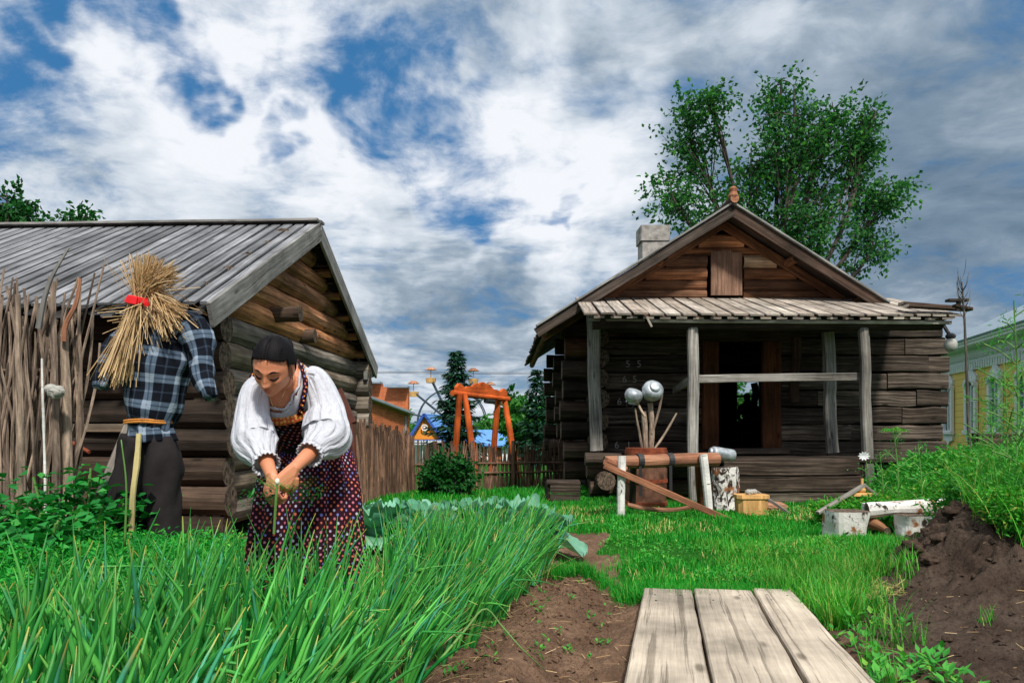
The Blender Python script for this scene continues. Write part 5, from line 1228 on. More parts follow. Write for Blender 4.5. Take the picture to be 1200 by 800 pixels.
def scarecrow():
    d = 4.9; t = thing('scarecrow', 'scarecrow in plaid shirt and dark trousers, straw sheaf head tied with a red ribbon', 'scarecrow', P(175, 620, d)*(1, 1, 0))
    Q = lambda x, y, dd=0: P(x, y, d+dd)
    rfn = lambda t_, a: 1+.06*np.sin(a*5+t_*4)+.045*np.sin(a*9-t_*7)+.06*np.exp(-((t_-.8)/.16)**2)*np.sin(a*14)
    garment('shirt', [Q(196, 372), Q(191, 390), Q(184, 430), Q(180, 470), Q(176, 494), Q(174, 500), Q(175, 518)], [(.07, .05), (.20, .10), (.20, .13), (.178, .13), (.135, .11), (.132, .11), (.15, .12)], M['plaid'], t, 44, 72, folds=rfn, rough=(.022, 7))
    garment('sleeve', [Q(212, 386, -.02), Q(226, 384, -.04), Q(235, 415, -.08), Q(238, 440, -.12), Q(246, 466, -.18)], [(.085, .08), (.105, .095), (.085, .08), (.07, .07), (.055, .05)], M['plaid'], t, 24, 30, up=(0, -1, .01), folds=lambda t_, a: 1+.08*np.sin(a*2+t_*18)+.05*np.sin(a*5-t_*22), rough=(.018, 10))
    garment('sleeve', [Q(150, 398, -.02), Q(138, 405, -.04), Q(126, 430, -.1), Q(118, 455, -.15)], [(.08, .07), (.08, .08), (.065, .06), (.045, .04)], M['plaid'], t, 20, 30, up=(0, -1, .01), folds=lambda t_, a: 1+.07*np.sin(a*3+t_*14), rough=(.014, 12))
    m = MB(); an = np.linspace(0, 2*math.pi, 40); c = Q(174.5, 495)
    for dz in (0, .014): m.sweep([c+np.array([math.cos(x)*.143, math.sin(x)*.118, dz+.004*math.sin(x*3)]) for x in an], circ(.0075, 6), ZUP, cap=False)
    m.build('rope_belt', M['rope'], t)
    for (pts, r) in (([Q(164, 512), Q(156, 545), Q(150, 580), Q(146, 612, .0), Q(143, 640)], [(.10, .11), (.115, .11), (.12, .10), (.125, .1), (.12, .1)]), ([Q(187, 512), Q(190, 550), Q(191, 585), Q(193, 612), Q(194, 640)], [(.10, .11), (.115, .11), (.105, .1), (.09, .1), (.085, .09)])):
        garment('trouser_leg', pts, r, M['black_cloth'], t, 24, 36, folds=lambda t_, a: 1+.07*np.sin(a*5+t_*5)+.04*np.sin(a*3+t_*17), rough=(.020, 6))
    m = MB(); m.sweep(spl([Q(163, 508, -.16), Q(160, 545, -.2), Q(155, 590, -.24), Q(153, 680, -.26)], 12), rect(.03, .02), (0, -1, 0), rough=(.003, 10)); m.build('support_stake', M['stake'], t)
    m = MB(); m.log(Q(178, 640, .05)*(1, 1, 0), Q(187, 400, .05), .025, None, 6); m.log(Q(125, 410, .02), Q(235, 386, .02), .02, None, 5); m.build('inner_pole', M['post'], t)
    m = MB(); m.ball(Q(186, 362, .0), (.105, .11, .14), 18, 24, rough=(.06, 3)); m.build('sack_head', M['sack'], t, True)
    # straw: sheaf hanging at the left, tuft upward, second sheaf to the right
    kn = Q(163, 352, -.10); N = 330; e = Q(142, 425, -.14)-kn
    dr = unit(unit(e)+rng.normal(size=(N, 3))*np.array([.115, .11, .03])); L = np.linalg.norm(e)*rng.uniform(.9, 1.38, N); straws(None, kn+rng.normal(size=(N, 3))*(.022, .022, .01), dr, L, .0055, .02, name='hanging_straw', parent=t)
    N = 300; dr = unit(np.array([.26, -.05, 1.])+rng.normal(size=(N, 3))*np.array([.26, .2, .1])); straws(None, kn+rng.normal(size=(N, 3))*(.02, .02, .01), dr, .30*rng.uniform(.55, 1.12, N), .0045, .10, name='upright_straw', parent=t)
    N = 170; dr = unit(np.array([.85, -.05, .85])+rng.normal(size=(N, 3))*.2); straws(None, kn+(.02, 0, .05)+rng.normal(size=(N, 3))*(.025, .02, .02), dr, .29*rng.uniform(.6, 1.1, N), .0045, .25, name='upright_straw', parent=t)
    k2 = Q(178, 345, -.06); N = 210; e = Q(203, 383, -.14)-k2; dr = unit(unit(e)+rng.normal(size=(N, 3))*np.array([.26, .2, .14])); straws(None, k2+rng.normal(size=(N, 3))*(.035, .03, .03), dr, np.linalg.norm(e)*rng.uniform(.7, 1.25, N), .0055, -.02, name='hanging_straw', parent=t)
    N = 45; dr = unit(np.array([1., -.2, -.42])+rng.normal(size=(N, 3))*.2); straws(None, k2+(.06, -.03, -.05)+rng.normal(size=(N, 3))*.03, dr, .26*rng.uniform(.5, 1.0, N), .005, .05, name='stray_straw', parent=t)
    N = 26; dr = unit(rng.normal(size=(N, 3))*(1, .4, .5)+(0, 0, -.5)); straws(None, kn+(.02, 0, -.05)+rng.normal(size=(N, 3))*.04, dr, .25, .006, .05, name='stray_straw', parent=t)
    m = MB(); c = kn+(.0, .0, -.005); m.sweep([c+np.array([math.cos(x)*.058, math.sin(x)*.055, .008*math.sin(2*x)]) for x in an], rect(.012, .045, .004), ZUP, cap=False)
    m.sweep(spl([c+(.03, -.06, 0), c+(.07, -.075, -.012), c+(.085, -.07, -.04)], 6), rect(.03, .006), (0, -1, 0)); m.sweep(spl([c+(-.05, -.05, .01), c+(-.03, -.068, .0), c+(.02, -.068, -.01)], 6), rect(.045, .012), (0, -1, 0)); m.build('red_ribbon', M['red'], t)
scarecrow()

# ---- gardener
def frame(fwd, up):
    f = unit(np.array(fwd, float)); s = unit(np.cross(f, np.array(up, float))); u = np.cross(s, f); return np.stack([s, f, u], 1)    # columns: side, forward, up
HC = P(320.5, 430, 3.24)                                       # head centre
HR = frame((-.08, -.83, -.55), (.10, -.55, .83))*1.07
def gs(x, y, z, cx, cy, cz, s): return np.exp(-(((x-cx)**2+(y-cy)**2+(z-cz)**2)/s**2))
def head_shape(n=90, k=120):
    th = np.linspace(.001, np.pi-.001, n)[:, None]; ph = (np.arange(k)/k*2*np.pi)[None]
    x = np.sin(th)*np.cos(ph); y = np.sin(th)*np.sin(ph)+0*x; z = np.cos(th)+0*x
    low = sst(-z, .05, 1); X = x*.072*(1-.36*low); Yy = y*(.094-.012*low*(y > 0))+.0; Zz = z*.112
    Yy = Yy+.018*low*(y > 0)*y; Yy = np.where(y < 0, Yy*(1-.30*low), Yy)
    front = sst(y, .05, .6); fx = X/.072; fz = Zz/.112
    D_ = lambda cx, cz, sx_, sz_: np.exp(-((X-cx)/sx_)**2-((Zz-cz)/sz_)**2)*front
    Yy = Yy-.012*(D_(-.030, .004, .017, .011)+D_(.030, .004, .017, .011))            # sockets
    Yy = Yy+.006*(D_(-.030, .002, .012, .007)+D_(.030, .002, .012, .007))            # lids
    Yy = Yy+.006*(D_(-.028, .024, .022, .008)+D_(.028, .024, .022, .008))            # brows
    Yy = Yy+.007*D_(0, .010, .007, .02)+.015*D_(0, -.012, .008, .016)+.020*D_(0, -.028, .0105, .0085)+.008*(D_(-.011, -.030, .006, .006)+D_(.011, -.030, .006, .006))
    Yy = Yy-.004*D_(0, -.040, .01, .004)+.008*D_(0, -.052, .020, .006)-.004*D_(0, -.0575, .022, .0022)+.008*D_(0, -.063, .016, .006)-.004*D_(0, -.074, .016, .005)+.010*D_(0, -.092, .018, .014)
    Yy = Yy+.006*(D_(-.042, -.022, .018, .016)+D_(.042, -.022, .018, .016))
    return X, Yy, Zz
def close_grid(m, V, tone=None, mi=0):
    n, k = V.shape[:2]; i_ = np.arange(n-1)[:, None]; j = np.arange(k)[None]; jn = (j+1) % k
    q = np.stack([i_*k+j, (i_+1)*k+j, (i_+1)*k+jn, i_*k+jn], -1).reshape(-1, 4); m.raw(V.reshape(-1, 3), [tuple(f) for f in q.tolist()], mi=mi, tone=tone)
def gardener():
    base = P(352, 505, 3.72)*(1, 1, 0); t = thing('person', 'bending woman in puffed white blouse and dark floral dress gathering greens among the onions', 'person', base)
    hw = lambda v: HC+np.asarray(v)@HR.T
    m = MB(); X, Yy, Zz = head_shape(); close_grid(m, hw(np.stack([X, Yy, Zz], -1)))
    for s in (-1, 1): m.ball(hw((s*.071, -.008, -.004)), (.008, .018, .030), 10, 14, M=HR)
    CTR = [P(333, 432, 3.49), P(332, 443, 3.47), P(331, 458, 3.48), P(332, 473, 3.52), P(340, 490, 3.59), P(352, 507, 3.66)]; CRAD = [(.095, .050), (.135, .080), (.134, .098), (.122, .105), (.112, .100), (.116, .10)]
    # neck, chest, shoulders
    nb = P(340, 462, 3.34); ch = P(333, 488, 3.42)
    m.sweep(spl([hw((0, -.02, -.03)), hw((0, -.035, -.070)), P(332, 444, 3.40), P(333, 448, 3.46)], 12), circ(1, 24), (0, -1, 0), scale=[.05, .05, .050, .049, .049, .049, .050, .052, .056, .062, .07, .07])
    SL, SR = P(370, 449, 3.50), P(300, 462, 3.42)                       # image right, image left shoulder joints
    WA = P(360, 505, 3.66); PE = P(362, 530, 3.78)
    m.sweep(spl(CTR+[PE, PE+(0, .0, -.10)], 22), np.array([circ(a, 28, b) for a, b in spl([(a-.007, b-.007) for a, b in CRAD]+[(.150, .11), (.12, .09)], 22)]), (0, -1, 0))
    m.sweep(spl([SR, P(316, 454, 3.46), P(334, 447, 3.48), P(354, 446, 3.5), SL], 12), circ(.052, 16), (0, -1, 0), scale=[.8, .95, 1, 1.05, 1.1, 1.1, 1.1, 1.1, 1.05, 1, .95, .8])
    EL, ER = P(381, 514, 3.38), P(303, 518, 3.30); WL, WR = P(344, 549, 3.13), P(319, 558, 3.12)
    for (S, E, Wr) in ((SL, EL, WL), (SR, ER, WR)):
        m.ball(S, .055, 10, 14); m.sweep(spl([S, (S+E)/2, E], 10), circ(1, 16), (0, -1, .1), scale=np.linspace(.050, .038, 10)); m.ball(E, .034, 10, 12)
        m.sweep(spl([E, E*.6+Wr*.4, Wr], 12), circ(1, 16), (0, -1, .1), scale=[.034, .037, .039, .040, .039, .037, .035, .032, .030, .027, .025, .025])
    for s in (-1, 1): hp = PE+(s*.08, 0, -.05); kn = base+(s*.10, -.08, .47); ft = base+(s*.11, .02, .06); m.sweep(spl([hp, kn, ft], 14), circ(1, 14), (0, -1, 0), scale=np.linspace(.085, .04, 14)); m.ball(base+(s*.11, -.05, .04), (.04, .10, .035))
    # hands
    def hand(Wr, f, nrm, curls, thumb, mir=1):
        f = unit(np.array(f, float)); nrm = unit(np.array(nrm, float)-np.dot(nrm, f)*f); s = np.cross(f, nrm)*mir
        kn = Wr+f*.082; m.sweep([Wr-f*.01, Wr+f*.02, Wr+f*.05, kn], np.array([rect(.046, .036, .014), rect(.062, .034, .013), rect(.074, .031, .012), rect(.078, .028, .012)]), nrm)
        for i_, (o, ln, c) in enumerate(zip((-.029, -.0095, .0095, .028), (.072, .080, .075, .060), curls)):
            p = kn+s*o-f*.006; a = c[0]; pts = [p-f*.02, p]
            for q_, seg in enumerate((.45, .31, .24)):
                dv = f*math.cos(a)-nrm*math.sin(a); p = p+dv*ln*seg; pts.append(p); a += c[1]
            m.sweep(spl(pts, 12), circ(.0088, 10), s, scale=np.linspace(1.06, .82, 12)); m.ball(pts[-1], .0074, 6, 8)
        b = Wr+f*.025-s*.028; pts = [b, b+f*thumb[0]-s*thumb[1]-nrm*thumb[2], b+f*thumb[3]-s*thumb[4]-nrm*thumb[5]]; m.sweep(spl(pts, 9), circ(.0115, 10), nrm, scale=np.linspace(1.2, .8, 9)); m.ball(pts[-1], .009, 6, 8)
    hand(WL, (-.45, -.25, -.72), (.40, -.85, .10), [(1.0, .95), (1.05, .95), (1.1, 1.0), (1.15, 1.0)], (.030, .020, .012, .062, .018, .040), 1)
    hand(WR, (.12, -.28, -.90), (-.55, -.80, .2), [(.7, .9), (.75, .95), (.8, .95), (.85, 1.0)], (.030, .022, .010, .060, .02, .036), -1)
    raw = m.build('body', M['skin'], None, True)
    rm = raw.modifiers.new('r', 'REMESH'); rm.mode = 'VOXEL'; rm.voxel_size = .0034; rm.use_smooth_shade = True
    sm = raw.modifiers.new('s', 'SMOOTH'); sm.factor = .5; sm.iterations = 2
    bpy.context.view_layer.update(); me = bpy.data.meshes.new_from_object(raw.evaluated_get(bpy.context.evaluated_depsgraph_get())); raw.modifiers.clear(); raw.data = me
    me.name = 'body'; me.materials.clear(); me.materials.append(M['skin']); me.polygons.foreach_set('use_smooth', [True]*len(me.polygons)); raw.parent = t; raw.matrix_parent_inverse = Matrix.Translation(t.location).inverted(); raw.name = 'body'
    # face details
    fy = lambda x, z: float(np.interp(0, [0], [0]))
    X2, Y2, Z2 = X.ravel(), Yy.ravel(), Zz.ravel(); fr = Y2 > .02
    def surf(x, z): i_ = np.argmin(np.where(fr, (X2-x)**2+(Z2-z)**2, 9)); return Y2[i_]
    def strip(pts2, r, mt, name, sc_=None, lift=.0):
        m = MB(); p = spl([hw((x, surf(x, z)+lift, z)) for x, z in pts2], 12); m.sweep(p, circ(r, 8), (0, 0, 1), scale=sc_ if sc_ is not None else np.sin(np.linspace(.25, math.pi-.25, 12))); return m.build(name, mt, raw, True)
    for s in (-1, 1):
        strip([(s*.012, .021), (s*.028, .028), (s*.047, .021)], .0042, M['hair'], 'eyebrow', None, -.0008)
        strip([(s*.015, -.001), (s*.030, -.006), (s*.046, .001)], .0042, M['hair'], 'eyelash', None, .0006)
    strip([(-.021, -.0555), (-.008, -.051), (0, -.0525), (.008, -.051), (.021, -.0555)], .0042, M['lip'], 'lip', None, -.002); strip([(-.019, -.058), (0, -.064), (.019, -.058)], .0046, M['lip'], 'lip', None, -.002)
    # hair: cap pulled back from a centre parting to a low tail
    n, k = X.shape; m = MB(); V = np.stack([X, Yy, Zz], -1); part = .0035*np.exp(-(X/.006)**2)*sst(Zz, .02, .08)
    th = unit(V); hl = .050+.013*np.cos(X/.072*2.4)                         # hairline height on the brow
    cover = (Zz > hl) | ((Yy < .034) & (Zz > .012+.5*np.abs(Yy-.0)*(Yy > 0))) | ((Yy < -.022) & (Zz > -.05))
    puff = .010-part*2.2+.0012*np.sin(np.arctan2(X, Yy+.02)*60); V2 = V*1.0+th*puff[..., None]+np.array([0, -.006, .004])
    vi = np.arange(n*k).reshape(n, k); fs = []
    for i_ in range(n-1):
        for j in range(k):
            a = (i_, j, i_+1, (j+1) % k)
            if cover[i_, j] and cover[i_+1, j] and cover[i_, (j+1) % k] and cover[i_+1, (j+1) % k]: fs.append((vi[i_, j], vi[i_+1, j], vi[i_+1, (j+1) % k], vi[i_, (j+1) % k]))
    uvh = np.stack([np.arctan2(X, Zz+.02)/3, Yy*3], -1).reshape(-1, 2)
    m.raw(hw(V2).reshape(-1, 3), fs, uvh); m.sweep(spl([hw((0, -.09, .02)), hw((0, -.125, .03)), hw((0, -.15, 0)), hw((0, -.145, -.06)), hw((0, -.12, -.12))], 12), circ(.026, 14), (0, 1, 0), scale=[.6, .9, 1.1, 1.2, 1.2, 1.1, 1, .9, .8, .7, .5, .3])
    hr = m.build('hair', M['hair'], t, True); so = hr.modifiers.new('s', 'SOLIDIFY'); so.thickness = .006; so.offset = -1
    m = MB()
    for k_ in range(16):
        a_ = random.uniform(-1.15, 1.15); x_ = .070*math.sin(a_); z0_ = .058+.013*math.cos(x_/.072*2.4)+random.uniform(-.003, .003); zz = [z0_, z0_+.02, z0_+.038]
        pts_ = [hw((x_*(1+.04*q), surf(x_*(1-.1*q), min(z_, .104))*(1-.12*q)+.010, z_+.004)) for q, z_ in enumerate(zz)]; m.sweep(spl(pts_, 5), circ(.0009, 4), (0, 1, 0))
    for s in (-1, 1):
        for k_ in range(5): m.sweep(spl([hw((s*.066, .030, .05)), hw((s*(.071+.002*k_), .034-.004*k_, .015)), hw((s*(.070+.001*k_), .030-.006*k_, -.018-.006*k_))], 7), circ(.0010, 4), (0, 1, 0))
    m.build('loose_strands', M['hair'], hr)
    # blouse: torso part and puffed sleeves
    fold = lambda t_, a: 1+.035*np.sin(a*7+t_*5)+.02*np.sin(a*13-t_*3)
    for (S, E, top, mid, bot, cuf, nm, r) in ((SL, EL, P(357, 438, 3.47), P(382, 478, 3.46), P(383, 512, 3.38), P(366, 529, 3.26), 'sleeve', [(.040, .05), (.064, .065), (.080, .08), (.095, .095), (.100, .10), (.060, .058), (.048, .048)]),
                                           (SR, ER, P(306, 447, 3.42), P(295, 488, 3.36), P(299, 520, 3.30), P(310, 540, 3.20), 'sleeve', [(.038, .05), (.056, .06), (.068, .07), (.081, .085), (.088, .09), (.060, .058), (.048, .048)])):
        pts = [top, S+(0, -.01, .01), mid, (mid+bot)/2+(.0, 0, -.005), bot, bot*.35+cuf*.65, cuf]
        ff = lambda t_, a: 1+(.015+.035*t_)*np.sin(a*11+3*t_+1.2*np.sin(t_*7))+.03*np.sin(a*4+t_*8)+.015*np.sin(a*19+t_*5)
        sl = garment(nm, pts, r, M['white_cloth'], t, 46, 72, up=(0, -1, .2), folds=ff, rough=(.008, 6))
        e = unit(cuf-bot); mm = MB(); p2, pr2 = tubep([cuf-e*.01, cuf+e*.012, cuf+e*.03], [(.046, .046), (.047, .047), (.053, .053)], 8, 96, folds=lambda t_, a: 1+(.03+.06*t_)*np.sin(a*17+np.sin(a*3))); mm.sweep(p2, pr2, (0, -1, .2), cap=False); rf = mm.build('cuff_ruffle', M['white_cloth'], sl, True); so = rf.modifiers.new('s', 'SOLIDIFY'); so.thickness = .003
    # blouse body: opened tube from the chest to the waist with a scooped neck
    def bodice(name, ctr, rad, mt, n0, cut=None, k=72, n=26, uvs=1, rough=None, extra=0.):
        p = spl(ctr, n); rr = spl(rad, n); a = np.arange(k)/k*2*np.pi; T = unit(np.gradient(p, axis=0)); up = np.array([0, -1, 0.]); S_ = unit(np.cross(T, up)); U_ = np.cross(S_, T)
        V = p[:, None]+S_[:, None]*(np.cos(a)*1)[None, :, None]*(rr[:, None, :1]+extra)+U_[:, None]*(np.sin(a))[None, :, None]*(rr[:, None, 1:]+extra)
        arc = np.concatenate([[0], np.cumsum(np.linalg.norm(np.diff(p, axis=0), axis=1))]); uv = np.stack([np.broadcast_to(arc[:, None], (n, k)), np.broadcast_to((a*rr.mean())[None], (n, k))], -1)
        fs = []
        for i_ in range(n-1):
            for j in range(k):
                jn = (j+1) % k
                if cut and cut(i_/(n-1), a[j]): continue
                fs.append((i_*k+j, i_*k+jn, (i_+1)*k+jn, (i_+1)*k+j))
        mm = MB(); mm.raw(V.reshape(-1, 3), fs, uv.reshape(-1, 2)); o = mm.build(name, mt, t, True); so = o.modifiers.new('s', 'SOLIDIFY'); so.thickness = .004; return V
    ctr = CTR; rad = CRAD
    V = bodice('blouse', ctr, rad, M['white_cloth'], 0, cut=lambda t_, a: (abs(a-math.pi/2) < .80*(1-(t_/.50)**2)**.5 if t_ < .50 else False))
    bodice('bodice', ctr, [(a+.008, b+.008) for a, b in rad], M['print'], 0, cut=lambda t_, a: t_ < .60 and (abs(a-math.pi/2) < 1.25 or abs(a+math.pi/2-2*math.pi) < 0))
    # keep the bodice back; add band and straps on the front
    def front_pt(t_, a, ex=.012):
        n = V.shape[0]; i_ = int(round(t_*(n-1))); j = int(round((a % (2*math.pi))/(2*math.pi)*72)) % 72; c = V[i_].mean(0); return V[i_, j]+unit(V[i_, j]-c)*ex
    m = MB(); m.sweep([front_pt(.585, a, .014) for a in np.linspace(math.pi/2-.95, math.pi/2+.95, 22)], rect(.008, .034, .002), ZUP); b_ = m.build('embroidered_band', M['band'], t, True)
    for s, mt in ((-1, 'print'), (1, 'print')):
        m = MB(); m.sweep(spl([front_pt(tt, math.pi/2-s*aa, .012) for tt, aa in ((.56, .80), (.40, .84), (.22, .84), (.08, .80), (0, .8))], 14), rect(.034, .006, .002), [unit(front_pt(tt, math.pi/2-s*1.0, .05)-front_pt(tt, math.pi/2-s*1.0, 0)) for tt in np.linspace(.56, 0, 14)]); st = m.build('shoulder_strap', M['print'], t, True)
        m = MB()
        for q_ in np.linspace(.03, .55, 12): m.ball(front_pt(q_, math.pi/2-s*(.83+.05*(-1)**int(q_*40)), .015), .0042, 6, 8)
        m.build('strap_flowers', M['orange_board'], st)
    # lace edge of the neck, necklace
    m = MB(); pts = []
    for a in np.linspace(math.pi/2-.78, math.pi/2+.78, 30):
        x = (a-math.pi/2)/.80; tt = .50*(max(0, 1-x*x))**.5; pts.append(front_pt(min(.5, tt+.02), a, .003+.003*math.sin(a*46)))
    m.sweep(pts, circ(.006, 6), ZUP); m.build('neck_ruffle', M['white_cloth'], t, True)
    nk = [front_pt(tt, math.pi/2+aa, -.004) for tt, aa in ((.12, .5), (.28, .32), (.46, .02), (.28, -.36), (.12, -.55))]; m = MB(); m.sweep(spl(nk, 18), circ(.0015, 5), ZUP); m.ball(nk[2]+(0, -.004, -.006), (.005, .004, .008)); m.build('necklace', M['gold'], t)
    # skirt
    sk = [P(357, 509, 3.67), P(361, 526, 3.72), P(362, 560, 3.72), P(361, 605, 3.70), P(360, 650, 3.70), P(360, 735, 3.70)]; sr = [(.122, .105), (.188, .15), (.225, .18), (.240, .21), (.255, .24), (.28, .26)]
    m = MB(); p, pr = tubep(sk, sr, 44, 150, folds=lambda t_, a: 1+(.005+.085*min(1, t_*1.6))*np.sin(a*13+1.2*np.sin(a*3)+t_*1.5)+.03*t_*np.sin(a*5+1)); m.sweep(p, pr, (0, -1, 0), cap=False); o = m.build('skirt', M['print'], t, True)
    so = o.modifiers.new('s', 'SOLIDIFY'); so.thickness = .004
    m = MB(); p, pr = tubep([P(350, 503, 3.63), P(355, 510, 3.665), P(357, 515, 3.68)], [(.123, .108), (.126, .111), (.130, .114)], 6, 60); m.sweep(p, pr, (0, -1, 0), cap=False); m.build('waist_sash', M['black_cloth'], t, True)
    return WL, WR
WL, WR = gardener()
def bunch():
    c = P(331, 572, 3.03); t = thing('greens_bunch', 'bunch of dark herb leaves and a white bulbed onion held in the hands', 'bunch of greens', c)
    N = 60; az = rng.choice([0.15, math.pi-.15], N)+rng.normal(size=N)*.5; base = c+rng.normal(size=(N, 3))*(.02, .015, .01)
    blade_mesh('leaves', M['weed'], base, rng.uniform(.08, .17, N), az, rng.uniform(.9, 1.3, N), rng.uniform(.6, 1.3, N), rng.uniform(.002, .004, N), seg=7, parent=t)
    n = 160; p = c+np.stack([rng.choice([-1, 1], n)*rng.uniform(.03, .16, n), rng.normal(size=n)*.03, -.02+rng.normal(size=n)*.02-.0*rng.random(n)], -1); leaf_mesh('leaves', p, rdir(n), rdir(n), .022, .006, M['bush'], t)
    m = MB(); m.ball(P(325, 564, 2.99), (.009, .011, .013)); m.build('bulb', M['bulb'], t, True); m = MB(); m.sweep(spl([P(325, 566, 2.99), P(323, 590, 2.99), P(321, 625, 3.0)], 8), circ(.005, 6), (0, 1, 0)); m.build('stalk', M['stem'], t)
bunch()
# ------------------------------------------------------------------ vegetation
def on_ground(x, y, dz=0): return np.stack([x, y, ground_z(x, y, False)+dz], -1)
def onions():
    # rows of plants, each a fan of hollow leaves; nobody could count them
    px = []; py = []
    for y in np.arange(1.45, 5.75, .10):
        xe = bed_edge(y)-.02; xl = max(-.70*y-.2, -3.5); n = int((xe-xl)/.092); px += list(np.linspace(xl, xe, n)+rng.normal(size=n)*.03); py += list(y+rng.normal(size=n)*.035)
    px = np.array(px); py = np.array(py)
    # no onions where the gardener, carrot patch and scarecrow stand
    keep = ~((py > 3.33) & (px < -.64-.03*(py-3.3)))
    keep &= ~((py > 2.85) & (px < -1.45)) & (rng.random(len(px)) > .06)
    px, py = px[keep], py[keep]; n = len(px); k = 8
    bx = np.repeat(px, k)+rng.normal(size=n*k)*.012; by = np.repeat(py, k)+rng.normal(size=n*k)*.012; N = len(bx)
    paz = np.repeat(rng.normal(size=n)*.9+.15, k); az = paz+rng.normal(size=N)*1.5
    L = np.repeat(rng.uniform(.42, .58, n), k)*rng.uniform(.6, 1.15, N); L *= np.where(by < 2.2, .93, 1)*(1-.28*sst(by, 4.2, 5.2)*sst(bed_edge(by)-bx, .25, .55))
    # leaves at the bed edge flop outwards towards the path
    edge = sst(bx-bed_edge(by), -.45, 0); az = az*(1-.6*edge); tilt = np.abs(rng.normal(size=N))*.15+.04+.18*edge; bend = rng.uniform(.05, .55, N)+.25*edge
    kink = np.stack([rng.uniform(.45, .8, N), np.where(rng.random(N) < .10, rng.uniform(.7, 1.7, N), 0)], 1)
    V, q, uv, tn = blades_data(on_ground(bx, by, .0), L, az, tilt, bend, rng.uniform(.010, .023, N)*(1.9-.9*sst(by, 1.7, 3.3)), 8, 4, kink, taper=.9)
    o = mesh_np('onion_leaves', V, q, np.full(len(q)//4, 4), uv, tn, None, [M['onion']], None, True); tag(o, 'dense bed of tall tubular green onion leaves filling the left foreground', 'onions', None, 'stuff')
    # dry leaves
    N = 1500; i_ = rng.integers(0, n, N); blade_mesh('dry_onion_leaves', M['onion_dry'], on_ground(px[i_]+rng.normal(size=N)*.02, py[i_]+rng.normal(size=N)*.02, .02), rng.uniform(.2, .48, N), rng.random(N)*6.28, rng.uniform(.2, 1.2, N), rng.uniform(.2, 1.2, N), rng.uniform(.003, .0065, N), seg=6)
    tag(bpy.data.objects['dry_onion_leaves'], 'yellowed dry leaves scattered through the onion bed', 'dry leaves', None, 'stuff')
    # one long fallen leaf over the path
    t = MB(); t.sweep(spl([P(505, 785, 3.0), P(545, 738, 3.1), P(568, 713, 3.15), P(588, 733, 3.15), P(612, 760, 3.1), P(640, 786, 3.2)], 20), circ(.006, 8), ZUP, scale=np.linspace(1, .3, 20)); o = t.build('fallen_onion_leaf', M['stem'], None, True); tag(o, 'single long onion leaf bent down over the bare soil path', 'onion leaf')
    # tall stalk in front of the potato plants
    for (a_, b_, c_, lab) in (((146, 640), (148, 570), (142, 515), 'tall thin onion stalk standing up in front of the potato bush at far left'), ):
        t = MB(); d = 3.3; t.sweep(spl([P(a_[0], a_[1], d), P(b_[0], b_[1], d), P(c_[0], c_[1], d)], 12), circ(.006, 6), (0, 1, 0), scale=np.linspace(1, .4, 12)); o = t.build('onion_stalk', M['stem'], None, True); tag(o, lab, 'onion stalk')
onions()
def feathery(name, cx, cy, rx, ry, h, n, mt, lab, cat, sz=.035, parent=None, hvar=.3):
    """fine cut foliage: small leaflets on short arching stalks"""
    a = rng.random(n)*6.283; r_ = np.sqrt(rng.random(n)); bx = cx+np.cos(a)*r_*rx; by = cy+np.sin(a)*r_*ry; hh = h*(1-hvar*r_*r_)*rng.uniform(.75, 1.1, n); g = ground_z(bx, by, False); k = 18
    az = rng.random(n)*6.283; s = rng.uniform(.25, 1, (n, k)); out_ = .38*hh[:, None]*s**2
    x = bx[:, None]+np.cos(az)[:, None]*out_+rng.normal(size=(n, k))*.02; y = by[:, None]+np.sin(az)[:, None]*out_+rng.normal(size=(n, k))*.02; z = g[:, None]+hh[:, None]*(s-.12*s**3)+rng.normal(size=(n, k))*.014
    p = np.stack([x, y, z], -1).reshape(-1, 3); dv = np.stack([np.cos(az)[:, None]+0*s, np.sin(az)[:, None]+0*s, .4+0*s], -1).reshape(-1, 3)+rng.normal(size=(n*k, 3))*.7
    return leaf_mesh(name, p, dv, rdir(n*k)+(0, 0, .8), sz*rng.uniform(.6, 1.3, n*k), sz*.42, mt, parent)
o = feathery('carrot_tops', -2.3, 4.1, 1.45, .85, .40, 3300, M['parsley'], '', '', .034); tag(o, 'patch of fine feathery carrot tops between the scarecrow and the gardener', 'carrot tops', None, 'stuff')
o = feathery('carrot_tops', -2.55, 3.15, 1.1, .5, .34, 1500, M['parsley'], '', '', .034); tag(o, 'feathery carrot tops in front of the scarecrow at the left edge', 'carrot tops', None, 'stuff')
def potato(cx, cy, r, h, lab, n=420):
    z0 = float(ground_z(cx, cy)); t = thing('potato_plant', lab, 'potato plant', (cx, cy, z0), 'potato plants by the stick fence'); m = MB(); LP = []; LD = []
    for k in range(16):
        a = random.random()*6.283; l = r*random.random()**.5; e = np.array([cx+math.cos(a)*l, cy+math.sin(a)*l, z0+h*(1-.35*(l/r)**2)*random.uniform(.8, 1.08)]); p = spl([(cx+.1*math.cos(a), cy+.1*math.sin(a), z0), (cx+math.cos(a)*l*.7, cy+math.sin(a)*l*.7, z0+h*.45), e], 8); m.sweep(p, circ(.008, 5), (0, 1, 0)); 
        for i_ in range(2, 8):
            c = int(n/16/6)+1; LP.append(p[i_]+rng.normal(size=(c, 3))*(.07, .07, .03)); LD.append(rng.normal(size=(c, 3))*(1, 1, .35)-(0, 0, .15))
    m.build('stems', M['stem'], t); LP = np.vstack(LP); LD = np.vstack(LD); nn_ = len(LP); leaf_mesh('leaves', LP, LD, np.tile([0, 0, 1.], (nn_, 1))+rng.normal(size=(nn_, 3))*.35, .085*rng.uniform(.6, 1.25, nn_), .06*rng.uniform(.7, 1.2, nn_), M['potato'], t, .18)
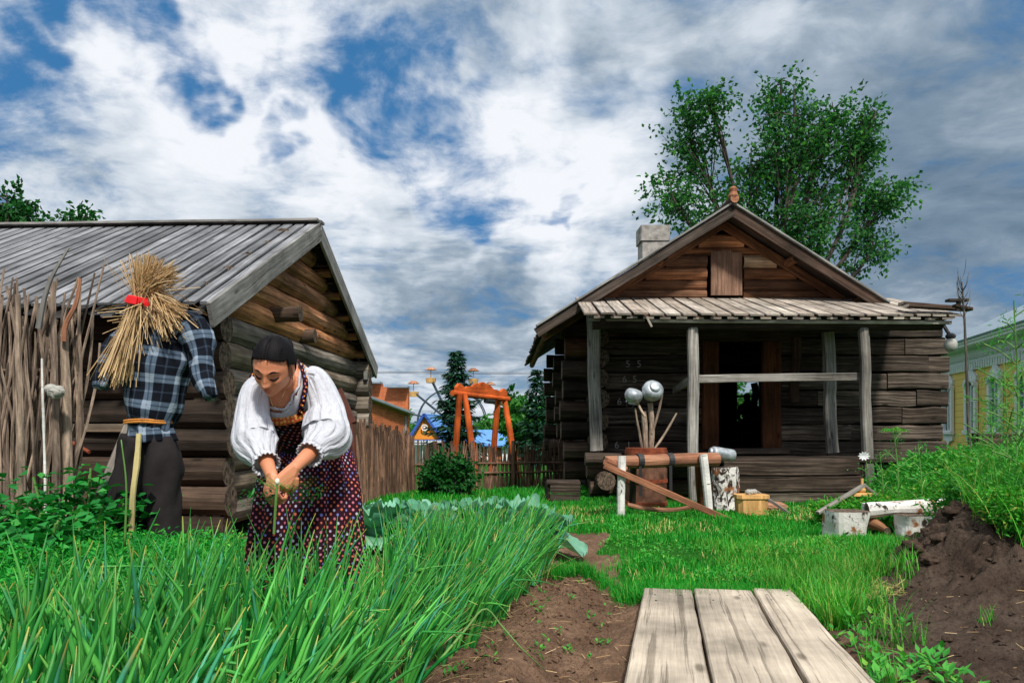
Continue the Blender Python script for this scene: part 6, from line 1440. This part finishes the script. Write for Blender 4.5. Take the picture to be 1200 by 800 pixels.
potato(-2.62, 4.75, .36, .72, 'largest dark green potato bush, right beside the scarecrow trousers', 900)
potato(-2.95, 4.45, .34, .58, 'dark green potato bush at the foot of the stick fence', 700)
potato(-3.25, 4.1, .36, .44, 'leftmost low potato bush cut by the left edge', 600)
potato(-2.55, 4.2, .32, .5, 'low potato bush in front of the largest one', 600)
potato(-1.75, 6.3, .34, .62, 'dark potato bush between scarecrow and gardener below the barn gable', 600)
def cabbage(cx, cy, s, lab):
    z0 = float(ground_z(cx, cy)); t = thing('cabbage', lab, 'cabbage', (cx, cy, z0), 'cabbages in the bed beside the gardener'); m = MB()
    for k in range(13):
        a = k*2.4+random.uniform(-.3, .3); f = k/13; L = s*(1.0-.45*f)*random.uniform(.85, 1.1); W_ = L*.82; up0 = .25+1.1*f; n = 12; V = np.zeros((n, n, 3))
        for i_ in range(n):
            for j in range(n):
                u = i_/(n-1); v = (j/(n-1)-.5)*2; w_ = W_*.5*math.sin(min(1, u*1.25+.12)*math.pi*.62)**.7*(1 if u < .85 else 1-.5*(u-.85)/.15)
                ang = up0+.55*(1-f)-1.5*u*(1-f*.6)*.6; r_ = L*u*math.cos(max(0, up0*.6)); z = L*(math.sin(up0)*u-.42*(1-f)*u*u*1.1)+.25*w_*v*v+.035*math.sin(v*11+u*9+k)*abs(v)*(.3+u)+.012*math.sin(v*23+k)*u
                V[i_, j] = (cx+math.cos(a)*r_-math.sin(a)*w_*v, cy+math.sin(a)*r_+math.cos(a)*w_*v, z0+.07+z)
        fs = [(i_*n+j, i_*n+j+1, (i_+1)*n+j+1, (i_+1)*n+j) for i_ in range(n-1) for j in range(n-1)]; m.raw(V.reshape(-1, 3), fs, [(i_/(n-1), j/(n-1)) for i_ in range(n) for j in range(n)])
    o = m.build('leaves', M['cabbage'], t, True); m = MB(); m.ball((cx, cy, z0+.16), (s*.3, s*.3, s*.27), 10, 14, rough=(.06, 3)); m.build('heart', M['cabbage'], t, True)
cb = [(445, 6.4, 'leftmost cabbage just right of the floral skirt'), (478, 6.9, 'cabbage second from the skirt, below the paling posts'), (505, 6.5, 'cabbage below the left edge of the dark shrub'), (532, 7.0, 'cabbage right below the dark shrub'), (560, 6.6, 'cabbage below the left feet of the orange swing'),
      (590, 7.0, 'cabbage second from the lawn edge'), (612, 6.6, 'rightmost cabbage beside the lawn'), (462, 7.7, 'farther cabbage in the back row close to the tall sticks'), (515, 7.9, 'farther cabbage in the back row before the shrub'), (575, 7.9, 'farther cabbage in the back row before the low fence'), (437, 7.3, 'cabbage half hidden behind the skirt in the back row')]
for px, d, lab in cb: cabbage((px-600)/F*(d-.3), d-.3, .52, lab)
def shrub():
    b = P(523, 585, 12.6)*(1, 1, 0); t = thing('shrub', 'dark rounded shrub standing before the low stick fence', 'shrub', b); d = 12.6; k = d/F
    limb_tree(t, b, [(P(523, 560, d), (27*k, 20*k, 26*k), 0, 1), (P(512, 552, d), (16*k, 14*k, 18*k), 0, .5), (P(538, 556, d), (16*k, 14*k, 16*k), 0, .5)], .03, 5200, 'bush', .085, 'bark', .3, 34, .18)
shrub()
# ---- lawn
def lawn():
    N = 330000; x = rng.uniform(-.3, 9, N); y = 4.2+10*rng.random(N)**1.7; fl = rng.random(N) < .12; x = np.where(fl, rng.uniform(-4.2, 1.5, N), x); y = np.where(fl, rng.uniform(7.6, 14.5, N), y); g = grass_mask(x, y); patch = lump(x, y, 2.2, 31, 3); k = (rng.random(N) < g**1.5*(.75+.5*patch)) & (np.abs(x) < .72*y+.5) & ~((y > 11.0) & (x > 1.6)) & ~((x > .35) & (x < 1.75) & (y < 4.82)) & ~((x > .50*y) & (x < .60*y) & (y > 6.2) & (y < 7.5))
    x, y, patch = x[k], y[k], patch[k]; n = len(x); h = (.040+.045*rng.random(n)**2)*(1+.8*np.clip(patch, -1, 1)); h *= 1+.5*sst(y, 8, 5)*sst(x, 1.2, 2.0)
    o = blade_mesh('lawn_grass', M['grass'], on_ground(x, y, -.004), h, rng.random(n)*6.283, rng.uniform(0, .5, n), rng.uniform(.1, 1.2, n), .0035+.0012*y*rng.uniform(.6, 1.2, n)*.8, seg=3); tag(o, 'short bright green lawn grass before the dark log cabin', 'grass', None, 'stuff')
    # longer tufts along the right of the boards and before the birch blocks
    cx = []; cy = []
    for _ in range(1300):
        yy = 3.6+3.6*random.random(); xx = 1.60+(.30+.58*max(0, yy-4.0))*random.random()**.8+random.uniform(-.06, .12); cx.append(xx); cy.append(yy)
    cx = np.array(cx); cy = np.array(cy); kk = (grass_mask(cx, cy) > .25) | (rng.random(len(cx)) < .05); cx, cy = cx[kk], cy[kk]; m_ = 16; bx = np.repeat(cx, m_)+rng.normal(size=len(cx)*m_)*.03; by = np.repeat(cy, m_)+rng.normal(size=len(cx)*m_)*.03; n = len(bx)
    o = blade_mesh('tall_grass', M['wildgrass'], on_ground(bx, by, -.01), rng.uniform(.08, .24, n)*(1-.5*sst(by, 4.6, 6)), rng.random(n)*6.283, rng.uniform(.05, .55, n), rng.uniform(.2, 1.5, n), rng.uniform(.0035, .008, n), seg=5); tag(o, 'longer ragged grass between the walkway and the soil heap', 'grass', None, 'stuff')
    # lawn edge tufts hanging towards boards and furrow
    cx = rng.uniform(.25, 1.9, 420); cy = 4.86+.75*sst(cx, .95, .3)+rng.normal(size=420)*.09; bx = np.repeat(cx, 14)+rng.normal(size=5880)*.03; by = np.repeat(cy, 14)+rng.normal(size=5880)*.03; n = 5880
    o = blade_mesh('edge_grass', M['grass'], on_ground(bx, by, -.005), rng.uniform(.05, .13, n), rng.random(n)*6.283, rng.uniform(.1, .8, n), rng.uniform(.3, 1.3, n), rng.uniform(.003, .006, n), seg=4); tag(o, 'grass fringe where the lawn meets the walkway and the bare path', 'grass', None, 'stuff')
lawn()
def clover():
    N = 26000; x = rng.uniform(-.2, 6, N); y = 4.3+6*rng.random(N)**1.5; g = grass_mask(x, y); p = lump(x, y, 1.3, 51, 3); k = (rng.random(N) < g**2*sst(p, -.1, .5)) & ~((x > .35) & (x < 1.75) & (y < 4.85)) & (np.abs(x) < .7*y+.3) & ~((y > 11) & (x > 1.6)); x, y = x[k], y[k]; n = len(x)
    P0 = on_ground(x, y, .02)+np.stack([0*x, 0*x, .05*rng.random(n)], -1); d = rdir(n); d[:, 2] = np.abs(d[:, 2])*.5
    o = leaf_mesh('clover_leaves', P0, d, np.tile([0, 0, 1.], (n, 1)), rng.uniform(.015, .04, n), rng.uniform(.012, .028, n), M['weed'], None, .12); tag(o, 'clover and small leaves mixed into the lawn', 'clover', None, 'stuff')
    n = 9000; x = rng.uniform(-.2, 5, n); y = 4.6+6*rng.random(n); p = lump(x, y, 1.1, 61, 3); k = (grass_mask(x, y) > .8) & (p > .15) & ~((x > .35) & (x < 1.75) & (y < 4.85)) & ~((y > 11) & (x > 1.6)); x, y = x[k], y[k]; n = len(x)
    o = blade_mesh('dry_grass', M['onion_dry'], on_ground(x, y), rng.uniform(.03, .10, n), rng.random(n)*6.28, rng.uniform(.1, .8, n), rng.uniform(.2, 1.2, n), .002+.0006*y, seg=3); tag(o, 'dry pale blades scattered in the lawn', 'dry grass', None, 'stuff')
clover()
def broadleaf(name, pts, h, lf, mt, lab, cat):
    LP = []; LD = []
    for (x, y) in pts:
        z = float(ground_z(x, y)); n = random.randint(5, 9); a = rng.random(n)*6.283; LP.append(np.array([x, y, z])+np.stack([np.cos(a)*.01, np.sin(a)*.01, rng.random(n)*h], -1)); LD.append(np.stack([np.cos(a), np.sin(a), rng.uniform(.2, 1.1, n)], -1))
    LP = np.vstack(LP); LD = np.vstack(LD); n = len(LP); o = leaf_mesh(name, LP, LD, np.tile([0, 0, 1.], (n, 1)), lf*rng.uniform(.6, 1.2, n), lf*.5*rng.uniform(.6, 1.1, n), mt, None, .12); tag(o, lab, cat, None, 'stuff')
pts = [(random.uniform(-.5, .42)+.27*(y-3.2), y) for y in [random.uniform(2.9, 5.4) for _ in range(70)]]
pts = [(x, y) for x, y in pts if x > bed_edge(y)+.03 and x < .27+.2*(y-2.9)]
broadleaf('seedlings', pts[:42], .03, .032, M['weed'], 'tiny weed seedlings dotted over the bare path soil', 'seedlings')
pts = [(random.uniform(1.5, 1.9)+.16*(y-3.5), y) for y in [random.uniform(3.0, 5.0) for _ in range(60)]]; broadleaf('path_weeds', pts, .08, .06, M['weed'], 'low broad leaved weeds along the right edge of the walkway', 'weeds')
pts = [(random.uniform(.44, .62)*y, y) for y in [random.uniform(7.65, 8.6) for _ in range(130)]]; broadleaf('dock_leaves', pts, .16, .17, M['wildgrass'], 'broad leaved green plants behind the whitewashed birch log', 'weeds')
def clods():
    N = 11000; x = np.concatenate([rng.uniform(-.6, .75, N//2), rng.uniform(1.5, 4.2, N//2)]); y = np.concatenate([rng.uniform(2.6, 5.6, N//2), rng.uniform(2.6, 6.4, N//2)]); k = (soil_mask(x, y) > .6) & (x > bed_edge(y)+.0) & ~((x > .27+.2*(y-2.9)) & (x < 1.42+.18*(y-3.0))); x, y = x[k], y[k]; n = len(x)
    r_ = .004+.021*rng.random(n)**5; tet = np.array([(1, 0, -.4), (-.5, .87, -.4), (-.5, -.87, -.4), (0.1, 0.1, .9), (.7, .7, .2), (-.8, .1, .3)])
    a = rng.random(n)*6.283; ca, sa = np.cos(a), np.sin(a); V = tet[None]*rng.uniform(.6, 1.4, (n, 6, 3))*r_[:, None, None]; V = np.stack([V[..., 0]*ca[:, None]-V[..., 1]*sa[:, None], V[..., 0]*sa[:, None]+V[..., 1]*ca[:, None], V[..., 2]*.8], -1)
    V = V+np.stack([x, y, ground_z(x, y)+r_*.2], -1)[:, None]; f = np.array([(0, 1, 2), (0, 4, 1), (1, 4, 3), (1, 3, 5), (1, 5, 2), (2, 5, 3), (2, 3, 0), (0, 3, 4)]); q = (f[None]+np.arange(n)[:, None, None]*6).reshape(-1)
    tn = np.repeat(np.stack([0*x, sst(x, 1.2, 2)], -1), 24, 0); o = mesh_np('soil_clods', V.reshape(-1, 3), q, np.full(n*8, 3), np.zeros((len(q), 2)), tn, None, [M['ground']], None, False); tag(o, 'crumbs and clods lying on the bare garden soil', 'soil clods', None, 'stuff')
    N = 420; x = np.concatenate([rng.uniform(-.5, .7, N//2), rng.uniform(1.7, 3.4, N//2)]); y = rng.uniform(2.8, 5.2, N); p = on_ground(x, y, .012); o = straws(None, p, unit(rng.normal(size=(N, 3))*(1, 1, .08)), rng.uniform(.02, .09, N), .0025, 0, 'straw', 'straw_bits'); tag(o, 'dry straw bits scattered on the bare soil', 'straw bits', None, 'stuff')
    N = 260; a = rng.random(N)*6.28; r__ = rng.random(N)**.5; x = 2.13+np.cos(a)*r__*.22; y = 4.72+np.sin(a)*r__*.16; o = straws(None, on_ground(x, y, .015), unit(rng.normal(size=(N, 3))*(1, 1, .25)), rng.uniform(.04, .12, N), .003, 0, 'onion_dry', 'dead_grass'); tag(o, 'flat patch of dead yellow grass at the foot of the soil heap', 'dead grass', None, 'stuff')
clods()
def chunks():
    m = MB()
    for px, py, d, r in ((1064, 640, 5.5, .06), (1080, 622, 5.6, .085), (1098, 610, 5.55, .075), (1074, 655, 5.3, .07), (1102, 640, 5.2, .055), (1060, 662, 5.2, .04), (1118, 604, 5.5, .06), (1090, 668, 4.9, .045), (1130, 650, 4.9, .04), (1046, 690, 4.7, .03), (1160, 700, 4.3, .035), (1020, 730, 4.0, .022), (1110, 745, 3.7, .02)):
        x = (px-600)/F*d; z = float(ground_z(np.array([x]), np.array([d]))[0]); m.ball((x, d, z+r*.25), (r*1.2, r, r*.8), 16, 22, rough=(.45, 1.9), tone=(0.0, .9))
    o = m.build('soil_chunks', M['ground'], None, True); tag(o, 'dark broken soil chunks on the steep face of the heap', 'soil chunks', None, 'stuff')
chunks()
def tuft(cx, cy, n, h, lab, mt='wildgrass'):
    o = blade_mesh('grass_tuft', M[mt], on_ground(cx+rng.normal(size=n)*.02, cy+rng.normal(size=n)*.02), rng.uniform(.5, 1.1, n)*h, rng.random(n)*6.283, rng.uniform(.05, .5, n), rng.uniform(.1, .9, n), rng.uniform(.003, .0055, n), seg=4); tag(o, lab, 'grass tuft', 'lone grass tufts on the dark soil')
tuft(1.92, 3.72, 26, .13, 'bright green grass tuft alone on the dark soil, nearest the walkway'); tuft(2.33, 3.85, 22, .10, 'sparse grass tuft with thin blades farther right on the dark soil'); tuft(1.50, 3.10, 30, .20, 'taller grass tuft at the right bottom edge of the walkway'); tuft(1.57, 3.42, 30, .2, 'tall grass tuft leaning against the right plank')
# ---- right hand weeds
def weeds():
    for (cx, cy, rx, ry, h, n, sz, mt) in ((3.9, 5.3, .70, .55, .46, 1900, .050, 'weed'), (4.6, 6.3, 1.1, .8, .62, 2600, .055, 'weed'), (4.7, 8.75, 1.3, .6, .40, 2300, .055, 'wildgrass'), (6.6, 9.6, 2.2, 1.3, .55, 2400, .07, 'weed'), (3.5, 4.9, .50, .40, .34, 1300, .042, 'wildgrass')):
        o = feathery('weed_patch', cx, cy, rx, ry, h, n, M[mt], '', '', sz, None, .45); tag(o, {3.9: 'dense feathery weeds on top of the soil heap', 4.6: 'tall weed mass behind the soil heap at the right edge', 4.7: 'leafy weeds below the right side of the porch', 6.6: 'weeds growing up to the yellow house and dark fence', 3.5: 'low weeds spilling down the soil heap at the right edge'}[cx], 'weeds', None, 'stuff')
    n = 2600; x = rng.uniform(3.0, 5.0, n); y = rng.uniform(4.6, 7.4, n); k = (x > .575*y); x, y = x[k], y[k]; n = len(x)
    o = blade_mesh('weed_grass', M['wildgrass'], on_ground(x, y), rng.uniform(.2, .6, n), rng.random(n)*6.283, rng.uniform(.05, .5, n), rng.uniform(.2, 1.2, n), rng.uniform(.004, .009, n), seg=5); tag(o, 'rank grass growing through the weeds on the right', 'grass', None, 'stuff')
weeds()
def stalk_plant(name, lab, cat, base, top, nb, mt, leaf, group=None, umb=False, flowers=False):
    base = np.asarray(base, float); top = np.asarray(top, float); t = thing(name, lab, cat, base, group); h = top[2]-base[2]; m = MB(); path = spl([base, base*.5+top*.5+(.03, 0, 0), top], 14); m.sweep(path, circ(.010, 6), (0, 1, 0), scale=np.linspace(1, .45, 14)); LP = []; LD = []; fl = []
    for k in range(nb):
        f = .18+.8*(k+.5)/nb; b0 = path[int(f*13)]; a = k*2.4+random.uniform(-.4, .4); L = h*.26*(1.15-f*.6)*random.uniform(.7, 1.2); e = b0+np.array([math.cos(a)*L, math.sin(a)*L, L*random.uniform(.25, .9)]); tw = spl([b0, (b0+e)/2+(0, 0, .02), e], 7); m.sweep(tw, circ(.005, 5), (0, 1, 0), cap=False)
        c = leaf[0]; ff = rng.uniform(.2, 1, c); pp = np.stack([np.interp(ff, np.linspace(0, 1, 7), tw[:, q]) for q in range(3)], -1); LP.append(pp+rng.normal(size=(c, 3))*leaf[2]); LD.append(unit(e-b0)*.6+rng.normal(size=(c, 3))*.8)
        fl.append(e)
    m.build('stem', M['stem'], t); LP = np.vstack(LP); LD = np.vstack(LD); n = len(LP); leaf_mesh('leaves', LP, LD, rdir(n), leaf[1]*rng.uniform(.6, 1.3, n), leaf[1]*leaf[3], M[mt], t)
    if umb:
        m = MB(); LP = []
        for k in range(16):
            a = k*2.4; r_ = .13*math.sqrt((k+.5)/16); e = top+np.array([math.cos(a)*r_, math.sin(a)*r_, .06-.25*r_]); m.sweep([top, top*.4+e*.6+(0, 0, .01), e], circ(.0025, 4), (0, 1, 0)); LP.append(e+rng.normal(size=(14, 3))*(.018, .018, .008))
        LP = np.vstack(LP); u = leaf_mesh('umbel', LP, rdir(len(LP), 0), rdir(len(LP)), .02, .012, M['wildgrass'], t); m.build('umbel_rays', M['stem'], u)
    if flowers:
        for e in fl[-flowers:]:
            m = MB()
            for k in range(8): a = k/8*6.283; m.raw([e, e+np.array([math.cos(a-.3)*.025, -.01, math.sin(a-.3)*.025]), e+np.array([math.cos(a)*.036, -.012, math.sin(a)*.036]), e+np.array([math.cos(a+.3)*.025, -.01, math.sin(a+.3)*.025])], [(0, 1, 2, 3)])
            m.build('flower', FLM, t)
FLM = plain('pink_petal', (.70, .25, .30), .6, .3, .1)
def tall_plants():
    def bp(px, py, d): p = P(px, py, d); return np.array([p[0], d, float(ground_z(p[0], d))]), p
    g = 'dill plants before the porch'
    for px, py, d, lab in ((1051, 508, 8.6, 'dill plant with a broad yellow green umbel before the right porch post'), (1078, 520, 8.3, 'slender dill plant just right of the umbelled one'), (1032, 530, 8.9, 'small dill plant closest to the right porch post')):
        b, tp = bp(px, py, d); tp = tp+(random.uniform(-.03, .03), 0, 0); stalk_plant('dill_plant', lab, 'dill', b, tp, 9, 'parsley', (34, .035, .035, .14), g, umb=(px == 1051))
    for px, py, d, fl, lab in ((1188, 352, 5.6, 1, 'tallest cosmos plant reaching up to the grey roof at the right edge'), (1176, 425, 6.0, 0, 'cosmos plant with fine leaves before the yellow house windows'), (1160, 475, 6.5, 0, 'lower cosmos plant right of the dead sapling'), (1198, 430, 5.2, 1, 'cosmos plant cut by the right edge')):
        b, tp = bp(px, py, d); stalk_plant('cosmos_plant', lab, 'cosmos plant', b, tp, 14, 'weed', (32, .055, .05, .16), 'cosmos plants on the right', flowers=fl)
    b, tp = bp(1015, 540, 9.2); stalk_plant('daisy_plant', 'small plant with a white daisy like flower at the foot of the right porch post', 'daisy', b, tp, 6, 'parsley', (16, .035, .03, .3))
    m = MB(); e = P(1012, 534, 9.15)
    for k in range(10): a = k/10*6.283; m.raw([e, e+np.array([math.cos(a-.25)*.05, -.01, math.sin(a-.25)*.04]), e+np.array([math.cos(a)*.075, -.015, math.sin(a)*.055]), e+np.array([math.cos(a+.25)*.05, -.01, math.sin(a+.25)*.04])], [(0, 1, 2, 3)])
    d_ = [o for o in bpy.data.objects if o.name.startswith('daisy_plant')][0]; m.build('flower', M['white'], d_)
tall_plants()
